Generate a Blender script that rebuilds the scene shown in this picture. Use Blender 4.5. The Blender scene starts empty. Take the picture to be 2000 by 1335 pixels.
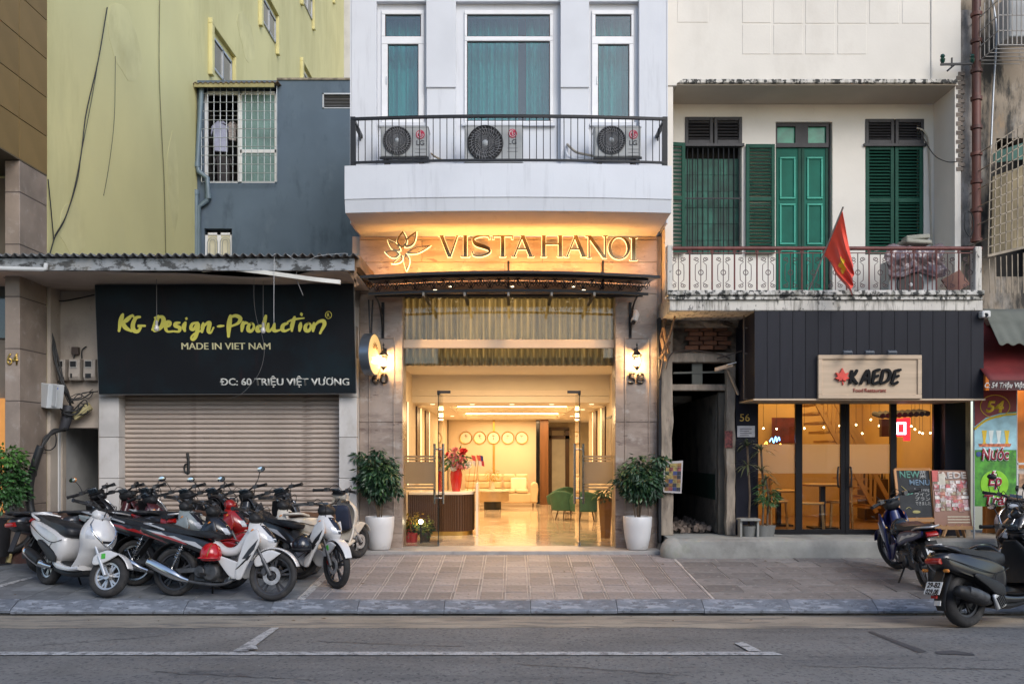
import bpy, bmesh, math, random
from mathutils import Vector, Matrix, Euler
R = math.radians
random.seed(7)
S = bpy.context.scene
COL = S.collection

# ---------------------------------------------------------------- camera
FPX, CD, CH, HY = 1820.0, 14.0, 1.5, 882.0
cam = bpy.data.cameras.new('camera'); cam_o = bpy.data.objects.new('camera', cam); COL.objects.link(cam_o)
cam_o.location = (0, -CD, CH); cam_o.rotation_euler = (R(90), 0, 0)
cam.sensor_width = 36; cam.lens = 36 * FPX / 2000; cam.shift_y = (HY - 667.5) / 2000
cam.clip_start = 0.1; cam.clip_end = 500
S.camera = cam_o
# ---------------------------------------------------------------- sky and sun
w = bpy.data.worlds.new('World'); S.world = w; w.use_nodes = True
nt = w.node_tree; nt.nodes.clear()
sky = nt.nodes.new('ShaderNodeTexSky'); sky.sky_type = 'NISHITA'; sky.sun_disc = False
SUN_EL, SUN_AZ = 34, 28          # degrees; azimuth measured from behind the camera, negative = from the left
sky.sun_elevation = R(SUN_EL); sky.sun_rotation = R(180 - SUN_AZ) ; sky.air_density = 1.0; sky.dust_density = 1.2; sky.ozone_density = 2.0
bg = nt.nodes.new('ShaderNodeBackground'); bg.inputs[1].default_value = 0.15
wo = nt.nodes.new('ShaderNodeOutputWorld')
nt.links.new(sky.outputs[0], bg.inputs[0]); nt.links.new(bg.outputs[0], wo.inputs[0])
sun = bpy.data.lights.new('sun', 'SUN'); sun.energy = 1.0; sun.angle = R(30); sun.color = (1.0, .97, .93)
sun_o = bpy.data.objects.new('sun', sun); COL.objects.link(sun_o)
_d = Vector((math.sin(R(SUN_AZ)) * math.cos(R(SUN_EL)), -math.cos(R(SUN_AZ)) * math.cos(R(SUN_EL)), math.sin(R(SUN_EL))))
sun_o.rotation_euler = _d.to_track_quat('Z', 'Y').to_euler()
sun_o.location = (-10, -12, 20)
S.view_settings.view_transform = 'Standard'; S.view_settings.look = 'None'
S.view_settings.exposure = 0.66; S.view_settings.gamma = 1.0
S.render.engine = 'CYCLES'
S.cycles.use_denoising = True
S.cycles.max_bounces = 8; S.cycles.transparent_max_bounces = 16; S.cycles.caustics_reflective = False; S.cycles.caustics_refractive = False
S.cycles.sample_clamp_indirect = 4.0

# ---------------------------------------------------------------- helpers
def X(px, Y): return (px - 1000.0) * (CD + Y) / FPX
def Z(py, Y): return CH - (py - HY) * (CD + Y) / FPX
def P(px, py, Y): return Vector((X(px, Y), Y, Z(py, Y)))
SL = 0.065
def gz(Y): return SL * Y if Y < 0 else 0.0           # pavement level
def rz(Y): return -0.36 + 0.043 * (-3.44 - Y)        # road level

def tag(o, label=None, cat=None, group=None, kind=None):
    if label: o['label'] = label
    if cat: o['category'] = cat
    if group: o['group'] = group
    if kind: o['kind'] = kind
    return o
def thing(name, label, cat, loc=(0, 0, 0), rz_=0, group=None, kind=None, rot=None):
    o = bpy.data.objects.new(name, None); COL.objects.link(o); o.empty_display_size = .1
    o.location = loc; o.rotation_euler = rot if rot else (0, 0, rz_)
    return tag(o, label, cat, group, kind)
def copy_tree(o, parent=None):
    c = o.copy(); COL.objects.link(c); c.parent = parent
    for ch in list(o.children): copy_tree(ch, c)
    return c

class MB:
    def __init__(s): s.v = []; s.f = []
    def add(s, vs, fs):
        b = len(s.v); s.v += [tuple(p) for p in vs]; s.f += [tuple(i + b for i in f) for f in fs]; return s
    def box(s, x0, x1, y0, y1, z0, z1):
        x0, x1 = min(x0, x1), max(x0, x1); y0, y1 = min(y0, y1), max(y0, y1); z0, z1 = min(z0, z1), max(z0, z1)
        return s.add([(x0,y0,z0),(x1,y0,z0),(x1,y1,z0),(x0,y1,z0),(x0,y0,z1),(x1,y0,z1),(x1,y1,z1),(x0,y1,z1)],
                     [(0,3,2,1),(4,5,6,7),(0,1,5,4),(1,2,6,5),(2,3,7,6),(3,0,4,7)])
    def obox(s, c, size, rot=(0, 0, 0)):
        m = Euler(rot).to_matrix(); c = Vector(c); h = [q / 2 for q in size]
        vs = [c + m @ Vector((sx*h[0], sy*h[1], sz*h[2])) for sz in (-1, 1) for sx, sy in ((-1,-1),(1,-1),(1,1),(-1,1))]
        return s.add(vs, [(0,3,2,1),(4,5,6,7),(0,1,5,4),(1,2,6,5),(2,3,7,6),(3,0,4,7)])
    def bar(s, p0, p1, w_, h_=None, up=(0, 0, 1)):
        p0, p1 = Vector(p0), Vector(p1); h_ = h_ or w_; d = (p1 - p0).normalized(); u = Vector(up)
        if abs(d.dot(u)) > .98: u = Vector((0, 1, 0))
        a = d.cross(u).normalized(); b = a.cross(d)
        vs = [p + a*sx*w_/2 + b*sz*h_/2 for p in (p0, p1) for sx, sz in ((-1,-1),(1,-1),(1,1),(-1,1))]
        return s.add(vs, [(0,3,2,1),(4,5,6,7),(0,1,5,4),(1,2,6,5),(2,3,7,6),(3,0,4,7)])
    def tube(s, pts, r, n=8, cap=True, closed=False):
        pts = [Vector(p) for p in pts]; m = len(pts); rr = r if isinstance(r, (list, tuple)) else [r] * m
        prev = None; rings = []
        for i, p in enumerate(pts):
            if closed: d = pts[(i+1) % m] - pts[i-1]
            else: d = pts[min(i+1, m-1)] - pts[max(i-1, 0)]
            d.normalize()
            if prev is None:
                u = Vector((0, 0, 1)) if abs(d.z) < .9 else Vector((1, 0, 0)); a = d.cross(u).normalized()
            else:
                a = prev - d * prev.dot(d)
                a = a.normalized() if a.length > 1e-6 else d.orthogonal().normalized()
            prev = a; b = d.cross(a)
            rings.append([p + (a*math.cos(2*math.pi*k/n) + b*math.sin(2*math.pi*k/n)) * rr[i] for k in range(n)])
        vs = [q for rg in rings for q in rg]; fs = []
        for i in range(m if closed else m - 1):
            j = (i + 1) % m
            for k in range(n): fs.append((i*n+k, i*n+(k+1) % n, j*n+(k+1) % n, j*n+k))
        if cap and not closed: fs += [tuple(range(n-1, -1, -1)), tuple((m-1)*n + k for k in range(n))]
        return s.add(vs, fs)
    def cyl(s, p0, p1, r, r2=None, n=16): return s.tube([p0, p1], [r, r if r2 is None else r2], n)
    def lathe(s, prof, n=24, o=(0, 0, 0), axis='z', arc=None, phase=0.0):
        o = Vector(o); vs = []; fs = []; m = len(prof)
        for k in range(n):
            t = 2*math.pi*k/n + phase; c, q = math.cos(t), math.sin(t)
            for (r_, h) in prof:
                vs.append(o + (Vector((r_*c, r_*q, h)) if axis == 'z' else Vector((r_*c, h, r_*q)) if axis == 'y' else Vector((h, r_*c, r_*q))))
        for k in range(n):
            j = (k + 1) % n
            for i in range(m - 1): fs.append((k*m+i, j*m+i, j*m+i+1, k*m+i+1))
        return s.add(vs, fs)
    def prism(s, poly, a0, a1, axis='y'):
        # poly: list of (u,v); axis y -> (u,a,v), x -> (a,u,v), z -> (u,v,a)
        f = {'y': lambda u, v, a: (u, a, v), 'x': lambda u, v, a: (a, u, v), 'z': lambda u, v, a: (u, v, a)}[axis]
        n = len(poly); vs = [f(u, v, a0) for u, v in poly] + [f(u, v, a1) for u, v in poly]
        fs = [tuple(range(n)), tuple(range(2*n-1, n-1, -1))] + [(i, i+n, (i+1) % n + n, (i+1) % n) for i in range(n)]
        return s.add(vs, fs)
    def loft(s, rings, cap=True, closed=False):
        n = len(rings[0]); vs = [q for rg in rings for q in rg]; fs = []; m = len(rings)
        for i in range(m if closed else m - 1):
            j = (i+1) % m
            for k in range(n): fs.append((i*n+k, i*n+(k+1) % n, j*n+(k+1) % n, j*n+k))
        if cap and not closed: fs += [tuple(range(n-1, -1, -1)), tuple((m-1)*n+k for k in range(n))]
        return s.add(vs, fs)
    def grid(s, fn, nu, nv):
        vs = [fn(i/nu, j/nv) for j in range(nv+1) for i in range(nu+1)]
        return s.add(vs, [(j*(nu+1)+i, j*(nu+1)+i+1, (j+1)*(nu+1)+i+1, (j+1)*(nu+1)+i) for j in range(nv) for i in range(nu)])
    def ball(s, c, r, nu=16, nv=10, sc=(1, 1, 1)):
        prof = [(r*math.sin(math.pi*j/nv), -r*math.cos(math.pi*j/nv)) for j in range(nv+1)]
        b = len(s.v); s.lathe(prof, nu)
        for i in range(b, len(s.v)):
            v = s.v[i]; s.v[i] = (c[0]+v[0]*sc[0], c[1]+v[1]*sc[1], c[2]+v[2]*sc[2])
        return s
    def mesh(s, name):
        me = bpy.data.meshes.new(name); me.from_pydata(s.v, [], s.f); 
        bm = bmesh.new(); bm.from_mesh(me); bmesh.ops.recalc_face_normals(bm, faces=bm.faces); bm.to_mesh(me); bm.free()
        me.update(); return me
    def build(s, name, mat, parent=None, smooth=None, bevel=0, seg=1, solid=0, sub=0, local=False):
        if parent is not None and not local:
            wl = Vector((0, 0, 0)); q = parent
            while q is not None: wl += Vector(q.location); q = q.parent
            s.v = [tuple(Vector(p) - wl) for p in s.v]
        me = s.mesh(name); o = bpy.data.objects.new(name, me); COL.objects.link(o)
        if mat is not None: me.materials.append(mat)
        if parent is not None: o.parent = parent
        fin(o, smooth, bevel, seg, solid, sub); return o
def fin(o, smooth=None, bevel=0, seg=1, solid=0, sub=0):
    if solid:
        m = o.modifiers.new('solid', 'SOLIDIFY'); m.thickness = solid; m.offset = 0
    if bevel:
        m = o.modifiers.new('bevel', 'BEVEL'); m.width = bevel; m.segments = seg; m.limit_method = 'ANGLE'; m.angle_limit = R(40)
    if sub:
        m = o.modifiers.new('sub', 'SUBSURF'); m.levels = sub; m.render_levels = sub
    if smooth:
        o.data.shade_smooth()
        if smooth is not True: o.data.set_sharp_from_angle(angle=R(smooth))
def link(name, me, parent, loc=(0, 0, 0), rot=(0, 0, 0), scale=None):
    o = bpy.data.objects.new(name, me); COL.objects.link(o); o.parent = parent; o.location = loc; o.rotation_euler = rot
    if scale: o.scale = scale
    return o
def wloc(parent):
    wl = Vector((0, 0, 0)); q = parent
    while q is not None: wl += Vector(q.location); q = q.parent
    return wl
def ring(c, r, n=24, ax='y', r2=None):
    r2 = r2 or r; c = Vector(c); out = []
    for k in range(n):
        a = 2*math.pi*k/n; u, v = r*math.cos(a), r2*math.sin(a)
        out.append(c + (Vector((u, 0, v)) if ax == 'y' else Vector((0, u, v)) if ax == 'x' else Vector((u, v, 0))))
    return out
def text_mesh(body, size, bold=0.0, shear=0.0, extrude=0.0, space=1.0, align='LEFT', wscale=1.0):
    c = bpy.data.curves.new('lettering', 'FONT'); c.body = body; c.size = size; c.offset = bold; c.shear = shear
    c.extrude = extrude; c.space_character = space; c.align_x = align; c.resolution_u = 4
    o = bpy.data.objects.new('lettering', c); COL.objects.link(o)
    me = bpy.data.meshes.new_from_object(o.evaluated_get(bpy.context.evaluated_depsgraph_get()))
    bpy.data.objects.remove(o); bpy.data.curves.remove(c)
    me.name = 'lettering'
    if wscale != 1: me.transform(Matrix.Diagonal((wscale, 1, 1, 1)))
    return me
def text(body, mat, parent, loc, h, width=None, bold=0.0, shear=0.0, ext=0.004, space=1.0, name='lettering', rot=(90, 0, 0), align='l', local=False, fat=0.0):
    """letters h metres tall (cap height), fitted to width, baseline start (or centre) at world loc, facing the street"""
    me = text_mesh(body, 1.0, bold, shear, 0.0, space)
    xs = [v.co.x for v in me.vertices]; ww = max(xs) - min(xs); x0 = min(xs)
    s = h / 0.72; sx = width / ww if width else s
    me.transform(Matrix.Translation((-x0 - (ww/2 if align == 'c' else 0), 0, 0)))
    me.transform(Matrix.Diagonal((sx, s, 1, 1)))
    bm = bmesh.new(); bm.from_mesh(me)
    if fat:
        src = bm.faces[:] + bm.verts[:] + bm.edges[:]
        for k_ in (-1, 1):
            d_ = bmesh.ops.duplicate(bm, geom=src); bmesh.ops.translate(bm, vec=(k_*fat, 0, .0003*(k_+2)), verts=[g for g in d_['geom'] if isinstance(g, bmesh.types.BMVert)])
    if ext:
        r_ = bmesh.ops.extrude_face_region(bm, geom=bm.faces[:])
        bmesh.ops.translate(bm, vec=(0, 0, ext), verts=[g for g in r_['geom'] if isinstance(g, bmesh.types.BMVert)])
    bmesh.ops.recalc_face_normals(bm, faces=bm.faces)
    bm.to_mesh(me); bm.free(); me.materials.clear(); me.materials.append(mat)
    o = bpy.data.objects.new(name, me); COL.objects.link(o); o.parent = parent
    o.location = Vector(loc) - (Vector((0, 0, 0)) if local else wloc(parent)); o.rotation_euler = tuple(R(a) for a in rot)
    return o

# ---------------------------------------------------------------- materials
MATS = {}
def lin(c):
    if isinstance(c, str):
        c = [int(c[i:i+2], 16) / 255 for i in (0, 2, 4)]
        c = [q / 12.92 if q < .04045 else ((q + .055) / 1.055) ** 2.4 for q in c]
    elif isinstance(c, (int, float)): c = [c] * 3
    return (*c[:3], 1.0)
def M(name, color, rough=.6, metal=0.0, var=.12, scale=3.0, bump=0.0, bscale=40.0, dirt=None, coat=0.0, spec=.5, rnd=0.0, stretch=None, emit=None, estr=0.0, rvar=.0, trans=0.0, detail=4.0):
    """procedural surface: base colour with noise variation, optional dirt=(colour, amount 0..1, scale, (sx,sy,sz)), fine bump, per-object random tint"""
    if name in MATS: return MATS[name]
    m = bpy.data.materials.new(name); m.use_nodes = True; MATS[name] = m
    n = m.node_tree.nodes; l = m.node_tree.links; b = n['Principled BSDF']
    co = n.new('ShaderNodeTexCoord'); base = lin(color)
    vec = co.outputs['Object']
    if stretch:
        mp = n.new('ShaderNodeMapping'); mp.inputs['Scale'].default_value = stretch; l.new(vec, mp.inputs[0]); svec = mp.outputs[0]
    else: svec = vec
    no = n.new('ShaderNodeTexNoise'); no.inputs['Scale'].default_value = scale; no.inputs['Detail'].default_value = detail; l.new(svec, no.inputs['Vector'])
    mr = n.new('ShaderNodeMapRange'); mr.inputs['From Min'].default_value = .3; mr.inputs['From Max'].default_value = .7
    mr.inputs['To Min'].default_value = 1 - var; mr.inputs['To Max'].default_value = 1 + var; l.new(no.outputs[0], mr.inputs[0])
    fac = mr.outputs[0]
    if rnd:
        oi = n.new('ShaderNodeObjectInfo'); r2 = n.new('ShaderNodeMapRange'); r2.inputs['To Min'].default_value = 1 - rnd; r2.inputs['To Max'].default_value = 1 + rnd
        l.new(oi.outputs['Random'], r2.inputs[0]); mu = n.new('ShaderNodeMath'); mu.operation = 'MULTIPLY'; l.new(fac, mu.inputs[0]); l.new(r2.outputs[0], mu.inputs[1]); fac = mu.outputs[0]
    vm = n.new('ShaderNodeVectorMath'); vm.operation = 'SCALE'; vm.inputs[0].default_value = base[:3]; l.new(fac, vm.inputs['Scale'])
    colr = vm.outputs[0]
    for dd in ([dirt] if dirt and not isinstance(dirt, list) else (dirt or [])):
        dc, da, ds, dst = dd[:4]
        mp = n.new('ShaderNodeMapping'); mp.inputs['Scale'].default_value = dst; l.new(vec, mp.inputs[0])
        dn = n.new('ShaderNodeTexNoise'); dn.inputs['Scale'].default_value = ds; dn.inputs['Detail'].default_value = 8; dn.inputs['Roughness'].default_value = .65; l.new(mp.outputs[0], dn.inputs['Vector'])
        dr = n.new('ShaderNodeMapRange'); th = dd[4] if len(dd) > 4 else .5
        dr.inputs['From Min'].default_value = th; dr.inputs['From Max'].default_value = th + (dd[5] if len(dd) > 5 else .2); dr.inputs['To Max'].default_value = da; l.new(dn.outputs[0], dr.inputs[0])
        mx = n.new('ShaderNodeMix'); mx.data_type = 'RGBA'; l.new(dr.outputs[0], mx.inputs[0]); l.new(colr, mx.inputs[6]); mx.inputs[7].default_value = lin(dc); colr = mx.outputs[2]
    l.new(colr, b.inputs['Base Color'])
    b.inputs['Roughness'].default_value = rough; b.inputs['Metallic'].default_value = metal
    b.inputs['Specular IOR Level'].default_value = spec; b.inputs['Coat Weight'].default_value = coat; b.inputs['Coat Roughness'].default_value = .08
    if trans: b.inputs['Transmission Weight'].default_value = trans
    if rvar:
        rr = n.new('ShaderNodeMapRange'); rr.inputs['From Min'].default_value = .3; rr.inputs['From Max'].default_value = .7
        rr.inputs['To Min'].default_value = max(.02, rough - rvar); rr.inputs['To Max'].default_value = min(1, rough + rvar); l.new(no.outputs[0], rr.inputs[0]); l.new(rr.outputs[0], b.inputs['Roughness'])
    if bump:
        bn = n.new('ShaderNodeTexNoise'); bn.inputs['Scale'].default_value = bscale; bn.inputs['Detail'].default_value = 5; l.new(svec, bn.inputs['Vector'])
        bp = n.new('ShaderNodeBump'); bp.inputs['Strength'].default_value = min(1, bump); bp.inputs['Distance'].default_value = .01; l.new(bn.outputs[0], bp.inputs['Height']); l.new(bp.outputs[0], b.inputs['Normal'])
    if emit is not None:
        b.inputs['Emission Color'].default_value = lin(emit); b.inputs['Emission Strength'].default_value = estr
    return m
def glass(name, tint=(1, 1, 1), refl=1.0, rough=0.0, ior=1.5):
    if name in MATS: return MATS[name]
    m = bpy.data.materials.new(name); m.use_nodes = True; MATS[name] = m
    n = m.node_tree.nodes; l = m.node_tree.links; n.remove(n['Principled BSDF']); out = n['Material Output']
    t = n.new('ShaderNodeBsdfTransparent'); t.inputs[0].default_value = (*tint, 1)
    g = n.new('ShaderNodeBsdfGlossy'); g.inputs['Roughness'].default_value = rough
    f = n.new('ShaderNodeFresnel'); f.inputs[0].default_value = ior
    mu = n.new('ShaderNodeMath'); mu.operation = 'MULTIPLY'; mu.inputs[1].default_value = refl; mu.use_clamp = True; l.new(f.outputs[0], mu.inputs[0])
    mx = n.new('ShaderNodeMixShader'); l.new(mu.outputs[0], mx.inputs[0]); l.new(t.outputs[0], mx.inputs[1]); l.new(g.outputs[0], mx.inputs[2]); l.new(mx.outputs[0], out.inputs[0])
    return m
def glow(name, color, strength):
    if name in MATS: return MATS[name]
    m = bpy.data.materials.new(name); m.use_nodes = True; MATS[name] = m
    n = m.node_tree.nodes; b = n['Principled BSDF']; b.inputs['Base Color'].default_value = lin(color)
    b.inputs['Emission Color'].default_value = lin(color); b.inputs['Emission Strength'].default_value = strength
    return m
def lamp(name, kind, loc, energy, color, size=.2, rot=(0, 0, 0), parent=None, size_y=None, spot=None):
    L = bpy.data.lights.new(name, kind); L.energy = energy; L.color = color
    if kind == 'AREA':
        L.size = size
        if size_y: L.shape = 'RECTANGLE'; L.size_y = size_y
    else: L.shadow_soft_size = size
    if spot: L.spot_size = R(spot); L.spot_blend = .6
    o = bpy.data.objects.new(name, L); COL.objects.link(o); o.rotation_euler = rot
    o.location = Vector(loc) - (wloc(parent) if parent else Vector((0, 0, 0))); o.parent = parent
    return o
WARM = (1.0, .62, .30)
def leafy(name, mat, parent, centre, rad, n, leaf, seed=1, shape=None, world=True, droop=.3, aspect=.42, fold=.18):
    """many separate leaf blades spread through a crown volume"""
    rg = random.Random(seed); b = MB(); c0 = Vector(centre)
    for i in range(n):
        while True:
            p = Vector((rg.uniform(-1, 1), rg.uniform(-1, 1), rg.uniform(-1, 1)))
            if p.length <= 1 and p.length > .25 and (rg.random() < p.length ** 1.5): break
        # clumping
        k = .70 + .30 * math.sin(p.x*7+seed) * math.sin(p.y*6+1.3) * math.sin(p.z*8+seed*.7)
        q = Vector((p.x*rad[0], p.y*rad[1], p.z*rad[2])) * k
        if shape: q = shape(q, rg)
        d = Vector((p.x, p.y, p.z*.5 - droop)).normalized() + Vector((rg.gauss(0, .35), rg.gauss(0, .35), rg.gauss(0, .3))); d.normalize()
        L = leaf * rg.uniform(.65, 1.25); sd = d.cross(Vector((0, 0, 1)))
        sd = (sd.normalized() if sd.length > .01 else Vector((1, 0, 0))); sd = (Matrix.Rotation(rg.gauss(0, .6), 3, d) @ sd)
        nn = d.cross(sd); o = c0 + q; wv = L * aspect
        tip = o + d*L - nn*L*.18*(1 if nn.z > 0 else -1); up = nn * (L*fold)
        b.add([o, o + d*L*.45 + sd*wv/2 + up*.5, tip, o + d*L*.45 - sd*wv/2 + up*.5, o + d*L*.5], [(0, 1, 4), (1, 2, 4), (0, 4, 3), (4, 2, 3)])
    return b.build(name, mat, parent, local=not world)
# ================================================================ ground
def wall_holes(x0, x1, z0, z1, y0, y1, holes):
    """wall slab facing -Y with rectangular openings (hx0,hx1,hz0,hz1), reveals included"""
    xs = sorted(set([x0, x1] + [min(max(h[i], x0), x1) for h in holes for i in (0, 1)]))
    zs = sorted(set([z0, z1] + [min(max(h[i], z0), z1) for h in holes for i in (2, 3)]))
    b = MB(); nx, nz = len(xs), len(zs)
    vs = [(x, y, z) for y in (y0, y1) for z in zs for x in xs]
    idx = lambda k, i, j: k*nx*nz + j*nx + i
    def solid(i, j):
        if i < 0 or j < 0 or i >= nx-1 or j >= nz-1: return False
        cx, cz = (xs[i]+xs[i+1])/2, (zs[j]+zs[j+1])/2
        return not any(h[0] < cx < h[1] and h[2] < cz < h[3] for h in holes)
    fs = []
    for i in range(nx-1):
        for j in range(nz-1):
            if not solid(i, j): continue
            fs.append((idx(0,i,j), idx(0,i+1,j), idx(0,i+1,j+1), idx(0,i,j+1)))
            fs.append((idx(1,i,j+1), idx(1,i+1,j+1), idx(1,i+1,j), idx(1,i,j)))
            if not solid(i-1, j): fs.append((idx(0,i,j), idx(0,i,j+1), idx(1,i,j+1), idx(1,i,j)))
            if not solid(i+1, j): fs.append((idx(0,i+1,j), idx(1,i+1,j), idx(1,i+1,j+1), idx(0,i+1,j+1)))
            if not solid(i, j-1): fs.append((idx(0,i,j), idx(1,i,j), idx(1,i+1,j), idx(0,i+1,j)))
            if not solid(i, j+1): fs.append((idx(0,i,j+1), idx(0,i+1,j+1), idx(1,i+1,j+1), idx(1,i,j+1)))
    return b.add(vs, fs)

m_mortar = M('mortar', (.46, .43, .40), .9, var=.25, scale=6, bump=.3)
m_tile_pink = M('tile_pink', (.24, .222, .222), .7, var=.25, scale=4, rnd=.27, bump=.35, bscale=60, dirt=[((.11, .10, .10), .7, 7, (1, 1, 1), .51, .12), ((.45, .42, .41), .55, 14, (.4, 2, 1), .55, .1)])
m_tile_grey = M('tile_grey', (.165, .175, .185), .65, var=.22, scale=4, rnd=.2, bump=.3, bscale=60, dirt=((.32, .32, .32), .45, 8, (1, 1, 1), .52, .2))
m_slab = M('stone_slab', (.20, .19, .185), .7, var=.25, scale=3, rnd=.22, bump=.4, bscale=45, dirt=[((.09, .087, .087), .7, 6, (1, 1, 1), .5, .12), ((.38, .36, .34), .6, 12, (1, 1, 1), .56, .08)])
m_kerb = M('kerb_stone', (.145, .16, .185), .65, var=.25, scale=5, rnd=.12, bump=.35, bscale=30, dirt=[((.34, .36, .40), .7, 7, (.6, 2, 2), .52, .08), ((.05, .05, .055), .8, 9, (1, 1, 1), .56, .08)])
m_asphalt = M('asphalt', (.195, .188, .178), .9, var=.2, scale=1.2, spec=.25, bump=.5, bscale=220, detail=10, dirt=[((.20, .198, .195), .6, 1.3, (.25, 1.8, 1), .48, .2), ((.085, .085, .09), .6, .8, (.3, 1.2, 1), .55, .15), ((.075, .075, .08), .75, 26, (1, .7, 1), .53, .08), ((.34, .33, .32), .6, 34, (1, .6, 1), .60, .06), ((.06, .06, .063), .7, 3.5, (.5, 1, 1), .64, .05), ((.22, .21, .20), .5, 35, (.5, 2, 1), .66, .1)])
m_gutter = M('gutter_concrete', (.30, .262, .21), .9, var=.2, scale=2, bump=.5, bscale=80, dirt=[((.145, .135, .125), .8, 3.5, (.45, 1.8, 1), .5, .1), ((.10, .09, .08), .7, 18, (1, 1, 1), .6, .06), ((.38, .33, .26), .5, 5, (.4, 2, 1), .55, .2)])
m_paint = M('road_paint', (.46, .46, .455), .8, var=.15, scale=8, dirt=[((.13, .13, .135), .9, 14, (1, 1, 1), .50, .1), ((.13, .13, .135), .8, 50, (1, 1, 1), .52, .1)])

b = MB()
prof = [(-3.40, rz(-3.44)), (-8.2, rz(-8.2)), (-13.0, rz(-3.44)), ]
for (ya, za), (yb, zb) in zip(prof, prof[1:]):
    b.add([(-40, ya, za), (40, ya, za), (40, yb, zb), (-40, yb, zb)], [(0, 1, 2, 3)])
road = tag(b.build('road', m_asphalt), 'grey asphalt street with worn white parking lines', 'road', kind='structure')
# dusty concrete gutter apron with a ragged edge
b = MB(); n = 220; rg = random.Random(3)
row = []
for i in range(n+1):
    x = -14 + 28*i/n; e = -4.36 + .035*math.sin(x*1.7) + .03*math.sin(x*4.3+1) + rg.uniform(-.018, .018)
    row.append((x, e))
vs = [(x, -3.42, rz(-3.42)+.004) for x, e in row] + [(x, e, rz(e)+.004) for x, e in row]
b.add(vs, [(i, i+1, n+2+i, n+1+i) for i in range(n)])
gut = b.build('gutter', m_gutter); tag(gut, 'dusty sand coloured concrete gutter strip along the kerb', 'gutter', kind='structure')
def sheet(pts, lift): 
    return MB().add([(x, y, rz(y)+lift) for x, y in pts], [tuple(range(len(pts)))])
def G(px, py):      # a pixel on the road
    lo, hi = -13.0, -3.3
    for _ in range(50):
        m = (lo+hi)/2
        if HY + FPX*(CH-rz(m))/(CD+m) > py: lo = m
        else: hi = m
    return (X(px, lo), lo)
def Gp(px, py):     # a pixel on the pavement
    lo, hi = -3.6, 2.0
    for _ in range(50):
        m = (lo+hi)/2
        if HY + FPX*(CH-SL*m)/(CD+m) > py: lo = m
        else: hi = m
    return (X(px, lo), lo)
yl = G(1000, 1280)[1]; yh = G(1000, 1273.5)[1]; xe = G(1525, 1277)[0]
for xa, xb in ((-9, xe),):
    sheet([(xa, yl), (xb, yl), (xb - .03, yh), (xa, yh)], .009).build('lane_marking', m_paint, road)
sheet([G(455, 1273), G(484, 1273), G(545, 1227), G(530, 1227)], .013).build('lane_marking', m_paint, road)
sheet([G(455, 1272), G(498, 1260), G(504, 1270)], .017).build('lane_marking', m_paint, road)
sheet([G(1462, 1273), G(1488, 1273), G(1452, 1255), G(1434, 1257)], .013).build('lane_marking', m_paint, road)
m_tar = M('tar_seam', (.06, .06, .065), .7, var=.2, scale=10)
sheet([G(1695, 1234), G(1700, 1232), G(1810, 1272), G(1795, 1275)], .006).build('tar_seam', m_tar, road)
sheet([G(1826, 1272), G(1830, 1277), G(1905, 1280), G(1900, 1276), G(1860, 1270)], .006).build('tar_seam', m_tar, road)

rgc = random.Random(77)
for (ca, cb, n) in ((( 620, 1252), (905, 1262), 16), ((1010, 1296), (1330, 1318), 18), ((60, 1262), (330, 1240), 16), ((1560, 1300), (1990, 1308), 20), ((300, 1312), (640, 1330), 18)):
    pa_, pb_ = Vector((*G(*ca), 0)), Vector((*G(*cb), 0)); vs = []
    for i in range(n+1):
        p = pa_.lerp(pb_, i/n) + Vector((0, rgc.uniform(-.035, .035), 0)); ww = .004 + .006*rgc.random()
        vs += [(p.x, p.y-ww, rz(p.y-ww)+.005), (p.x, p.y+ww, rz(p.y+ww)+.005)]
    MB().add(vs, [(2*i, 2*i+2, 2*i+3, 2*i+1) for i in range(n)]).build('road_crack', m_tar, road)
# pavement bed + individually laid tiles
b = MB(); b.add([(-16, -3.2, gz(-3.2)-.007), (16, -3.2, gz(-3.2)-.007), (16, 0, -.007), (-16, 0, -.007), (16, .6, -.007), (-16, .6, -.007)], [(0, 1, 2, 3), (3, 2, 4, 5)])
pave = tag(b.build('pavement', m_mortar), 'stone tiled pavement between the kerb and the shopfronts', 'pavement', kind='structure')
def tile_mesh(name, w_, d_, mat, groove=False, th=.03):
    b = MB(); 
    if groove:
        b.box(-w_/2, w_/2-.036, -d_/2, d_/2, -th, 0); b.box(w_/2-.024, w_/2, -d_/2, d_/2, -th, -.001)
    else: b.box(-w_/2, w_/2, -d_/2, d_/2, -th, 0)
    me = b.mesh(name); me.materials.append(mat); return me
th_ = math.atan(SL)
tm = tile_mesh('paving_tile', .288, .39, m_tile_pink, True)
rg = random.Random(11)
for j in range(8):
    yc = -3.0 + .4*j
    for i in range(16):
        xc = -2.34 + .302*i + (rg.uniform(-.004, .004))
        o = link('paving_tile', tm, pave, (xc, yc, gz(yc) + rg.uniform(-.002, .002)), (th_ + rg.uniform(-.004, .004), rg.uniform(-.006, .006), rg.uniform(-.006, .006)))
tg = tile_mesh('paving_tile', .388, .448, m_tile_grey)
for j in range(7):
    yc = -2.97 + .457*j
    for i in range(13):
        xc = -2.70 - .396*i
        link('paving_tile', tg, pave, (xc, yc, gz(yc) + rg.uniform(-.003, .003)), (th_ + rg.uniform(-.005, .005), rg.uniform(-.008, .008), rg.uniform(-.01, .01)))
ts = [tile_mesh('paving_slab', w_, .39, m_slab) for w_ in (.43, .55, .68)]
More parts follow.
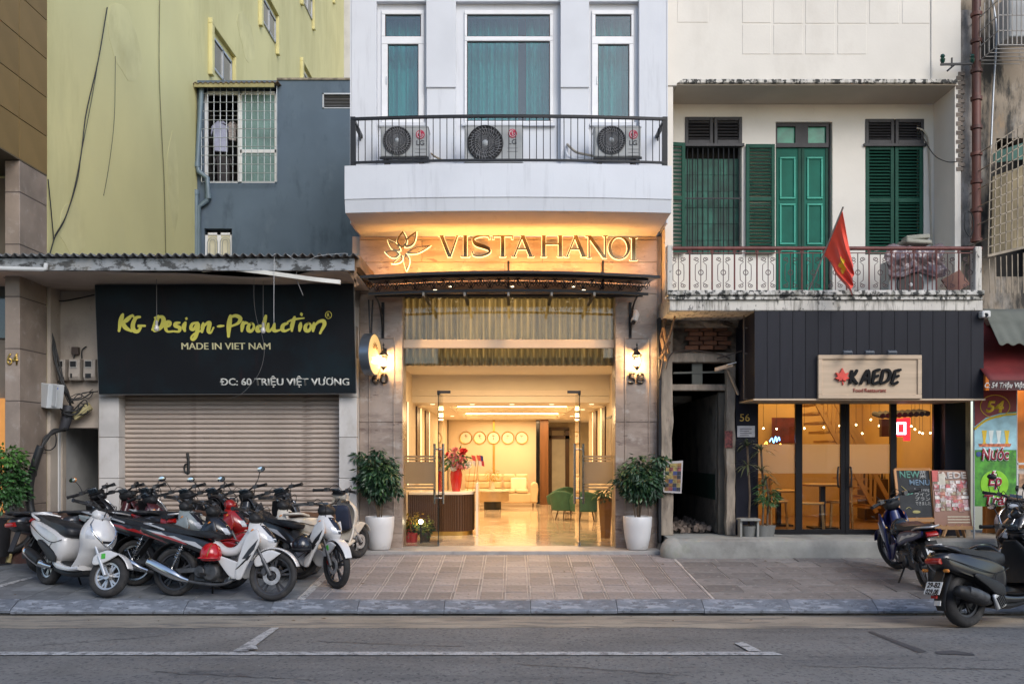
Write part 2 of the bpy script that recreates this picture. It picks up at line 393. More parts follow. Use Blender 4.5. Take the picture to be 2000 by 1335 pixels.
for j in range(8):
    yc = -3.0 + .4*j; x = 2.352 + rg.uniform(0, .02)
    while x < 7.6:
        k = rg.randrange(3); w_ = (.43, .55, .68)[k]
        link('paving_slab', ts[k], pave, (x + w_/2, yc, gz(yc) + rg.uniform(-.004, .004)), (th_ + rg.uniform(-.008, .008), rg.uniform(-.012, .012), rg.uniform(-.012, .012)))
        x += w_ + .012
# painted parking stripe on the pavement, left of the entrance
def psheet(pts, lift): return MB().add([(x, y, gz(y)+lift) for x, y in pts], [tuple(range(len(pts)))])
psheet([Gp(580, 1172), Gp(594, 1172), Gp(640, 1128), Gp(627, 1128)], .006).build('lane_marking', m_paint, pave)
psheet([Gp(0, 1147), Gp(0, 1142), Gp(60, 1126), Gp(66, 1128)], .006).build('lane_marking', m_paint, pave)
# kerb stones
kerb = thing('kerb', 'row of blue grey granite kerb stones', 'kerb', (0, -3.2, 0), kind='structure')
kp = [(0, gz(-3.2)-.12), (0, gz(-3.2)+.004), (-.05, gz(-3.2)), (-.215, -.285), (-.235, -.305), (-.232, -.330), (-.15, -.334), (-.15, -.42), (0, -.42)]
km = MB().prism(kp, -.4895, .4895, 'x').mesh('kerb_stone'); km.materials.append(m_kerb)
for i in range(17):
    o = link('kerb_stone', km, kerb, (X(953, -3.2) - 8*.985 + i*.985, rg.uniform(-.008, .008), rg.uniform(-.006, .006)), (0, rg.uniform(-.004, .004), 0))
    fin(o) 
# a few fallen leaves and scraps on the paving
m_litter = M('litter', (.12, .075, .04), .8, var=.3)
b = MB(); rg = random.Random(5)
for i in range(46):
    x, y = rg.uniform(-6, 7), rg.choice([rg.uniform(-3.1, -.3), rg.uniform(-3.9, -3.5)])
    z = (gz(y)+.006) if y > -3.2 else rz(y)+.01; a = rg.uniform(0, 6.28); L = rg.uniform(.012, .04)
    d = Vector((math.cos(a), math.sin(a), 0)); e = Vector((-d.y, d.x, 0)) * .4
    c = Vector((x, y, z))
    b.add([c - d*L, c + e*L + Vector((0, 0, .006)), c + d*L, c - e*L], [(0, 1, 2, 3)])
tag(b.build('leaf_litter', m_litter), 'scattered brown leaf scraps on paving and gutter', 'litter', kind='stuff')
# far side of the street (behind the photographer): pavement and facades that the glass reflects
m_opp = M('opposite_plaster', (.42, .38, .31), .85, var=.15, scale=1)
b = MB(); b.box(-40, 40, -18, -13, -.5, -.22); tag(b.build('opposite_pavement', m_mortar), 'plain pavement across the street behind the viewer', 'pavement', kind='structure')
for i, (xa, xb, h, c) in enumerate([(-16, -8.2, 5, (.40, .33, .22)), (-8.2, -2.6, 4.6, (.45, .42, .37)), (-2.6, 3.2, 5.4, (.38, .36, .33)), (3.2, 9, 4.8, (.46, .40, .30)), (9, 17, 5.2, (.33, .34, .35))]):
    t = thing('opposite_house', ['ochre', 'pale grey', 'tall grey', 'cream', 'slate grey'][i] + ' plaster house across the street behind the viewer', 'house', ((xa+xb)/2, -18, -.22), group='houses across the street')
    holes = []
    nx = 3; ww = (xb-xa)/nx
    for f in range(int(h//3.3)):
        for k in range(nx): holes.append((xa + ww*(k+.25), xa + ww*(k+.75), .6+3.3*f, 2.4+3.3*f))
    hb = wall_holes(xa, xb, -.22, h, -18.0, -17.8, holes); hb.build('wall', M('opposite_plaster_%d' % i, c, .85, var=.15, scale=1), t)
    MB().box(xa, xb, -19, -18.3, -.22, h-.2).build('dark_glazing', M('opposite_glazing', (.03, .045, .05), .15, var=.1), t)
# ================================================================ left building (brown bay, green flank)
XG = -6.98
m_green = M('green_plaster', (.63, .585, .30), .85, var=.10, scale=.35, bump=.15, bscale=12, detail=6, dirt=[((.47, .43, .20), .6, .6, (1, 1, .3), .5, .16), ((.62, .58, .33), .4, .9, (1, 1, .5), .55, .2), ((.2, .19, .1), .5, 14, (1, 1, 1), .72, .06)])
m_gpatch = M('green_patch', (.635, .59, .31), .85, var=.12, scale=1.2, dirt=((.50, .45, .21), .6, 2, (1, 1, .6), .5, .2))
m_brown = M('brown_panel', (.215, .145, .06), .6, var=.08, scale=2, rnd=.05, spec=.2)
m_marble = M('tan_stone', (.26, .205, .165), .5, var=.2, scale=2.5, rnd=.08, dirt=[((.42, .37, .33), .5, 6, (1, 1, 1), .56, .14), ((.15, .12, .10), .5, 3, (1, 1, .5), .55, .2)])
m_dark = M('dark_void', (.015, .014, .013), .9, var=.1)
m_gtrim = M('green_trim', (.60, .55, .27), .8, var=.1, scale=2)
m_alu = M('aluminium', (.45, .46, .47), .4, metal=.6, var=.08)
m_winglass = M('window_glass_dark', (.035, .05, .05), .06, var=.2, scale=.7, spec=.8)
m_whiteframe = M('white_upvc', (.72, .72, .73), .4, var=.05, scale=4, dirt=((.5, .48, .45), .3, 6, (1, 1, 1), .55, .2))
gb = thing('green_building', 'tall building with olive green plaster flank and brown panelled bay', 'building', (-9.5, 2, 0))
b = MB(); b.box(-13, XG, .0, 24.7, 0, 27); b.build('flank_wall', m_green, gb)
for (ya, yb, za, zb) in [(7.4, 9.4, 10.42, 11.47), (11.66, 13.7, 13.5, 14.5), (16.7, 18.7, 16.5, 17.5), (16.7, 18.7, 13.5, 14.5), (20.6, 22.4, 19.2, 20.2)]:
    wn = MB(); e = .17
    for q in ((ya, yb, zb-.13, zb), (ya, ya+e, za-.25, zb-.13), (yb-e, yb, za-.25, zb-.13)): wn.box(XG, XG+.10, *q)
    wo_ = wn.build('window', m_gtrim, gb, bevel=.01)
    fr = MB(); a0, a1, z0, z1 = ya+e+.12, yb-e-.12, za, zb-.3
    for q in ((a0, a1, z0, z0+.05), (a0, a1, z1-.05, z1), (a0, a0+.05, z0, z1), (a1-.05, a1, z0, z1), ((a0+a1)/2-.025, (a0+a1)/2+.025, z0, z1)): fr.box(XG+.002, XG+.04, *q)
    fr.build('frame', m_alu, wo_)
    for (p0, p1) in ((a0+.05, (a0+a1)/2-.025), ((a0+a1)/2+.025, a1-.05)):
        MB().box(XG+.004, XG+.015, p0, p1, z0+.05, z1-.05).build('pane', m_winglass, wo_)
for (ya, yb, za, zb) in ((4.9, 5.5, 6.0, 8.1), (5.95, 6.5, 3.9, 4.9), (2.2, 3.4, 8.2, 9.6), (9.8, 11.2, 11.8, 13.0), (.4, 1.2, 4.6, 5.5), (3.4, 4.4, 4.2, 5.0)):
    rp_ = random.Random(int(ya*10)); pts = [((ya+yb)/2 + (yb-ya)/2*math.cos(a)*rp_.uniform(.8, 1.1)*(1.2 if abs(math.cos(a)) > .7 else 1), (za+zb)/2 + (zb-za)/2*math.sin(a)*rp_.uniform(.8, 1.1)) for a in [6.283*i/14 for i in range(14)]]
    MB().prism(pts, XG+.0005, XG+.004, 'x').build('plaster_patch', m_gpatch, gb)
# brown bay overhanging the street
MB().box(-13, XG-.03, -7, -.01, 5.66, 16).build('bay', M('brown_core', (.05, .035, .02), .8), gb)
pm_ = MB(); pm_.box(-.028, .0, -.392, .392, -.283, .283); pme = pm_.mesh('cladding_panel'); pme.materials.append(m_brown)
for i in range(8):
    for j in range(9):
        link('cladding_panel', pme, gb, Vector((XG, -.402-.8*i, 5.935+.58*j)) - gb.location)
MB().box(-13, XG, -7, -.01, 5.635, 5.655).build('soffit', M('soffit_brown', (.11, .085, .05), .7, var=.1), gb)
# recess behind the pillar, warm shop light far in
MB().box(-13, -7.4, -.02, .0, 0, 5.6).build('recess_wall', M('recess_tan', (.22, .18, .14), .7), gb)
MB().box(-13, -7.19, -.08, -.03, 3.2, 4.4).build('upper_window', m_winglass, gb)
MB().box(-13, -7.2, -.10, -.03, .6, 2.3).build('shop_window', M('amber_window', (.30, .13, .03), .3, emit=(1, .42, .10), estr=.35, var=.4, scale=3), gb)
# stone pillar in courses
pl = thing('stone_pillar', 'tan stone clad pillar at the street corner beside the electric meters', 'pillar', (-7.085, -.4, 0))
MB().box(-7.185, XG-.005, -.785, -.015, 0, 5.63).build('core', M('pillar_core', (.10, .08, .07), .8), pl)
zz = 0.0
for k in range(8):
    z1 = min(zz + .74, 5.63)
    MB().box(-7.19, XG, -.79, -.01, zz+.006, z1-.006).build('stone_course', m_marble, pl, bevel=.006); zz = z1
m_gold = M('gold_metal', (.55, .36, .10), .35, metal=.9, var=.1)
nb = thing('house_number', 'worn gold house number 64 on the tan pillar', 'house number', P(13, 712, -.79))
text('64', m_gold, nb, P(14, 712, -.795), .17, .16, bold=.01, ext=.012)
MB().box(-8.5, -6.0, -.95, .28, -.1, .14).build('step', M('red_step', (.10, .045, .035), .6, var=.25, dirt=((.2, .16, .13), .5, 6, (1, 1, 1), .5, .2)), gb, bevel=.012)

# ================================================================ blue building set back
m_blue = M('blue_plaster', (.088, .124, .168), .85, var=.10, scale=1.1, bump=.15, bscale=10, dirt=[((.055, .08, .11), .7, 1.6, (1.4, 1, .5), .54, .10), ((.17, .215, .26), .35, 2, (1, 1, .6), .56, .2)])
YB = 6.66
bb = thing('blue_house', 'slate blue plaster house set back above the shop roof', 'house', (-4.7, YB, 3))
def PB(px, py): return P(px, py, YB)
h1 = (X(398, YB), X(541, YB), Z(357, YB), Z(171, YB)); h2 = (X(630, YB), X(700, YB), Z(212, YB), Z(182, YB)); h3 = (X(399, YB), X(453, YB), 3.6, Z(446, YB))
wall_holes(XG+.002, -2.2, 3.0, Z(157, YB), YB, YB+.22, [h1, h2, h3]).build('wall', m_blue, bb)
MB().box(XG+.01, -2.2, YB+.3, YB+3, 3, 9.7).box(XG+.01, -2.2, YB+.21, YB+3, 9.6, 9.72)
rm = MB(); rm.add([(XG+.01, YB+.22, 3), (-2.2, YB+.22, 3), (-2.2, YB+2.2, 3), (XG+.01, YB+2.2, 3), (XG+.01, YB+.22, 9.7), (-2.2, YB+.22, 9.7), (-2.2, YB+2.2, 9.7), (XG+.01, YB+2.2, 9.7)], [(0, 1, 2, 3), (3, 2, 6, 7), (4, 5, 6, 7), (0, 3, 7, 4), (1, 2, 6, 5)])
rm.build('room', M('room_grey', (.10, .10, .10), .9, var=.3), bb)
# corrugated eave
ev = MB(); 
def ef(u, v): 
    x = XG + .0 + (X(541, YB) - XG + .1)*u; return (x, YB - .28 + .5*v, Z(162, YB-.28) + .12*u*.2 + .03*v + .02*math.sin(x*56))
ev.grid(ef, 80, 3); ev.build('eave_sheet', M('rusty_sheet', (.14, .10, .07), .8, var=.5, scale=6), bb, solid=.01, smooth=True)
MB().box(XG+.02, X(541, YB), YB-.26, YB-.22, Z(172, YB-.2), Z(164, YB-.2)).build('eave_board', M('olive_board', (.28, .25, .12), .8, var=.2), bb)
MB().box(X(541, YB), -2.2, YB-.03, YB+.25, Z(157, YB)+.002, Z(153, YB)).build('roof_edge', M('mossy_edge', (.22, .19, .15), .9, var=.5, scale=9), bb)
# big window: frame, panes, grille
wn = thing('x', None, None); bpy.data.objects.remove(wn)
wf = MB(); x0, x1, z0, z1 = h1; ym = X(467, YB); t = .07
for q in ((x0, x1, z1-.14, z1-.06), (x0, x1, z0, z0+.05), (x0, x0+t, z0, z1-.06), (x1-t, x1, z0, z1-.06), (ym-.05, ym+.05, z0, z1-.06), (ym, x1, Z(293, YB)-.05, Z(293, YB)+.03)): wf.box(q[0], q[1], YB+.05, YB+.11, q[2], q[3])
win = wf.build('window', m_whiteframe, bb, bevel=.006)
m_ripple = M('rippled_glass', (.16, .26, .25), .12, var=.25, scale=2.5, bump=.6, bscale=35, spec=.7)
for (a, c) in ((z0+.05, Z(293, YB)-.05), (Z(293, YB)+.03, z1-.14)): MB().box(ym+.05, x1-t, YB+.07, YB+.085, a, c).build('pane', m_ripple, win)
g = MB(); gx0, gx1, gz0_, gz1_ = x0-.02, x1+.02, z0-.01, z1+.02
nv, nh = 12, 11
for i in range(nv+1):
    x = gx0 + (gx1-gx0)*i/nv; g.cyl((x, YB-.10, gz0_), (x, YB-.10, gz1_), .008, n=6)
for j in range(nh+1):
    z = gz0_ + (gz1_-gz0_)*j/nh; g.cyl((gx0, YB-.112, z), (gx1, YB-.112, z), .007, n=6); g.cyl((gx0, YB-.11, z), (gx0, YB+.02, z), .006, n=6)
g.build('window_grille', M('grille_steel', (.40, .43, .45), .45, metal=.5, var=.2), bb)
# vent with slats
vt = MB(); 
for k in range(4): vt.obox(((h2[0]+h2[1])/2, YB+.08, h2[2]+.06+.07*k), (h2[1]-h2[0], .09, .012), (R(-35), 0, 0))
vt.build('vent_slats', M('vent_grey', (.16, .16, .17), .6), bb)
vf = MB()
for q in ((h2[0], h2[1], h2[3]-.03, h2[3]), (h2[0], h2[0]+.03, h2[2], h2[3]), (h2[0], h2[1], h2[2], h2[2]+.02)): vf.box(q[0], q[1], YB-.01, YB+.05, q[2], q[3])
vf.build('vent_frame', m_alu, bb)
# lower window with ornamental bars
lw = MB(); x0, x1, z0, z1 = h3
for q in ((x0, x1, z1-.13, z1-.08), (x0, x0+.06, z0, z1-.08), ((x0+x1)/2-.04, (x0+x1)/2+.04, z0, z1-.08), (x1-.06, x1, z0, z1-.08)): lw.box(q[0], q[1], YB+.06, YB+.12, q[2], q[3])
lwo = lw.build('window', m_whiteframe, bb)
for a, c in ((x0+.06, (x0+x1)/2-.04), ((x0+x1)/2+.04, x1-.06)): MB().box(a, c, YB+.08, YB+.09, z0, z1-.13).build('pane', M('cream_blind', (.60, .56, .42), .5, var=.1), lwo)
lb = MB()
for k in range(2):
    cx = x0 + (x1-x0)*(.28+.46*k)
    for rr_ in (.06, .11): lb.tube([(cx-rr_, YB+.03, z0), (cx-rr_, YB+.03, z1-.30)] + [(cx - rr_*math.cos(a), YB+.03, z1-.30+rr_*math.sin(a)) for a in [math.pi*i/8 for i in range(1, 8)]] + [(cx+rr_, YB+.03, z1-.30), (cx+rr_, YB+.03, z0)], .006, 5)
lb.build('bars', M('thin_bar', (.30, .32, .33), .5, metal=.4), lwo)
# laundry
m_shirt = M('shirt_lilac', (.42, .44, .60), .9, var=.12, scale=6, bump=.6, bscale=12)
def shirt(px0, px1, py0, py1, mat, name, label, sl=True):
    t = thing(name, label, 'laundry', P((px0+px1)/2, py1, YB+.45)); y = YB+.45
    x0, x1, z0, z1 = X(px0, y), X(px1, y), Z(py1, y), Z(py0, y); w_ = x1-x0; h = z1-z0
    pts = [(x0+.16*w_, z0), (x0+.12*w_, z1-.25*h), (x0-.05*w_, z1-.5*h), (x0-.02*w_, z1-.2*h), (x0+.35*w_, z1), (x0+.5*w_, z1-.06*h), (x0+.65*w_, z1), (x1+.02*w_, z1-.2*h), (x1+.05*w_, z1-.5*h), (x1-.12*w_, z1-.25*h), (x1-.10*w_, z0-.02)]
    MB().prism(pts, y-.035, y+.035).build('cloth', mat, t, bevel=.02, seg=2, smooth=60)
    MB().tube([(x0+.3*w_, y, z1-.03), ((x0+x1)/2, y, z1+.05), (x1-.3*w_, y, z1-.03)], .006, 5).tube([((x0+x1)/2, y, z1+.05), ((x0+x1)/2, y, z1+.14)], .005, 5).build('hanger', M('hanger_wire', (.3, .3, .3), .4, metal=.7), t)
shirt(414, 448, 236, 296, m_shirt, 'hanging_shirt', 'pale lilac shirt drying on a hanger behind the window bars')
shirt(444, 464, 238, 274, M('shirt_print', (.40, .36, .36), .9, var=.6, scale=30), 'hanging_shirt', 'small patterned shirt drying next to the lilac shirt')
shirt(420, 452, 300, 356, M('trousers_dark', (.05, .045, .05), .9, var=.3), 'hanging_clothes', 'dark clothes hanging low behind the window bars under the shirts')
MB().cyl((h1[0], YB+.45, Z(226, YB+.45)), (ym+.3, YB+.45, Z(226, YB+.45)), .01).build('drying_rail', m_alu, bb)
# drainpipe
dp = thing('drain_pipe', 'blue grey drainpipe with an offset bend beside the barred window', 'pipe', P(388, 495, YB-.12))
m_pipe = M('pipe_bluegrey', (.12, .17, .21), .45, var=.12, scale=3)
pp = [P(394, 170, YB-.1), P(385, 322, YB-.1), P(388, 335, YB-.1), P(405, 348, YB-.1), P(407, 384, YB-.1), P(404, 392, YB-.1), P(388, 404, YB-.1), P(387, 520, YB-.1)]
MB().tube(pp, .055, 12).build('pipe', m_pipe, dp, smooth=60)
MB().tube([P(383, 376, YB-.1), P(383, 520, YB-.1)], .06, 12).build('soil_pipe', m_pipe, dp, smooth=60)
for p in (P(385, 322, YB-.1), P(407, 384, YB-.1), P(383, 376, YB-.1)): MB().cyl(p - Vector((0, 0, .05)), p + Vector((0, 0, .05)), .072, n=12).build('collar', m_pipe, dp, smooth=60)
# loose cables on the green wall
m_cable = M('black_cable', (.012, .012, .012), .5, var=.1)
def gpt(px, py, off=.03):   # pixel on the green flank
    Y = 12703.6*(1.0)/(1000-px) - CD; return Vector((XG + off, Y, Z(py, Y)))
def cable(name, label, pts, r=.012, mat=None, n=6, group=None):
    return tag(MB().tube(smooth_path(pts), r, n).build(name, mat or m_cable, None, smooth=True), label, 'cable', group)
def smooth_path(pts, k=6):
    pts = [Vector(p) for p in pts]; out = []
    for i in range(len(pts)-1):
        p0, p1, p2, p3 = pts[max(i-1, 0)], pts[i], pts[i+1], pts[min(i+2, len(pts)-1)]
        for j in range(k):
            t = j/k; out.append(.5*((2*p1) + (p2-p0)*t + (2*p0-5*p1+4*p2-p3)*t*t + (3*p1-p0-3*p2+p3)*t**3))
    return out + [pts[-1]]
cable('hanging_cable', 'thick black cable running down the green wall to a knot', [gpt(206, 15), gpt(188, 120), gpt(165, 220), gpt(155, 300), gpt(140, 375), gpt(122, 430), gpt(104, 462), gpt(98, 480), gpt(92.5, 500)], .009)
cable('hanging_cable', 'second black cable beside the thick one on the green wall', [gpt(203, 30), gpt(178, 180), gpt(157, 290), gpt(148, 350), gpt(128, 415), gpt(103, 460)], .005)
cable('hanging_cable', 'thin grey cable hanging mid height on the green wall', [gpt(222, 110), gpt(220, 230), gpt(210, 320), gpt(199, 382)], .004)
cable('hanging_cable', 'thin straight cable down the middle of the green wall', [gpt(309, -5), gpt(308, 130), gpt(312, 240), gpt(318, 360), gpt(321, 500)], .008, M('green_cable', (.14, .13, .06), .7))
cable('hanging_cable', 'short cable hanging at the edge of the brown bay', [gpt(90, 350), gpt(95, 400), gpt(100, 455), gpt(101, 470)], .008)

# ================================================================ shop with roller shutter
m_cream = M('cream_plaster', (.46, .39, .32), .85, var=.12, scale=2, bump=.2, bscale=20, dirt=[((.22, .18, .15), .6, 1.6, (1, 1, .6), .52, .2), ((.16, .13, .11), .6, 7, (1, 1, .4), .6, .12)])
m_whitewall = M('white_plaster', (.60, .59, .57), .8, var=.08, scale=2, dirt=((.35, .33, .30), .4, 3, (1, 1, .5), .56, .2))
m_column = M('pale_stone', (.52, .49, .46), .6, var=.12, scale=3, rnd=.06, dirt=[((.36, .32, .26), .5, 4, (1, 1, .6), .55, .15), ((.2, .18, .16), .5, 9, (1, 1, 1), .66, .08)])
sh = thing('shop_building', 'low shop with closed roller shutter between pale stone columns', 'shop', (-4.6, .3, 0))
zc = Z(575, .3)
wx0, wx1 = X(122, .3), X(192, .3)
wall_holes(XG, X(196, .3), 0, 4.2, .3, .42, [(wx0, wx1, -.1, Z(835, .3))]).build('wall', m_cream, sh)
MB().box(XG+.01, wx0-.02, .22, .299, .02, Z(838, .25)).build('door_surround', m_whitewall, sh, bevel=.01)
pas = MB(); x0, x1, z1 = wx0-.05, wx1+.1, Z(835, .3)
pas.add([(x0, .42, 0), (x1, .42, 0), (x1, 3, 0), (x0, 3, 0), (x0, .42, z1), (x1, .42, z1), (x1, 3, z1), (x0, 3, z1)], [(0, 3, 2, 1), (3, 7, 6, 2), (4, 5, 6, 7), (0, 4, 7, 3), (1, 2, 6, 5)])
pas.build('passage', M('passage_grey', (.42, .42, .41), .85, var=.15), sh)
MB().box(XG+.001, XG+.05, -.008, .299, .1, 4.2).build('return_wall', m_cream, sh)
for (pa, pb, pc) in ((193, 232, 0), (662, 697, 1)):
    c = MB().box(X(pa, .05)+.01, X(pb, .05)-.01, .06, .36, .0, 3.4).build('column', M('column_core', (.25, .23, .21), .9), sh)
    zz = 0.0
    for k, hh in enumerate((.55, .55, .62, .6, .6)):
        MB().box(X(pa, .05), X(pb, .05), .05, .37, zz+.004, zz+hh-.004).build('stone_course', m_column, c, bevel=.005); zz += hh
sx0, sx1 = X(232, .05)+.001, X(662, .05)-.001
MB().box(X(196, .3), -2.34, .32, .45, 2.55, 4.2).build('lintel', m_cream, sh)
st = MB().box(sx0, sx1, .30, .31, 0, 2.6).build('roller_shutter', M('shutter_back', (.14, .12, .11), .7), sh)
sp = [(.0, -.035), (-.018, -.03), (-.03, -.016), (-.032, .004), (-.022, .02), (-.004, .027), (.0, .035)]
slm = MB().prism(sp, sx0, sx1, 'x').mesh('slat')
m_slat = M('shutter_slat', (.43, .35, .29), .5, var=.12, scale=1.5, rnd=.06, stretch=(1, 1, 6), dirt=[((.17, .12, .09), .8, 3, (.5, 1, 2), .56, .07), ((.40, .37, .34), .4, 3, (.4, 1, 6), .58, .14)])
slm.materials.append(m_slat); 
for p in slm.polygons: p.use_smooth = True
slm.set_sharp_from_angle(angle=R(50))
zt = Z(768, .28)
for k in range(34):
    link('slat', slm, st, Vector((0, .298, .05+.0735*k)) - wloc(st))
# spray mark on the shutter
gm = MB(); yy = .262
gm.tube(smooth_path([P(366, 884, yy), P(368, 900, yy), P(368, 924, yy)]), .022, 6)
gm.tube(smooth_path([P(368, 905, yy), P(361, 908, yy), P(361, 920, yy), P(368, 925, yy)]), .014, 6)
gm.build('graffiti', M('black_spray', (.01, .01, .01), .6), sh)
# canopy over the pavement
YC = -1.25
cn = thing('shop_canopy', 'corrugated tin canopy with weathered fascia over the shuttered shop', 'canopy', (-4.9, -.4, 4.1))
cx0, cx1 = -9.5, X(692, YC)
zf1 = Z(504, YC); zf0 = Z(526, YC)
m_fascia = M('weathered_fascia', (.27, .285, .30), .8, var=.15, scale=4, dirt=[((.035, .035, .035), .9, 5, (1, 1, 1.6), .50, .07), ((.36, .33, .27), .4, 3, (1, 1, 1), .56, .2)])
MB().box(cx0, cx1, YC, YC+.04, zf0, zf1).build('fascia', m_fascia, cn, bevel=.006)
MB().box(cx0, cx1, YC-.012, YC+.06, zf0-.015, zf0+.004).build('fascia_lip', m_fascia, cn)
rf = MB(); wav = .115
def cf(u, v):
    x = cx0 + (cx1 + .05 - cx0)*u; y = YC - .10 + (YB - YC + .05)*v
    return (x, y, zf1 + .03 + .022*math.sin(2*math.pi*x/wav) + .05*(y - YC))
rf.grid(cf, 68*8, 3); rf.build('corrugated_sheet', M('tin_sheet', (.13, .135, .14), .65, metal=.3, var=.3, scale=5, dirt=((.12, .07, .04), .6, 4, (1, 1, 1), .52, .2)), cn, smooth=True, solid=.008)
# sagging ceiling board
zb = Z(566, .2)
def sag(x):
    px = 1000 + x*FPX/(CD+YC)
    return 0 if px < 150 else min(1, (px-150)/250)
m_ceil = M('ceiling_board', (.50, .42, .36), .85, var=.1, scale=2, dirt=((.30, .23, .18), .5, 2.4, (1, 1, 1), .52, .2))
def cg(u, v):
    x = cx0 + (cx1 - .02 - cx0)*u; px = 1000 + x*FPX/(CD+YC); s = sag(x)
    y0_ = YC+.05 + .30*s; y = y0_ + (.3 - y0_)*v
    z = (zf0 + .01 - .03*s*(1 + .7*math.sin(x*3.1))) * (1-v) + zb*v
    if px > 560: z += .06*math.sin((px-560)/140*math.pi)*(1-v)
    return (x, y, z)
MB().grid(cg, 90, 6).build('ceiling_board', m_ceil, cn, smooth=True, solid=.008)
MB().box(cx0, cx1, YC+.3, .3, zf1-.02, zf1-.01).build('void_shade', M('void_shade_dark', (.03, .026, .022), .9), cn)  # dark sheet that colours in the shade of the open roof void
dr = smooth_path([P(395, 527, YC+.1), P(440, 524, YC+.06), P(500, 530, YC+.02), P(560, 538, YC), P(610, 545, YC), P(665, 551, YC)])
db = MB()
for a, c in zip(dr, dr[1:]): db.bar(a, c, .05, .055)
db.build('loose_strip', M('white_strip', (.62, .60, .54), .6, var=.15), cn)
MB().tube([P(-40, 523, YC-.04), P(84, 526, YC-.04), P(89, 525, YC-.04), P(90, 514, YC-.04)], .03, 10).build('drain_tube', M('white_pvc', (.55, .56, .56), .4, var=.1), cn, smooth=60)
m_wood = M('raw_wood', (.22, .13, .07), .8, var=.3, scale=4, stretch=(1, 1, 5))
for a, c in (((672, 517), (700, 557)), ((694, 505), (694, 560))): MB().bar(P(*a, YC+.12), P(*c, YC+.12), .03).build('brace', m_wood, cn)
MB().box(X(690, -1.1), X(704, -1.1), -1.15, .2, Z(545, -.9)+.12, Z(503, -1.0)).build('end_board', m_wood, cn)
MB().bar(P(-10, 527, -.9), P(85, 583, .1), .05).build('strut', M('strut_grey', (.2, .19, .18), .7), cn)
# shop sign
m_signb = M('sign_black', (.006, .007, .009), .55, var=.2, scale=1.2, spec=.2, dirt=[((.006, .018, .024), .9, .7, (1, 1, 1), .46, .2), ((.014, .008, .010), .8, 2.2, (3, 1, .5), .60, .12)])
sg = thing('shop_sign', 'tilted black sign board with yellow script lettering above the shutter', 'sign', P(440, 767, -.13))
q = [P(185, 556, -.3), P(690, 554, -.3), P(695, 767, -.13), P(193, 769, -.13)]
bk = Vector((0, .05, .0))
MB().add(q + [p + bk for p in q], [(0, 1, 2, 3), (7, 6, 5, 4), (0, 4, 5, 1), (1, 5, 6, 2), (2, 6, 7, 3), (3, 7, 4, 0)]).build('board', m_signb, sg, bevel=.006)
fr = MB(); 
for a, c in zip(q, q[1:] + q[:1]): fr.bar(a + Vector((0, .03, 0)), c + Vector((0, .03, 0)), .022)
fr.build('frame', M('sign_frame', (.20, .19, .18), .6), sg)
tilt = 90 + math.degrees(math.atan2(.17, q[0].z - q[2].z))
def SG(px, py):   # a pixel on the tilted board (2 mm proud)
    Y = -.3 + .17*(py-555)/213.0; return P(px, py, Y - .004)
m_ylw = M('yellow_letter', (.72, .64, .10), .5, var=.06); m_wht = M('pale_letter', (.56, .55, .50), .5, var=.06); m_ylw2 = M('cream_letter', (.60, .54, .30), .5, var=.06)
rot = (tilt, 0, 0)
text('MADE IN VIET NAM', m_ylw2, sg, SG(355, 682), 13.5/133, 174/132.5, bold=0, ext=.003, rot=rot, fat=.003)
MB().box(SG(430, 745).x, SG(437.5, 745).x, SG(432, 745).y-.004, SG(432, 745).y, SG(432, 746).z, SG(432, 743.8).z).build('letter_bar', m_wht, sg)
text('DC: 60 TRIỆU VIỆT VƯƠNG', m_wht, sg, SG(432, 752), 14/132, 250/131.5, bold=.008, ext=.003, rot=rot, fat=.0035)
# brush lettering drawn stroke by stroke (units: pixels on the board, zoom factor 4.1667 from (220,600))
def brush(strokes, wid):
    b = MB()
    for k, st_ in enumerate(strokes):
        w_ = wid
        if isinstance(st_[0], (int, float)): w_ = st_[0]; st_ = st_[1:]
        pts = [SG(220 + x/4.1667, 600 + y/4.1667) for x, y in st_]
        pts = smooth_path(pts, 5) if len(pts) > 2 else [pts[0].lerp(pts[1], i/4) for i in range(5)]
        n = len(pts); L = []; Rr = []
        for i, p in enumerate(pts):
            d = pts[min(i+1, n-1)] - pts[max(i-1, 0)]; d.normalize(); s_ = Vector((-d.z, 0, d.x)); t = i/(n-1)
            hw = w_/4.1667/132*.5 * (.72 + .5*math.sin(math.pi*min(1, t*1.15)) ) * (1 + .18*s_.x)
            L.append(p + s_*hw + Vector((0, -.0004*k, 0))); Rr.append(p - s_*hw + Vector((0, -.0004*k, 0)))
        # rounded ends
        b.add(L + Rr, [(i, i+1, n+i+1, n+i) for i in range(n-1)])
        for pe, sgn in ((0, -1), (n-1, 1)):
            c = (L[pe]+Rr[pe])/2; hw = (L[pe]-Rr[pe]).length/2
            b.add([c] + [c + Vector((hw*math.cos(a), 0, hw*math.sin(a))) for a in [6.283*i/10 for i in range(10)]], [(0, 1+i, 1+(i+1) % 10) for i in range(10)])
    return b
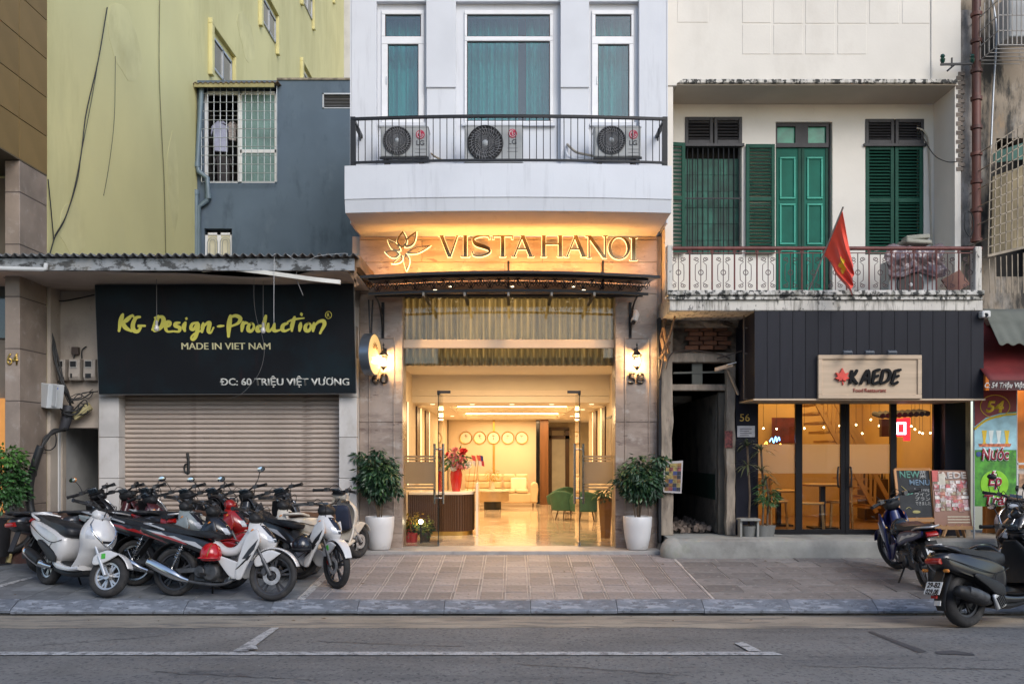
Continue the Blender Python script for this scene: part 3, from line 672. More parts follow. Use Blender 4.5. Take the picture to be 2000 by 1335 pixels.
KG = [
 [(82, 58), (66, 110), (52, 190)], [(150, 70), (112, 105), (78, 125)], [(80, 120), (105, 165), (152, 192)],
 [14, (160, 62), (172, 80)], [(222, 78), (188, 88), (165, 140), (172, 185), (205, 195), (228, 160), (205, 150), (262, 150)],
 [(372, 72), (352, 120), (325, 180)], [(345, 85), (400, 78), (415, 110), (395, 160), (345, 190), (328, 180)],
 [20, (425, 160), (462, 148), (470, 125), (448, 120), (430, 155), (445, 195), (490, 195)],
 [20, (545, 125), (515, 130), (512, 150), (545, 165), (540, 195), (500, 195)],
 [(592, 125), (580, 160), (588, 190)], [16, (602, 88), (600, 96)],
 [20, (690, 125), (650, 135), (638, 170), (662, 178), (692, 130), (690, 190), (672, 245), (650, 262), (640, 245), (665, 215), (720, 190)],
 [20, (738, 130), (728, 200)], [20, (732, 165), (770, 128), (790, 130), (780, 190), (800, 205), (822, 165)],
 [16, (855, 155), (905, 150)],
 [24, (960, 70), (948, 150), (944, 235)], [20, (950, 85), (1000, 68), (1040, 90), (1020, 130), (960, 155)],
 [20, (1062, 120), (1052, 192)], [20, (1055, 155), (1075, 128), (1098, 128)],
 [20, (1130, 130), (1108, 150), (1105, 185), (1130, 192), (1150, 165), (1145, 135), (1128, 130)],
 [20, (1222, 150), (1185, 160), (1180, 190), (1205, 188), (1232, 150)], [20, (1248, 70), (1232, 140), (1228, 192)],
 [20, (1268, 135), (1262, 180), (1282, 190), (1312, 150)], [20, (1318, 135), (1312, 180), (1330, 192), (1360, 185)],
 [20, (1425, 130), (1390, 145), (1382, 180), (1405, 192), (1440, 178)],
 [20, (1482, 80), (1462, 150), (1460, 190)], [14, (1425, 118), (1480, 98), (1558, 88)],
 [20, (1532, 130), (1522, 190)], [15, (1536, 50), (1540, 65)],
 [20, (1595, 130), (1572, 150), (1572, 185), (1598, 190), (1615, 160), (1608, 135), (1592, 130)],
 [20, (1640, 130), (1632, 192)], [20, (1636, 160), (1675, 120), (1715, 112), (1725, 140), (1705, 180), (1690, 210)],
]
brush([[(k_[0] if isinstance(k_[0], (int, float)) else 22)*1.2] + [q for q in k_ if not isinstance(q, (int, float))] for k_ in KG], 30).build('script_lettering', m_ylw, sg)
rgm = MB()
rgm.tube([SG(641.5 + 6*math.cos(a), 615 + 7*math.sin(a)) for a in [6.283*i/20 for i in range(20)]], .005, 6, closed=True); rgm.build('registered_ring', m_ylw, sg)
text('R', m_ylw, sg, SG(638.6, 618.5), 7.5/133, 5.5/133, bold=.01, ext=.003, rot=rot)
# bulbs and wires hanging in front of the sign
m_bulb = M('bulb_glass', (.55, .53, .50), .15, var=.05, spec=.8)
for px, py0, py1, lb_ in ((306, 540, 648, 'unlit light bulb hanging on a wire before the capital D of the sign'), (514, 545, 652, 'unlit light bulb hanging on a wire before the word Production')):
    t = thing('hanging_bulb', lb_, 'light bulb', P(px, py1, -.62), group='bulbs under the canopy')
    MB().tube([P(px, py0, -.62), P(px, py1-22, -.62)], .004, 5).build('wire', M('grey_wire', (.16, .155, .15), .6), t)
    MB().cyl(P(px, py1-22, -.62), P(px, py1-13, -.62), .02, n=10).build('socket', M('socket', (.35, .33, .3), .5), t)
    o = P(px, py1-6, -.62); MB().lathe([(.016, .06), (.03, .03), (.036, 0), (.026, -.028), (.0, -.038)], 14, o).build('glass', m_bulb, t, smooth=True)
cable('hanging_wire', 'pale stiff wire hooked over the canopy fascia and hanging down', [P(534, 500, YC-.11), P(536, 496, YC-.12), P(540, 498, YC-.05), P(536, 500, YC-.06), P(535, 560, YC-.06), P(535, 632, YC-.06)], .004, M('pale_wire', (.40, .40, .40), .5))
cable('hanging_wire', 'thin dark wire swinging before the sign towards the shutter', [P(497, 515, -1.1), P(496, 580, -.9), P(501, 622, -.7), P(512, 655, -.6), P(516, 690, -.5), P(505, 730, -.4), P(476, 765, -.35), P(452, 778, -.3)], .003, M('grey_wire', (.16, .155, .15), .6))
cable('hanging_wire', 'curled grey wire under the end of the canopy', [P(625, 513, -1.2), P(600, 513, -1.2), P(582, 525, -1.2), P(580, 545, -1.2), P(592, 577, -1.2)], .006, M('grey_wire', (.16, .155, .15), .6))
cable('hanging_wire', 'pale wire tangled over the right end of the tin canopy', [P(560, 497, YC-.1), P(590, 512, YC-.1), P(620, 500, YC-.12), P(655, 496, YC-.12), P(678, 495, YC-.12), P(676, 500, YC-.1)], .003, M('pale_wire', (.40, .40, .40), .5))

# electric meters and boxes
m_meter = M('meter_case', (.40, .35, .30), .55, var=.15, scale=6, dirt=((.18, .13, .10), .5, 9, (1, 1, 1), .55, .15))
m_black = M('black_plastic', (.012, .012, .013), .45, var=.1)
for k, (pa, pb, lab) in enumerate(((110, 130, 'grubby electric meter nearest the stone pillar'), (131, 159, 'middle electric meter of the three on the cream wall'), (160, 189, 'electric meter closest to the black sign'))):
    y0_, y1_ = .12, .3; t = thing('electric_meter', lab, 'meter', P((pa+pb)/2, 742, .2), group='electric meters')
    x0, x1 = X(pa+2, y0_), X(pb-4, y0_)
    MB().prism([(y1_, Z(742, .12)), (y0_+.03, Z(742, .12)), (y0_, Z(735, .12)), (y0_+.01, Z(718, .12)), (y0_+.02, Z(701, .12)), (y1_, Z(699, .12))], x0, x1, 'x').build('case', m_meter, t, bevel=.006)
    ww = x1-x0
    MB().box(x0+.2*ww, x0+.72*ww, y0_-.012, y0_+.02, Z(716, .12), Z(705, .12)).build('window', m_black, t)
    MB().box(x0+.16*ww, x0+.76*ww, y0_-.006, y0_+.02, Z(718, .12), Z(703.5, .12)).build('bezel', M('meter_bezel', (.50, .47, .43), .5), t)
    MB().box(x0+.2*ww, x0+(.68 if k == 2 else .35)*ww, y0_-.006, y0_+.03, Z(737, .12), Z(729, .12)).build('terminal', m_black, t)
t = thing('switch_box', 'small brown switch box above the middle meter', 'switch box', P(146, 692, .25)); MB().box(X(139, .22), X(152, .22), .22, .3, Z(692, .22), Z(677, .22)).build('case', M('brown_box', (.07, .05, .04), .6), t, bevel=.006)
MB().cyl(P(146, 692, .24), P(144, 700, .24), .01).build('conduit', m_black, t)
t = thing('junction_box', 'pale grey metal junction box tilted on the pillar edge', 'junction box', P(100, 800, -.1))
MB().obox(P(101, 773, -.1), (.20, .26, .36), (R(0), R(8), R(-30))).build('case', M('box_grey', (.50, .52, .53), .45, var=.06), t, bevel=.01)
MB().obox(P(105, 772, -.21), (.155, .02, .32), (0, R(8), R(-30))).build('door', M('box_grey2', (.42, .44, .45), .45, var=.06), t, bevel=.004)
MB().obox(P(112, 758, -.25), (.03, .01, .035), (0, R(8), R(-30))).build('blue_label', M('blue_label', (.03, .08, .4), .5), t)
t = thing('cable_splice', 'black ribbed cable splice case hanging in the cable tangle', 'splice case', P(128, 836, .1))
MB().tube([P(134, 792, .12), P(131, 815, .1), P(124, 838, .1)], [.075, .08, .07], 12).build('case', M('dark_rubber', (.03, .03, .036), .55), t, smooth=60)
t = thing('yellow_box', 'dusty yellow plastic box hanging askew in the cables', 'terminal box', P(160, 815, .15))
MB().obox(P(160, 803, .14), (.30, .10, .12), (0, R(-35), 0)).build('case', M('dusty_yellow', (.42, .36, .18), .6, var=.2, scale=8), t, bevel=.01)
MB().obox(P(160, 803, .085), (.28, .02, .03), (0, R(-35), 0)).build('ridge', M('dusty_yellow', (1, 1, 1)), t)
rg = random.Random(4)
def bundle(name, label, base, n, r, spread):
    t = thing(name, label, 'cable bundle', base[-1])
    for k in range(n):
        MB().tube(smooth_path([p + Vector((rg.uniform(-1, 1)*spread, rg.uniform(-.3, .1)*spread, rg.uniform(-1, 1)*spread)) for p in base]), r*rg.uniform(.7, 1.3), 6).build('cable', m_cable, t, smooth=True)
bundle('cable_bundle', 'black cable bundle running down from the canopy corner past the meters', [P(86, 560, .0), P(92, 620, .05), P(103, 670, .05), P(115, 720, .02), P(130, 760, .0), P(140, 790, .1)], 5, .012, .03)
bundle('cable_bundle', 'tangle of black cables below the meters', [P(120, 740, .1), P(128, 770, .05), P(140, 780, .05), P(155, 775, .1), P(168, 772, .15), P(186, 762, .2)], 4, .009, .05)
bundle('cable_bundle', 'tangled black cables around the yellow box', [P(118, 790, -.05), P(125, 808, .0), P(145, 800, .05), P(160, 785, .1), P(165, 800, .1), P(140, 815, .1), P(130, 800, .1)], 4, .009, .06)
bundle('cable_bundle', 'black cable loom bending down from the splice case', [P(128, 838, .05), P(108, 842, -.1), P(92, 856, -.2), P(80, 878, -.3), P(72, 905, -.4), P(66, 930, -.62)], 6, .014, .028)
t = thing('cable_conduit', 'thick black conduit running down the pillar to the ground', 'conduit', P(40, 1075, -.9))
MB().tube(smooth_path([P(80, 870, -.82), P(68, 905, -.85), P(59, 940, -.85), P(58, 980, -.85), P(64, 1015, -.86), P(62, 1045, -.9), P(45, 1065, -.95), P(15, 1078, -1.0)]), .055, 12).build('pipe', m_cable, t, smooth=True)
cable('cable_loop', 'black cable loop hanging beside the white doorway', [P(100, 840, -.05), P(109, 850, -.06), P(108, 870, -.06), P(95, 879, -.08), P(80, 872, -.1), P(76, 862, -.12)], .009)
cable('wall_cable', 'cable strung along the cream wall under the canopy', [P(85, 580, .1), P(115, 588, .26), P(150, 583, .26), P(190, 574, .2)], .01)
cable('wall_cable', 'thin meter cable curving up the cream wall', [P(160, 700, .22), P(160, 685, .22), P(166, 678, .26), P(169, 677, .28)], .01)
t = thing('cut_pipe', 'short yellow pipe stub leaning on the red step', 'pipe', P(18, 1098, -1.05))
MB().cyl(P(16, 1098, -1.05), P(20, 1078, -1.0), .035, n=14).build('pipe', M('pipe_yellow', (.45, .36, .16), .6, var=.15), t, smooth=60)
# shrub in a dark pot at the pillar
pt = thing('potted_shrub', 'leafy green shrub in a dark pot beside the tan pillar', 'plant', (X(-10, -1.15), -1.15, .02))
px_ = X(-8, -1.15)
MB().lathe([(.0, 0), (.16, 0), (.2, .5), (.21, .52), (.18, .52), (.17, .45), (0, .45)], 20, (px_, -1.15, .06)).build('pot', M('dark_pot', (.02, .02, .022), .5), pt, smooth=50)
m_leaf = M('leaf_green', (.035, .10, .025), .45, var=.5, scale=6, spec=.5)
m_bark = M('bark', (.10, .07, .045), .9, var=.3, scale=20)
MB().tube([(px_, -1.15, .4), (px_+.03, -1.15, .9), (px_+.06, -1.12, 1.3)], [.03, .022, .012], 8).tube([(px_, -1.15, .6), (px_+.15, -1.2, 1.0), (px_+.28, -1.2, 1.3)], [.02, .014, .008], 8).build('trunk', m_bark, pt, smooth=True)
leafy('crown', m_leaf, pt, (px_+.10, -1.15, 1.10), (.46, .34, .52), 1500, .075, 3, aspect=.6)
leafy('young_leaves', M('leaf_fresh', (.07, .17, .03), .45, var=.4, scale=6), pt, (px_+.14, -1.2, 1.45), (.42, .3, .2), 420, .075, 9, aspect=.6)

# pale block closing the view behind the green flank
cbk = thing('cream_block', 'sliver of a cream building far behind the slate blue house', 'building', (-6, 28, 0)); MB().box(-12, -1, 26, 30, 0, 27).build('wall', m_whitewall, cbk)
# ================================================================ hotel
m_white = M('white_render', (.60, .615, .65), .75, var=.05, scale=1.2, bump=.1, bscale=30, dirt=[((.45, .47, .53), .4, 1.4, (1, 1, .5), .55, .25), ((.40, .41, .44), .3, 4, (2.6, 1, .22), .57, .1)])
m_white2 = M('white_render_trim', (.58, .595, .63), .7, var=.05, scale=2)
m_iron = M('black_iron', (.012, .013, .016), .45, var=.15, spec=.3)
m_teal = M('teal_curtain', (.03, .38, .38), .85, var=.22, scale=2.5, stretch=(6, 1, .6))
m_upglass = glass('upper_glass', (.86, .95, .93), 2.0, ior=1.5)
YW = -.30
ht = thing('hotel_building', 'narrow white hotel with stone ground floor and glass entrance', 'hotel', (0, .3, 0))
wx0, wx1 = X(685, YW), X(1303, YW); zt = 9.2; zbal = Z(324, -1.15)
bays = [(735, 833), (890, 1095), (1150, 1248)]
wins = [(745, 828, 752, 822, 757, 817), (907, 1080, 912, 1074, 912, 1074), (1156, 1238, 1163, 1233, 1168, 1229)]
# recessed wall with window openings, then proud pilasters in front of it
YR = YW + .12
wall_holes(wx0, wx1, 4.95, zt, YR, YR+.25, [(X(a+3, YR), X(c-3, YR), Z(238, YR), Z(22, YR)) for a, c, *_ in wins]).build('upper_wall', m_white, ht)
MB().box(wx0+.02, wx1-.02, YR+.25, 12, 4.85, zt).box(wx0, wx0+.02, YR, 12, 4.7, zt).box(wx1-.02, wx1, YR, 12, 4.7, zt)
sd = MB(); sd.add([(wx0, YW, 4.86), (wx0, 13, 4.86), (wx0, 13, zt), (wx0, YW, zt)], [(0, 1, 2, 3)]).add([(wx1, YW, 4.86), (wx1, 13, 4.86), (wx1, 13, zt), (wx1, YW, zt)], [(0, 1, 2, 3)]); sd.build('side_wall', m_white, ht, solid=.02)
for a, c in ((685, 735), (833, 890), (1095, 1150), (1248, 1303)):
    xa, xb = X(a, YW), X(c, YW)
    MB().box(xa, xb, YW, YR-.001, zbal-.2, zt).build('pilaster', m_white, ht, bevel=.006)
    if a in (833, 1095): MB().box(xa-.004, xb+.004, YW-.025, YW-.001, Z(172, YW), zt-.01).build('pilaster_panel', m_white2, ht, bevel=.006)
MB().box(wx0, wx1, YR-.09, YR-.002, Z(1, YW), zt).build('head_band', m_white2, ht)
for k, (a, c, t0, t1, l0, l1) in enumerate(wins):
    y0_, y1_ = YR-.03, YR+.05
    fr = MB(); xa, xc = X(a, y0_), X(c, y0_)
    zT, z1_, z2_, z3_, z4_, zB = Z(20, y0_), Z(28, y0_), Z(71, y0_), Z(80 if k == 1 else 86, y0_), Z(236 if k == 1 else 230, y0_), Z(240, y0_)
    fr.box(xa, xc, y0_, y1_, z1_, zT).box(xa, xc, y0_, y1_, z3_, z2_).box(xa, xc, y0_, y1_, zB, z4_)
    fr.box(xa, X(t0, y0_), y0_, y1_, z2_+.001, z1_-.001).box(X(t1, y0_), xc, y0_, y1_, z2_+.001, z1_-.001).box(xa, X(l0, y0_), y0_, y1_, z4_+.001, z3_-.001).box(X(l1, y0_), xc, y0_, y1_, z4_+.001, z3_-.001)
    wo_ = fr.build('window', m_whiteframe, ht, bevel=.006)
    MB().box(xa-.03, xc+.03, y0_-.03, y0_+.02, zB-.05, zB-.002).build('sill', m_white2, wo_)
    for (q0, q1, qa, qb) in ((t0, t1, z2_, z1_), (l0, l1, z4_, z3_)): MB().box(X(q0, y0_), X(q1, y0_), y0_+.03, y0_+.038, qa, qb).build('pane', m_upglass, wo_)
    gk = MB()
    for (q0, q1, qa, qb) in ((t0, t1, z2_, z1_), (l0, l1, z4_, z3_)):
        x_0, x_1 = X(q0, y0_), X(q1, y0_)
        for bx in ((x_0, x_0+.012, qa, qb), (x_1-.012, x_1, qa, qb), (x_0+.012, x_1-.012, qb-.012, qb), (x_0+.012, x_1-.012, qa, qa+.012)): gk.box(bx[0], bx[1], y0_+.018, y0_+.028, bx[2], bx[3])
    gk.build('gasket', m_black, wo_)
    if k != 1:
        MB().box(X(l0-3, y0_), X(l0-1, y0_), y0_-.014, y0_-.001, Z(165, y0_), Z(150, y0_)).build('hinge', m_alu, wo_)
    # pleated curtains behind the pane
    ct = thing('window_curtain', ['teal curtain behind the narrow left window', 'teal curtains parted behind the wide middle window', 'teal curtain behind the narrow right window'][k] + ' of the hotel', 'curtain', (X((a+c)/2, .2), .2, 5.4), group='hotel bedroom curtains')
    def crt(xa_, xb_, zlo, zhi, per=.11):
        def f(u, v):
            x = xa_ + (xb_-xa_)*u; ph = x/per*6.283 + .8*math.sin(x*9)
            return (x, .16 + .05*math.sin(ph) + .012*math.sin(ph*2.3+v*2), zhi + (zlo-zhi)*v)
        return MB().grid(f, max(12, int((xb_-xa_)/per*10)), 4)
    if k == 1:
        crt(X(900, .1), X(1012, .1), 5.4, 8.2).build('drape', m_teal, ct, smooth=True); crt(X(1028, .1), X(1090, .1), 5.4, 8.2).build('drape', m_teal, ct, smooth=True)
    else: crt(X(a-3, .1), X(c+4, .1), 5.4, 8.2, .13).build('drape', m_teal, ct, smooth=True)
MB().box(wx0+.03, wx1-.03, .35, .4, 5, 9).build('room_back', M('room_brown', (.10, .07, .055), .8), ht)
MB().box(wx0+.03, wx1-.03, YR+.26, .4, 8.6, 8.7).build('room_ceiling', m_white2, ht)
# curved balcony slab
NB = 24
def bow(u, y): return y - .12*(1 - (2*u-1)**2)
bx0, bx1 = X(673, -1.15), X(1312, -1.15)
def slab(prof):
    b = MB(); rings = []
    for i in range(NB+1):
        u = i/NB; x = bx0 + (bx1-bx0)*u
        rings.append([Vector((x, (bow(u, y) if fr_ else y), z)) for y, z, fr_ in prof])
    return b.loft(rings)
zs0 = Z(414, -1.15); zs1 = Z(389, -1.15)
slab([(-.28, zbal, 0), (-1.15, zbal, 1), (-1.15, zs1, 1), (-1.138, zs1-.004, 1), (-1.10, zs0, 1), (.26, zs0-.01, 0), (.26, zs1+.1, 0)]).build('balcony', m_white, ht, smooth=30)
# railing
rl = thing('balcony_railing', 'curved black iron balcony railing on the white hotel', 'railing', (0, -1.05, zbal))
YRL = -1.02; r0, r1 = X(687, YRL), X(1301, YRL); zrt = Z(233, YRL); zrb = Z(318, YRL)
def rp(u, z): return Vector((r0 + (r1-r0)*u, bow(u, YRL), z))
for nm, z, th2 in (('top_rail', zrt, .034), ('bottom_rail', zrb, .024)):
    b = MB(); pts = [rp(i/24, z) for i in range(25)]
    for a, c in zip(pts, pts[1:]): b.bar(a, c + (c-a)*.02, .05, th2)
    b.build(nm, m_iron, rl)
bm_ = MB().cyl((0, 0, zrb), (0, 0, zrt), .0065, n=6).mesh('baluster'); bm_.materials.append(m_iron)
for i in range(1, 46): p = rp(i/46, 0); link('baluster', bm_, rl, Vector((p.x, p.y, 0)) - rl.location)
for u in (.004, .996):
    p = rp(u, 0); MB().box(p.x-.035, p.x+.035, p.y-.02, p.y+.05, zbal-.0, zrt+.03).build('post', m_iron, rl)
    s_ = 1 if u < .5 else -1
    MB().tube([p + Vector((s_*.02, 0, zrt-.05)), p + Vector((s_*.09, 0, zrt-.14)), p + Vector((s_*.1, 0, zrt-.3))], .012, 6).build('stay', m_iron, rl)
    MB().bar(rp(u, zrt), Vector((rp(u, 0).x, YW, zrt)), .045).build('side_rail', m_iron, rl)
# air conditioners
m_ac = M('ac_case', (.33, .34, .34), .5, var=.06, scale=3, dirt=((.30, .30, .30), .4, 3, (1, 1, .4), .52, .2))
m_acd = M('ac_grille', (.10, .10, .105), .5); m_lg = M('emblem_red', (.42, .012, .05), .4, var=.03); m_lgt = M('letter_grey', (.10, .10, .105), .5); m_hubs = M('fan_hub', (.42, .44, .45), .4)
def ac(px0, px1, py0, py1, cx, cy, r, lx, y0_, lab, big=False):
    y1_ = y0_+.32; t = thing('air_conditioner', lab, 'air conditioner', (X((px0+px1)/2, y0_), y0_, zbal), group='air conditioners on the hotel balcony')
    x0, x1, z0, z1 = X(px0, y0_), X(px1, y0_), Z(py1, y0_), Z(py0, y0_)
    MB().box(x0, x1, y0_, y1_, z0, z1).build('case', m_ac, t, bevel=.018, seg=2)
    MB().box(x0-.006, x1+.006, y0_-.006, y1_+.006, z1-.014, z1+.006).build('lid', m_ac, t, bevel=.004)
    c = P(cx, cy, y0_); rr_ = r*(CD+y0_)/FPX
    MB().lathe([(rr_*1.03, -.001), (rr_*1.03, -.02), (rr_*.98, -.026), (rr_*.97, -.004)], 36, c, 'y').build('fan_ring', m_acd if not big else m_black, t, smooth=40)
    MB().lathe([(0.0, -.004), (rr_, -.004), (rr_, 0.0)], 32, c, 'y').build('fan_shadow', M('fan_void', (.035, .035, .037), .7, spec=.2), t)
    bl = MB()
    for k in range(3):
        a = k*2.094
        bl.add([c + Vector((rr_*q*math.cos(a+d), -.006+e, rr_*q*math.sin(a+d))) for q, d, e in ((.2, 0, 0), (.9, -.25, .0), (.93, .55, -.004), (.2, .7, -.004))], [(0, 1, 2, 3)])
    bl.build('fan_blades', M('fan_grey', (.045, .045, .05), .5), t)
    gr = MB()
    for k in range(32):
        a = 6.283*k/32; gr.tube([c + Vector((rr_*q*math.cos(a+.55*(q-.2)), -.022 - .014*(1-q), rr_*q*math.sin(a+.55*(q-.2)))) for q in (.2, .45, .7, .98)], .0035, 4)
    for q in (.4, .6, .8): gr.tube([c + Vector((rr_*q*math.cos(a), -.026, rr_*q*math.sin(a))) for a in [6.283*i/32 for i in range(32)]], .003, 4, closed=True)
    gr.build('fan_grille', M('grille_wire', (.26, .26, .265), .5), t)
    MB().lathe([(0, -.042), (rr_*.15, -.04), (rr_*.19, -.022)], 20, c, 'y').build('fan_hub', m_hubs, t, smooth=True)
    lc = P(lx, py0 + 16, y0_); lr = 8.6*(CD+y0_)/FPX
    em = MB().lathe([(0, -.008), (lr, -.008), (lr, 0)], 28, lc, 'y').build('emblem', m_lg, t)
    e2 = MB(); lw_ = lr*.09
    e2.tube([lc + Vector((lr*.72*math.cos(a), -.010, lr*.72*math.sin(a))) for a in [math.radians(x) for x in range(75, 366, 15)]] + [lc + Vector((lr*.25, -.010, 0))], lw_*.8, 5)
    e2.tube([lc + Vector((-lr*.02, -.010, lr*.42)), lc + Vector((-lr*.02, -.010, -lr*.36)), lc + Vector((lr*.25, -.010, -lr*.36))], lw_*.8, 5)
    e2.ball(lc + Vector((-lr*.36, -.010, lr*.30)), lw_*1.4, 8, 6); e2.build('emblem_lines', M('emblem_white', (.7, .68, .68), .5), em)
    text('LG', m_lgt, t, P(lx, py0 + 36.5, y0_-.003), 9.5*(CD+y0_)/FPX, 15.5*(CD+y0_)/FPX, bold=.02, ext=.002, align='c')
    lv = MB()
    for k in range(3 if not big else 2): 
        zz = Z(py0 + 44 + 6.5*k, y0_); lv.box(X(lx-10, y0_), X(lx+10, y0_), y0_-.004, y0_+.004, zz-.006, zz)
    lv.build('louvre', M('ac_shade', (.16, .16, .165), .6), t)
    MB().box(x0-.012, x1+.012, y0_-.004, y0_+.03, z0-.03, z0-.001).build('base_rail', m_iron, t)
    for fx in (x0+.12*(x1-x0), x1-.15*(x1-x0)): MB().box(fx-.03, fx+.03, y0_+.02, y1_-.02, zbal, z0-.03).build('foot', M('rubber_foot', (.03, .028, .026), .8), t)
ac(743, 836, 247, 306, 776, 275, 27, 821, -.82, 'grey air conditioner at the left end of the hotel balcony')
ac(907, 1021, 245, 318, 948, 280, 34, 1001, -.84, 'large air conditioner with a big fan in the middle of the hotel balcony', True)
ac(1161, 1252, 247, 306, 1194, 274, 27, 1237, -.82, 'grey air conditioner at the right end of the hotel balcony')
cable('ac_pipe', 'insulated pipe from the wall to the right air conditioner', [P(1108, 282, YW-.02), P(1112, 286, -.4), P(1125, 297, -.55), P(1145, 302, -.65), P(1165, 306, -.7)], .018, M('pipe_foam', (.30, .27, .22), .8))
cable('ac_pipe', 'bent white wall pipe beside the insulated pipe', [P(1107, 290, YW-.02), P(1107, 300, -.4), P(1116, 308, -.5), P(1155, 311, -.6)], .02, m_white2)
cable('ac_pipe', 'tan pipe ends poking out right of the left air conditioner', [P(842, 300, YW-.03), P(850, 306, -.6), P(862, 312, -.7)], .014, M('pipe_tan', (.35, .28, .2), .8))

# stone ground-floor front
YS = .25
m_stone = M('brown_marble', (.31, .245, .20), .32, var=.16, scale=2.2, rvar=.1, rnd=.05, dirt=[((.19, .14, .115), .7, 2.2, (.6, 1, 2.4), .5, .12), ((.50, .45, .40), .5, 3.1, (1.2, 1, 2.0), .55, .12), ((.13, .085, .07), .8, 7, (.5, 1, 1.6), .62, .05)])
zsoff = zs0 - .012
SX0, SX1 = X(702, YS), X(1284, YS); DX0, DX1 = X(786, YS), X(1202, YS); zdoor = Z(574, YS)
for nm, xa, xb, za, zb_ in (('pillar', SX0, DX0, .03, zdoor), ('pillar', DX1, SX1, .03, zdoor)):
    MB().box(xa, xb, YS+.02, YS+.5, za, zb_).build(nm, m_stone, ht)
    lo = 0
    mg = .075
    # pillar face: plinth, panel with raised moulding
    MB().box(xa+.001, xb-.001, YS-.0, YS+.019, za, za+.22).build('plinth', m_stone, ht, bevel=.006)
    MB().box(xa+.001, xb-.001, YS-.0, YS+.019, za+.224, 1.95).build('stone_panel', m_stone, ht, bevel=.004)
    MB().box(xa+.001, xb-.001, YS-.0, YS+.019, 1.956, zb_).build('stone_panel', m_stone, ht, bevel=.004)
    mo = MB(); i0, i1, z0, z1 = xa+.14, xb-.12, .42, 3.25
    for q in ((i0, i0+.022, z0, z1), (i1-.022, i1, z0, z1), (i0+.022, i1-.022, z1-.022, z1), (i0+.022, i1-.022, z0, z0+.022)): mo.box(q[0], q[1], YS-.016, YS-.0005, q[2], q[3])
    mo.build('moulding', m_stone, ht, bevel=.005)
# sign wall courses
rows = [(zdoor, Z(512, YS)), (Z(512, YS), Z(468, YS)), (Z(468, YS), zsoff)]
cols = [[SX0, X(986, YS), X(1175, YS), SX1], [SX0, X(824, YS), X(1060, YS), SX1], [SX0, SX1]]
for (za, zb_), cc in zip(rows, cols):
    for xa, xb in zip(cc, cc[1:]): MB().box(xa+.003, xb-.003, YS-.0, YS+.3, za+.003, zb_-.003).build('stone_panel', m_stone, ht, bevel=.003)
MB().box(SX0+.01, SX1-.01, YS+.05, YS+.5, zdoor+.002, zsoff).build('sign_wall', M('joint_dark', (.06, .06, .09), .6), ht)
MB().box(-2.45, SX0-.002, .30, .5, 0, 4.8).box(SX1+.002, 2.29, .30, .5, 0, 4.8).build('party_wall', M('party_plaster', (.42, .38, .34), .8, var=.15), ht)
# left edge white jamb strip lit by the lantern
MB().box(SX0-.075, SX0-.003, YS-.03, YS+.2, 0, Z(600, YS)).build('edge_strip', m_column, ht)
# threshold
m_thr = M('threshold_stone', (.33, .31, .29), .5, var=.15, scale=4, dirt=((.16, .15, .14), .5, 6, (1, 1, 1), .55, .15))
MB().box(X(695, -.2), X(1292, -.2), -.22, .55, -.08, .035).build('doorstep', m_thr, ht, bevel=.008)

# ---- entrance canopy
cy = thing('entrance_canopy', 'black curved iron and glass canopy with scrollwork over the hotel door', 'canopy', (0, YS, Z(560, 0)))
c0, c1 = X(703, -.95), X(1290, -.95)
def cbow(u): return .07*(1-(2*u-1)**2)
zfc = Z(541, -.95)
b = MB()
def ct_(u, v): 
    x = c0 + (c1-c0)*u; xs = x*(1-.03*v); return (xs, -.95 + 1.18*v, zfc + cbow(u) + .10*v - .0)
b.grid(ct_, 24, 2); b.build('glass_roof', glass('canopy_glass', (.55, .50, .45), 1.0), cy)
b = MB(); rings = []
for i in range(25):
    u = i/24; x = c0 + (c1-c0)*u; z = zfc + cbow(u)
    rings.append([Vector((x, -.97, z-.018)), Vector((x, -.97, z+.018)), Vector((x, -.93, z+.018)), Vector((x, -.93, z-.018))])
b.loft(rings).build('edge_rail', m_iron, cy)
v0, v1 = X(720, -.6), X(1266, -.6); zva, zvb = Z(572, -.6), Z(583, -.6); zvt = Z(547, -.6)
b = MB(); 
for (za, zb_, nm) in ((zva, zva-.035, 'a'), (zvt+.03, zvt-.005, 'b')):
    rings = []
    for i in range(25):
        u = i/24; x = v0 + (v1-v0)*u; dz = cbow(u)*.75
        rings.append([Vector((x, -.62, za+dz)), Vector((x, -.58, za+dz)), Vector((x, -.58, zb_+dz)), Vector((x, -.62, zb_+dz))])
    b.loft(rings)
b.build('valance_rails', m_iron, cy)
# scrollwork
sc = MB(); n = 30
for i in range(n):
    u = (i+.5)/n; cx = v0 + (v1-v0)*u; cz = (zva+zvt)/2 + cbow(u)*.75; s_ = 1 if i % 2 else -1; hh = (zvt-zva)*.46
    for q in (1, -1):
        pts = [Vector((cx + s_*q*(hh*.55 + (hh*.5)*(1-t/16)*math.cos(t*.62)), -.6, cz + q*(hh*(1-t/16)*math.sin(t*.62)*.95))) for t in range(15)]
        sc.tube(pts, .0055, 5)
    sc.tube([Vector((cx - hh*1.1, -.6, cz - s_*hh*.9)), Vector((cx - hh*.3, -.6, cz + s_*hh*.2)), Vector((cx + hh*.3, -.6, cz - s_*hh*.2)), Vector((cx + hh*1.1, -.6, cz + s_*hh*.9))], .006, 5)
    sc.ball((cx, -.6, cz), .016, 8, 6)
sc.build('scrollwork', m_iron, cy, smooth=True)
MB().box(v0, v1, -.05, .0, Z(583, -.05)+.03, Z(583, -.05)+.07).build('rear_beam', m_iron, cy)
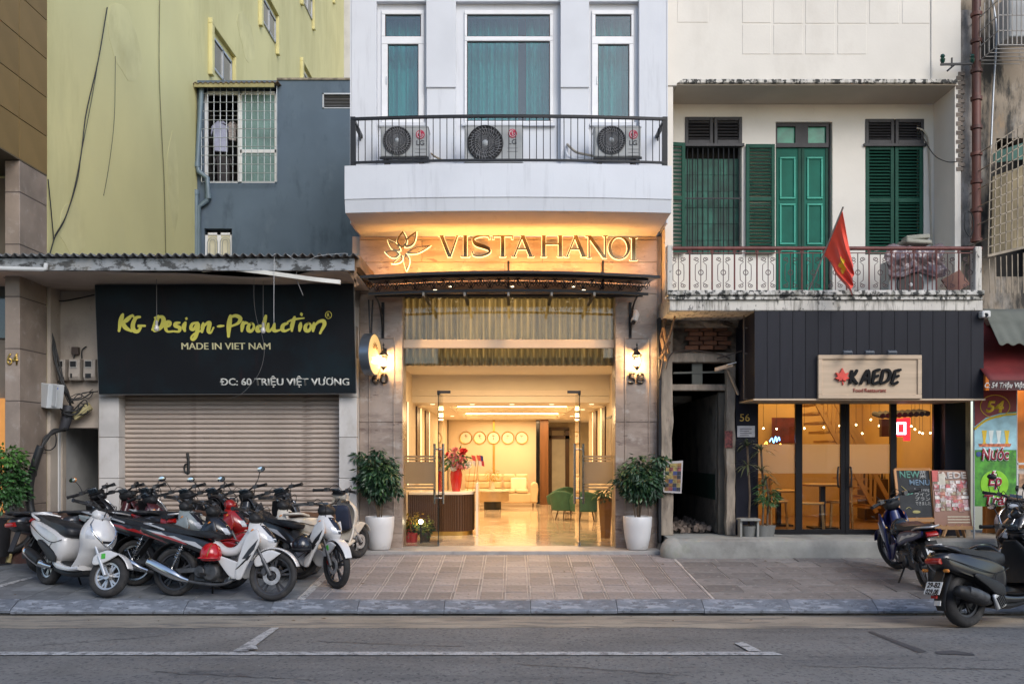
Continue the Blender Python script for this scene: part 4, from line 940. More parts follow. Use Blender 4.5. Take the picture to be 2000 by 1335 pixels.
for px in (828, 908, 993, 1077, 1160):
    x = X(px, -.6); MB().bar((x, -.62, zva-.01), (x*.99, .24, zva-.03), .04, .05).build('rafter', m_iron, cy)
    MB().obox((x, -.66, zva-.03), (.03, .08, .05)).build('rafter_tip', M('tip_grey', (.20, .18, .15), .5), cy)
for px, s_ in ((738, 1), (1240, -1)):
    x = X(px, -.3); b = MB(); b.bar((x, .24, zva-.55), (x, .24, zva), .04); b.tube(smooth_path([(x, .22, zva-.5), (x, .1, zva-.28), (x, -.15, zva-.1), (x, -.5, zva-.04)]), .014, 6); b.tube(smooth_path([(x, .2, zva-.2), (x, .08, zva-.25), (x, .02, zva-.15), (x, .1, zva-.1)]), .01, 6); b.build('bracket', m_iron, cy)
for px in (797, 872, 993, 1125, 1178):   # suspension stays up to the sign wall
    x = X(px, -.4); MB().cyl((x, -.45, zfc+.06+cbow((x-c0)/(c1-c0))), (x, .24, zfc+.16), .006, n=6).build('stay', m_iron, cy)
for px in (993, 1178): MB().box(X(px-2, .2), X(px+2, .2), .235, .249, zfc+.05, Z(508, .2)).build('upright', m_iron, cy)
# downlights added under the canopy for glints in the glass; strip washes the sign
m_down = glow('lamp_warm', (1, .80, .50), 2.5)
for px, y in ((850, .06), (1000, .06), (1140, .06), (880, -.24), (1000, -.24), (1120, -.24)):
    MB().lathe([(0, 0), (.024, 0), (.028, .01), (0, .01)], 14, (X(px, y), y, zva+.15)).build('downlight', m_down, cy)
    lamp('added_canopy_spot', 'SPOT', (X(px, y), y, zva+.13), 15, WARM, .03, (0, 0, 0), cy, spot=120)
MB().box(c0+.25, c1-.25, -.30, -.26, zfc+.15, zfc+.165).build('led_strip', glow('led_amber', (1, .50, .15), 4), cy)
lamp('led_wash', 'AREA', ((c0+c1)/2, -.28, zfc+.18), 58, (1, .42, .085), 3.6, (R(112), 0, 0), cy, size_y=.05)

# ---- hotel sign: emblem and serif letters, mirror-gold with lit edges
m_mirror = M('polished_bronze', (.20, .14, .075), .18, metal=1, var=.45, scale=2.2, rvar=.05)
m_edge = glow('halo_edge', (1, .76, .36), 1.5)
hs = thing('hotel_sign', 'raised bronze letters VISTA HANOI with flower emblem, edges lit', 'sign', P(1000, 515, YS))
ZT, ZB = 463, 505.5
SC = (CD+YS)/FPX
def stroke_poly(px0, py0, px1, py1, w0, w1=None):
    w1 = w0 if w1 is None else w1
    return [(px0-w0/2, py0), (px0+w0/2, py0), (px1+w1/2, py1), (px1-w1/2, py1)]
def arc_poly(cx, cy_, rx, ry, wx, wy, a0, a1, n=18):
    o = [(cx + rx*math.cos(R(a0+(a1-a0)*i/n)), cy_ - ry*math.sin(R(a0+(a1-a0)*i/n))) for i in range(n+1)]
    i_ = [(cx + (rx-wx)*math.cos(R(a0+(a1-a0)*i/n)), cy_ - (ry-wy)*math.sin(R(a0+(a1-a0)*i/n))) for i in range(n+1)]
    return [[o[k], o[k+1], i_[k+1], i_[k]] for k in range(n)]
def serif(cx, y, w_, s_=1): return [(cx-w_/2, y), (cx+w_/2, y), (cx+w_/2-1.2, y+1.6*s_), (cx-w_/2+1.2, y+1.6*s_)]
def letter(ch, x, w_, t, bb_):
    T = 7.4; n = 3.3; P_ = []
    if ch == 'V': P_ = [stroke_poly(x+4, t, x+w_*.52, bb_, T), stroke_poly(x+w_-4, t, x+w_*.54, bb_, n), serif(x+4, t, 13), serif(x+w_-4, t, 10)]
    if ch == 'I': P_ = [stroke_poly(x+w_/2, t, x+w_/2, bb_, T), serif(x+w_/2, t, w_), serif(x+w_/2, bb_-1.6, w_)]
    if ch == 'T': P_ = [stroke_poly(x+w_/2, t, x+w_/2, bb_, T), [(x, t), (x+w_, t), (x+w_, t+3.2), (x, t+3.2)], [(x, t), (x+2, t), (x+3, t+8), (x, t+8.5)], [(x+w_-2, t), (x+w_, t), (x+w_, t+8.5), (x+w_-3, t+8)], serif(x+w_/2, bb_-1.6, 13)]
    if ch == 'A': P_ = [stroke_poly(x+w_*.5, t, x+4, bb_, n), stroke_poly(x+w_*.48, t, x+w_-5, bb_, T), [(x+w_*.24, t+26), (x+w_*.74, t+26), (x+w_*.76, t+28.4), (x+w_*.22, t+28.4)], serif(x+4, bb_-1.6, 10), serif(x+w_-5, bb_-1.6, 13)]
    if ch == 'H': P_ = [stroke_poly(x+6, t, x+6, bb_, T), stroke_poly(x+w_-6, t, x+w_-6, bb_, T), [(x+6, t+16), (x+w_-6, t+16), (x+w_-6, t+18.6), (x+6, t+18.6)]] + [serif(x+q, y_, 12) for q in (6, w_-6) for y_ in (t, bb_-1.6)]
    if ch == 'N': P_ = [stroke_poly(x+5, t, x+5, bb_, n), stroke_poly(x+w_-5, t, x+w_-5, bb_, n), stroke_poly(x+5, t, x+w_-6, bb_, T), serif(x+3, t, 11), serif(x+5, bb_-1.6, 10), serif(x+w_-5, t, 10)]
    if ch == 'O': P_ = arc_poly(x+w_/2, (t+bb_)/2, w_/2, (bb_-t)/2+.6, 6, 2.4, 0, 360, 36)
    if ch == 'S': 
        cx = x+w_/2; h = (bb_-t)
        sp_ = [(x+w_-2, t+8), (x+w_-4, t+2.5), (cx+1, t+1.5), (x+4, t+6), (x+4, t+13), (x+9, t+18.5), (cx+3, t+22.5), (x+w_-3, t+28), (x+w_-3, t+35), (cx, bb_-1.8), (x+4, bb_-3), (x+1.5, bb_-10)]
        pts = smooth_path([Vector((a, c, 0)) for a, c in sp_], 4); m_ = len(pts)
        for k in range(m_-1):
            def wd(i): return 1.4 + 2.6*math.exp(-((i/(m_-1)-.5)/.2)**2)
            def pr(i):
                d = pts[min(i+1, m_-1)] - pts[max(i-1, 0)]; d.normalize(); s2 = Vector((-d.y, d.x, 0))*wd(i); return (pts[i]+s2)[:2], (pts[i]-s2)[:2]
            a, c = pr(k); e, f = pr(k+1); P_.append([a, e, f, c])
    return P_
def px_prism(b, poly, y0_, y1_, grow=0.0):
    if grow:
        cx = sum(p[0] for p in poly)/len(poly); cy_ = sum(p[1] for p in poly)/len(poly)
        q = []
        m_ = len(poly)
        ar = sum(poly[i][0]*poly[(i+1) % m_][1] - poly[(i+1) % m_][0]*poly[i][1] for i in range(m_))
        for i in range(m_):
            p0, p1, p2 = poly[i-1], poly[i], poly[(i+1) % m_]
            d1 = Vector((p1[0]-p0[0], p1[1]-p0[1])); d2 = Vector((p2[0]-p1[0], p2[1]-p1[1]))
            if d1.length < 1e-6 or d2.length < 1e-6: q.append(p1); continue
            d1.normalize(); d2.normalize(); s_ = 1 if ar > 0 else -1
            nn = (Vector((d1.y, -d1.x)) + Vector((d2.y, -d2.x)))*s_
            if nn.length > 1e-6: nn.normalize()
            q.append((p1[0]+nn.x*grow, p1[1]+nn.y*grow))
        poly = q
    b.prism([(X(x, YS), Z(y, YS)) for x, y in poly], y0_, y1_)
x = 860; spec_ = [('V', 858, 40), ('I', 900, 18), ('S', 922, 36), ('T', 962, 40), ('A', 1000, 42), ('H', 1056, 44), ('A', 1103, 42), ('N', 1145, 42), ('O', 1187, 43), ('I', 1229, 16)]
for k, (ch, x, w_) in enumerate(spec_):
    t_, b_ = (460 + (0 if k < 6 else (k-6)*1.6), 503 + (0 if k < 6 else (k-6)*2.2))
    polys = letter(ch, x, w_, t_, b_)
    f = MB(); e = MB()
    for i, p in enumerate(polys):
        px_prism(f, p, YS-.052 - .0006*i, YS-.028); px_prism(e, p, YS-.027 - .0004*i, YS-.004, .75)
    lo_ = f.build('letter', m_mirror, hs); e.build('lit_edge', m_edge, lo_)
# flower emblem: outlined petals
def petal(c, ang, L, w_, bend=0.0, n=14):
    out = []
    for s_ in (1, -1):
        rng = range(n+1) if s_ == 1 else range(n-1, 0, -1)
        for i in rng:
            t = i/n; ww = w_*math.sin(math.pi*t**.8)*(1-.12*t); a = R(ang + bend*t)
            out.append((c[0] + L*t*math.cos(a) - s_*ww*math.sin(a), c[1] - L*t*math.sin(a) - s_*ww*math.cos(a)))
    return out
em = hs; YE = YS-.3
base = (786, 489)
pets = [((784, 482), 96, 36, 11, -8), ((790, 480), 48, 40, 9, 8), ((781, 487), 152, 36, 7.5, -14), ((779, 494), 188, 31, 8.5, -18), ((792, 492), 14, 52, 6.5, 4), ((784, 497), 252, 27, 5, -35), ((791, 493), -78, 36, 6, -10)]
for i, (c, a, L, w_, bd) in enumerate(pets):
    pts = [(788 + (x-786)*.98, 492 + (y-489)*.95) for x, y in petal(c, a, L, w_, bd)]
    pf = MB(); inner = [((x - sum(p[0] for p in pts)/len(pts))*.76 + sum(p[0] for p in pts)/len(pts), (y - sum(p[1] for p in pts)/len(pts))*.76 + sum(p[1] for p in pts)/len(pts)) for x, y in pts]
    V3 = lambda p, y_: (X(p[0], YE), y_ - .28, Z(p[1], YE))
    m_ = len(pts); rings = [[V3(p, YS-.02) for p in pts], [V3(p, YS-.055-.002*i) for p in pts], [V3(p, YS-.055-.002*i) for p in inner], [V3(p, YS-.02) for p in inner]]
    pf.loft(rings, cap=False, closed=True); po = pf.build('petal', m_mirror, em)
    eg = MB(); eg.tube([V3(p, YS-.018) for p in pts], .010, 5, closed=True); eg.build('lit_edge', m_edge, po)
    if 0: pf = MB().prism([(X(p[0], YE), Z(p[1], YE)) for p in inner], YE-.01, YE); pf.build('petal_face', m_mirror, po)
MB().ball(P(786, 483, YE-.04), .026, 12, 8).build('bud', m_mirror, em, smooth=True)
for q_ in ((778, 470), (800, 476), (790, 500)): MB().cyl(P(*q_, YE), Vector((P(*q_, YE).x, YS, P(*q_, YE).z)), .006, n=6).build('standoff', m_gold, em)
lamp('sign_wash', 'AREA', (0, -.05, Z(517, -.05)), 8, (1, .40, .09), 4.0, (R(180+14), 0, 0), hs, size_y=.04)

# ---- round blade sign
bs = thing('round_sign', 'round grey rimmed hanging sign with gold flower beside number 60', 'sign', P(730, 735, -.05))
cc = P(724, 692, -.1); rr_ = .30
# disc faces +X/-X turned a little to the street
b = MB(); ang = R(79)
rm_ = Matrix.Rotation(ang, 3, 'Z')
def disc(prof, n=40): 
    m = MB().lathe(prof, n, (0, 0, 0), 'y'); m.v = [tuple(cc + rm_ @ Vector(v)) for v in m.v]; return m
disc([(rr_, -.075), (rr_+.012, -.07), (rr_+.012, .07), (rr_, .075)]).build('rim', M('rim_steel', (.17, .20, .24), .3, metal=.7, var=.1), bs, smooth=30)
disc([(0, -.066), (rr_, -.066)]).build('face', M('sign_face_glow', (.55, .40, .18), .5, emit=(1, .62, .22), estr=.35), bs); disc([(0, .066), (rr_, .066)]).build('face', MATS['sign_face_glow'], bs)
fl = MB()
for s_ in (-1, 1):
    for k in range(6):
        a = R(20 + 28*k); fl.add([tuple(cc + rm_ @ Vector((q*math.cos(a+d), s_*.072, q*math.sin(a+d)+.07))) for q, d in ((.02, 0), (.08, -.25), (.13, 0), (.08, .25))], [(0, 1, 2, 3)])
    for k in range(3): fl.add([tuple(cc + rm_ @ Vector((u, s_*.072, v))) for u, v in ((-.17, -.03-.05*k), (.17, -.03-.05*k), (.17, -.05-.05*k), (-.17, -.05-.05*k))], [(0, 1, 2, 3)])
fl.build('emblem', M('emblem_dark', (.25, .12, .03), .5), bs)
for dx in (-.03, .03): MB().cyl(cc + rm_ @ Vector((dx, 0, rr_)), Vector((cc.x + dx, cc.y, Z(585, -.1))), .012, n=8).build('hanger', m_iron, bs)

# ---- lanterns and numbers
def lantern(px, py, lab):
    t = thing('wall_lantern', lab, 'lantern', P(px, py, YS-.12), group='wall lanterns beside the hotel door')
    c = P(px, py, YS-.14); 
    MB().lathe([(.0, .16), (.02, .15), (.075, .085), (.085, .075), (.07, .075)], 8, c).build('cap', m_iron, t)
    MB().lathe([(0, .28), (.006, .26), (.016, .235), (.006, .21), (.02, .19), (.01, .16)], 8, c).build('finial', m_iron, t, smooth=True)
    MB().lathe([(.0, -.15), (.012, -.14), (.03, -.115), (.045, -.1), (.055, -.09), (.0, -.085)], 8, c).build('base', m_iron, t)
    cg_ = MB()
    for k in range(8):
        a = 6.283*k/8; cg_.cyl(c + Vector((.052*math.cos(a), .052*math.sin(a), -.09)), c + Vector((.075*math.cos(a), .075*math.sin(a), .078)), .004, n=5)
    cg_.build('cage', m_iron, t)
    MB().lathe([(.0, -.05), (.014, -.035), (.018, 0), (.014, .03), (0, .04)], 12, c).build('bulb', glow('lantern_bulb', (1, .78, .42), 40), t, smooth=True)
    MB().tube(smooth_path([c + Vector((0, 0, .1)), c + Vector((0, .05, .17)), c + Vector((0, .13, .12))]), .01, 6).box(c.x-.03, c.x+.03, YS-.02, YS-.001, c.z, c.z+.2).build('bracket', m_iron, t)
    lamp('lantern_light', 'POINT', c + Vector((0, -.0, .0)), 64, (1, .60, .24), .034, (0, 0, 0), t)
lantern(749, 704, 'lit black wall lantern behind the round sign above number 60')
lantern(1244, 704, 'lit black wall lantern above number 58')
m_num = M('number_dark', (.025, .018, .012), .3, var=.1)
for s_, px in (('60', 727), ('58', 1227)):
    t = thing('house_number', 'black numerals %s under the wall lantern' % ('six zero' if s_ == '60' else 'five eight'), 'house number', P(px, 750, YS)); text(s_, m_num, t, P(px, 749, YS-.02), 22*SC, 31*SC, bold=.008, ext=.02, fat=.004)
t = thing('security_camera', 'small white security camera above the panel over number 58', 'camera', P(1240, 625, YS-.1))
MB().tube([P(1240, 610, YS-.02), P(1242, 614, YS-.12), P(1238, 628, YS-.2)], [.05, .055, .05], 14).build('body', M('camera_white', (.55, .53, .5), .4), t, smooth=60)
MB().cyl(P(1237, 629, YS-.2), P(1237, 630, YS-.21), .034).build('lens', m_black, t)

# ================================================================ hotel lobby
YG = .45
m_clear = glass('clear_glass', (.97, .98, .965), 1.0, ior=1.45)
m_cream_in = M('lobby_cream', (.66, .56, .42), .6, var=.04, scale=1.5)
m_ceil_in = M('lobby_ceiling', (.74, .68, .58), .7, var=.03)
m_floor_in = M('lobby_marble', (.60, .50, .38), .09, var=.18, scale=1.6, rvar=.04, dirt=((.36, .26, .17), .5, 1.6, (1, 2.6, 1), .52, .15))
m_frost = M('frosted_film', (.78, .68, .52), .5, var=.02)
fm_ = bpy.data.materials.new('frost_film'); fm_.use_nodes = True; n_ = fm_.node_tree.nodes; l_ = fm_.node_tree.links; n_.remove(n_['Principled BSDF'])
tr_ = n_.new('ShaderNodeBsdfTranslucent'); tr_.inputs[0].default_value = (.95, .86, .70, 1); df_ = n_.new('ShaderNodeBsdfDiffuse'); df_.inputs[0].default_value = (.5, .46, .42, 1); mx_ = n_.new('ShaderNodeMixShader'); mx_.inputs[0].default_value = .3
l_.new(tr_.outputs[0], mx_.inputs[1]); l_.new(df_.outputs[0], mx_.inputs[2]); l_.new(mx_.outputs[0], n_['Material Output'].inputs[0])
LX0, LX1, LY1 = -1.82, 1.78, 12.3
fl = MB().add([(LX0-.2, YG+.1, .036), (LX1+2, YG+.1, .036), (LX1+2, LY1+4, .036), (LX0-.2, LY1+4, .036)], [(0, 1, 2, 3)]); tag(fl.build('lobby_floor', m_floor_in), 'polished cream marble floor of the hotel lobby', 'floor', kind='structure')
lw = thing('lobby_wall', 'cream hotel lobby walls and ceiling around the seating', 'wall', (0, 6, 0), kind='structure')
MB().box(LX0-.1, LX0, YG+.3, LY1, 0, 3.9).build('side_wall', m_cream_in, lw); MB().box(LX1, LX1+.1, YG+.3, 7.6, 0, 3.9).build('side_wall', m_cream_in, lw)
MB().box(LX0, X(1047, LY1), LY1, LY1+.1, 0, 2.9).build('back_wall', m_cream_in, lw)
MB().box(X(1047, LY1), LX1+1.5, LY1+2.2, LY1+2.3, 0, 2.9).build('corridor_wall', M('corridor_tan', (.45, .37, .25), .6), lw)
MB().box(LX1+1.4, LX1+1.5, 7.6, LY1+2.3, 0, 2.9).box(LX1+.1, LX1+1.5, 7.5, 7.6, 0, 2.9).build('corridor_side', m_cream_in, lw)
MB().box(LX0-.1, LX1+.1, .72, 3.1, 2.9, 3.0).build('upper_ceiling', m_ceil_in, lw)
MB().box(LX0-.1, LX1+.1, 2.98, 3.1, 2.525, 2.899).build('ceiling_drop', m_ceil_in, lw)
cb = MB(); zl = 2.40
holes = [(-1.25, 1.25, 4.5, 7.2), (-1.25, 1.25, 7.8, 11.2)]
wb = wall_holes(LX0-.1, LX1+1.5, 3.0, LY1+2.3, 0, .12, holes)   # built upright, then laid flat
cb.v = [(x, z, zl + y) for x, y, z in wb.v]; cb.f = wb.f; cb.build('lower_ceiling', m_ceil_in, lw)
MB().box(-1.6, 1.6, 4.2, 11.6, zl+.26, zl+.3).build('coffer_ceiling', m_ceil_in, lw)
for (xa, xb, ya, yb) in holes:
    MB().box(xa-.12, xa-.06, ya, yb, zl+.125, zl+.15).box(xb+.06, xb+.12, ya, yb, zl+.125, zl+.15).box(xa, xb, ya-.12, ya-.06, zl+.125, zl+.15).box(xa, xb, yb+.06, yb+.12, zl+.125, zl+.15).build('cove_light', glow('cove_amber', (1, .70, .34), 10), lw)
for x in (-1.5, -.75, .0, .75, 1.5):
    for y in ((3.6, 5.8, 9.4) if abs(x) > 1 else (3.6,)):
        MB().lathe([(0, 0), (.045, 0), (.05, .01)], 12, (x, y, zl-.004)).build('downlight', m_down, lw)
for y, e in ((1.6, 60), (5.0, 64), (8.6, 72), (11.2, 54)):
    lamp('lobby_light', 'AREA', (0, y, 2.84 if y < 3 else zl-.03), e, (1, .65, .33), 2.4, (0, 0, 0), lw, size_y=1.2)
lamp('corridor_light', 'AREA', (2.2, 12.2, zl-.03), 26, (1, .72, .42), 1.0, (0, 0, 0), lw)
# side wall panelling
m_walnut = M('walnut', (.07, .035, .018), .35, var=.2, scale=3, stretch=(4, 4, .6))
for (xx, s_) in ((LX0, 1), (LX1, -1)):
    for k, (ya, yb) in enumerate(((1.4, 2.0), (3.6, 4.3), (5.4, 6.2))):
        MB().box(xx, xx+s_*.03, ya, yb, .9, 2.36).build('wood_panel', m_walnut, lw)
        MB().box(xx, xx+s_*.025, yb+.08, yb+.11, .9, 2.36).build('light_slot', glow('slot_amber', (1, .66, .30), 5), lw)
MB().box(LX1-.03, LX1, 2.4, 3.2, 1.2, 2.1).build('picture', M('picture_tan', (.22, .17, .12), .5, var=.5, scale=5), lw); MB().box(LX1-.04, LX1-.005, 2.36, 3.24, 1.16, 1.195).box(LX1-.04, LX1-.005, 2.36, 3.24, 2.105, 2.14).build('picture_frame', m_black, lw)
MB().box(X(1047, LY1)+.001, X(1054, LY1), LY1-.02, LY1+.06, .036, zl).build('mirror_strip', M('mirror_dark', (.06, .06, .065), .08, metal=.8), lw)
m_teak = M('teak', (.16, .07, .025), .4, var=.2, scale=3, stretch=(5, 5, .5))
MB().box(X(1055, LY1-.4), X(1071, LY1-.4), LY1-.4, LY1-.1, .036, zl).build('wood_column', m_teak, lw)
MB().box(X(870, LY1), X(876, LY1), LY1-.05, LY1-.01, .036, zl).build('wood_panel', m_walnut, lw)
MB().box(X(962.5, LY1), X(966.5, LY1), LY1-.015, LY1-.001, .9, zl).build('brass_strip', m_gold, lw)
# corridor door
cdr = thing('corridor_door', 'frosted glass door in a dark frame at the end of the lobby', 'door', (X(1093, LY1+2), LY1+2.1, .04))
yd = LY1+2.1; b = MB()
for q in ((1072, 1078, 838, 985), (1104, 1112, 838, 985), (1072, 1112, 834, 840), (1072, 1112, 850, 857)): b.box(X(q[0], yd), X(q[1], yd), yd, yd+.06, max(.04, Z(q[3], yd)), Z(q[2], yd))
b.build('frame', m_walnut, cdr); MB().box(X(1078, yd), X(1104, yd), yd+.02, yd+.03, .05, Z(857, yd)).build('pane', M('pale_frost', (.55, .52, .42), .5), cdr)
# clocks
for k, px in enumerate((910, 937, 964, 992, 1019)):
    t = thing('wall_clock', ['first', 'second', 'third, on the brass strip,', 'fourth', 'fifth'][k] + ' of five pale round clocks from the reception side', 'clock', P(px, 866, LY1-.03), group='row of wall clocks')
    c = P(px, 854.5, LY1-.01); r_ = .165
    MB().lathe([(r_, 0), (r_+.015, -.02), (r_+.005, -.04), (r_-.012, -.03), (r_-.012, 0)], 28, c, 'y').build('rim', m_gold, t, smooth=40)
    MB().lathe([(0, -.02), (r_-.01, -.02)], 28, c, 'y').build('face', M('clock_face', (.75, .68, .55), .5, var=.02), t)
    hd = MB(); a1, a2 = R(95+4*k), R(40-70*k)
    hd.bar(c + Vector((0, -.026, 0)), c + Vector((.09*math.cos(a1), -.026, .09*math.sin(a1))), .012, .004); hd.bar(c + Vector((0, -.029, 0)), c + Vector((.06*math.cos(a2), -.029, .06*math.sin(a2))), .014, .004); hd.build('hands', m_black, t)
    MB().box(c.x-.04, c.x+.04, c.y-.024, c.y-.021, c.z+.05, c.z+.065).build('city_plate', M('plate_brown', (.2, .13, .06), .5), t)
# reception counter (rounded end)
YK = 2.3
rc = thing('reception_counter', 'fluted walnut reception counter with white top and gold base', 'counter', (X(850, YK), YK, .036))
ka, kb = LX0+.02, X(922, YK); zt_ = Z(960, YK)
def outline(off, n=14):
    pts = [(ka, YK-off)]; r_ = .30; cx, cyy = kb - r_, YK + r_
    for i in range(n+1):
        a = -math.pi/2 + math.pi/2*i/n; pts.append((cx + (r_+off)*math.cos(a), cyy + (r_+off)*math.sin(a)))
    pts += [(kb+off, YK+.75), (ka, YK+.75)]; return pts
MB().prism(outline(0), .11, zt_-.05, 'z').build('body', m_walnut, rc)
MB().prism(outline(-.015), .036, .11, 'z').build('gold_base', m_gold, rc)
MB().prism(outline(.03), zt_-.05, zt_, 'z').build('top', M('white_quartz', (.72, .66, .56), .2, var=.04), rc, bevel=.006)
ol = outline(.004, 10); fm = MB().cyl((0, 0, .115), (0, 0, zt_-.052), .016, n=6).mesh('flute'); fm.materials.append(m_walnut)
pth = []
for (xa, ya), (xb, yb) in zip(ol[:-2], ol[1:-1]):
    L = math.hypot(xb-xa, yb-ya); n = max(1, int(L/.036))
    for i in range(n): pth.append((xa + (xb-xa)*i/n, ya + (yb-ya)*i/n))
for x_, y_ in pth: link('flute', fm, rc, Vector((x_, y_, 0)) - rc.location)
MB().box(kb+.06, kb+.10, YK+.1, YK+.7, .036, .95).build('white_end', M('white_quartz', (1, 1, 1)), rc)
# vase with flowers, flags
vp = Vector((X(891, YK+.3), YK+.3, zt_))
va = thing('flower_vase', 'red vase of pink and white flowers on the reception counter', 'vase', vp)
MB().lathe([(0, 0), (.07, 0), (.085, .06), (.105, .2), (.11, .3), (.095, .37), (.10, .40), (.09, .40), (.085, .36)], 20, vp).build('vase', M('red_glaze', (.45, .02, .015), .15, var=.15, coat=.5), va, smooth=40)
leafy('foliage', m_leaf, va, vp + Vector((0, 0, .56)), (.30, .2, .24), 150, .11, 21)
def blossom(nm, mat, c, r, parent, seed, n=16):
    rg = random.Random(seed); b = MB()
    for k in range(n):
        th, ph = rg.uniform(0, 6.283), rg.uniform(-.2, 1.3); d = Vector((math.cos(th)*math.cos(ph), -abs(math.sin(th)*math.cos(ph))*.8 - .2*math.cos(ph), math.sin(ph))).normalized()
        s_ = d.orthogonal().normalized(); u = d.cross(s_); o = Vector(c) + d*r*.35
        b.add([o - s_*r*.35, o + d*r*.5 - s_*r*.45 + u*r*.15, o + d*r*.75, o + d*r*.5 + s_*r*.45 + u*r*.15, o + s_*r*.35], [(0, 1, 2, 3, 4)])
    b.ball(c, r*.45, 8, 6); return b.build(nm, mat, parent)
m_pink = M('petal_pink', (.75, .30, .28), .6, var=.2, scale=12); m_wpet = M('petal_white', (.75, .68, .58), .6, var=.1); m_rpet = M('petal_red', (.5, .03, .03), .6, var=.2)
for k, (px, py, r, mt) in enumerate(((885, 893, .10, m_pink), (899, 898, .11, m_pink), (893, 908, .13, m_pink), (905, 884, .09, m_rpet), (877, 905, .07, m_wpet), (912, 912, .08, m_wpet), (889, 880, .07, m_pink), (876, 888, .06, m_rpet), (918, 905, .06, m_wpet), (886, 917, .07, m_wpet), (903, 912, .08, m_pink))):
    blossom('blossom', mt, P(px, py, YK+.22+.02*(k % 3)), r, va, k)
for px, py, lab, c1_, c2_ in ((921, 893, 'small red and white striped desk flag behind the flowers', (.55, .06, .06), (.6, .55, .5)), (931, 890, 'small red desk flag behind the flowers', (.65, .03, .02), (.65, .03, .02)), (936, 890, 'small dark blue desk flag behind the flowers', (.02, .03, .15), (.35, .03, .05))):
    t = thing('desk_flag', lab, 'flag', P(px-6, 957, YK+.5), group='desk flags')
    p0, p1 = P(px-8, 958, YK+.5), P(px, 888, YK+.5); MB().cyl(p0, p1, .005, n=6).build('staff', m_gold, t)
    d = Vector((.07, 0, -.02)); e = Vector((.03, .01, -.19))
    for i, (q0, q1) in enumerate(((0, .5), (.5, 1))): MB().add([p1 + e*q0, p1 + d + e*q0, p1 + d*.9 + e*q1, p1 + e*q1], [(0, 1, 2, 3)]).build('cloth', M('flag_%s_%d' % (lab[6:10], i), (c1_, c2_)[i], .8), t, solid=.004)
# sofa
YSF = 10.8; sx0, sx1 = X(905, YSF), X(1050, YSF)
m_sofa = M('cream_leather', (.66, .52, .34), .4, var=.08, scale=5)
sf = thing('lobby_sofa', 'long cream tufted sofa under the row of clocks', 'sofa', ((sx0+sx1)/2, YSF+.4, .036))
MB().box(sx0, sx1, YSF, YSF+.85, .14, .40).build('base', m_sofa, sf, bevel=.04, seg=3, smooth=40)
n = 5; ww = (sx1-.24-sx0)/n
for k in range(n):
    MB().box(sx0+ww*k+.01, sx0+ww*(k+1)-.01, YSF-.02, YSF+.6, .405, .50).build('seat_cushion', m_sofa, sf, bevel=.04, seg=3, smooth=40)
    for zz in (.50, .70): MB().box(sx0+ww*k+.008, sx0+ww*(k+1)-.008, YSF+.56, YSF+.8, zz, zz+.20).build('back_cushion', m_sofa, sf, bevel=.055, seg=3, smooth=40)
MB().prism([(sx1-.20, .16), (sx1-.02, .16), (sx1+.02, .5), (sx1, .66), (sx1-.10, .70), (sx1-.18, .62)], YSF-.04, YSF+.8, 'y').build('arm', m_sofa, sf, bevel=.03, seg=2, smooth=40)
for fx in (sx0+.1, sx1-.12): MB().cyl((fx, YSF+.06, .036), (fx, YSF+.06, .14), .02).build('leg', m_walnut, sf)
t = thing('sofa_cushion', 'square cream cushion leaning on the sofa', 'cushion', P(1013, 962, YSF+.4)); MB().obox(P(1013, 947, YSF+.45), (.44, .14, .42), (R(-18), 0, 0)).build('pillow', M('cream_pillow', (.74, .66, .52), .8), t, bevel=.05, seg=3, smooth=50)
# coffee table
YT = 9.8; t = thing('coffee_table', 'oval champagne coloured coffee table before the sofa', 'table', (X(962, YT), YT, .036))
def oval(a, c, z0, z1): 
    return MB().prism([(X(962, YT) + a*math.cos(6.283*i/32), YT + c*math.sin(6.283*i/32)) for i in range(32)], z0, z1, 'z')
oval(.42, .3, Z(978, YT)+.0, Z(959, YT)).build('drum', M('champagne_metal', (.5, .38, .24), .3, metal=.7, var=.15), t, smooth=50); oval(.45, .32, Z(959, YT)+.002, Z(956, YT)).build('top', M('white_quartz', (1, 1, 1)), t, smooth=50); oval(.22, .16, .04, Z(978, YT)-.001).build('pedestal', m_black, t, smooth=50)
t = thing('small_vase', 'little glass vase of yellow sprigs on the coffee table', 'vase', P(962, 956, YT)); o = P(962, 956, YT)
MB().lathe([(0, 0), (.05, 0), (.06, .08), (.03, .17), (.04, .2)], 14, o).build('vase', M('pale_vase', (.55, .5, .4), .2), t, smooth=50); leafy('sprigs', M('sprig_yellow', (.42, .28, .04), .7, var=.3), t, o + Vector((0, 0, .38)), (.24, .18, .2), 110, .09, 5, aspect=.2)
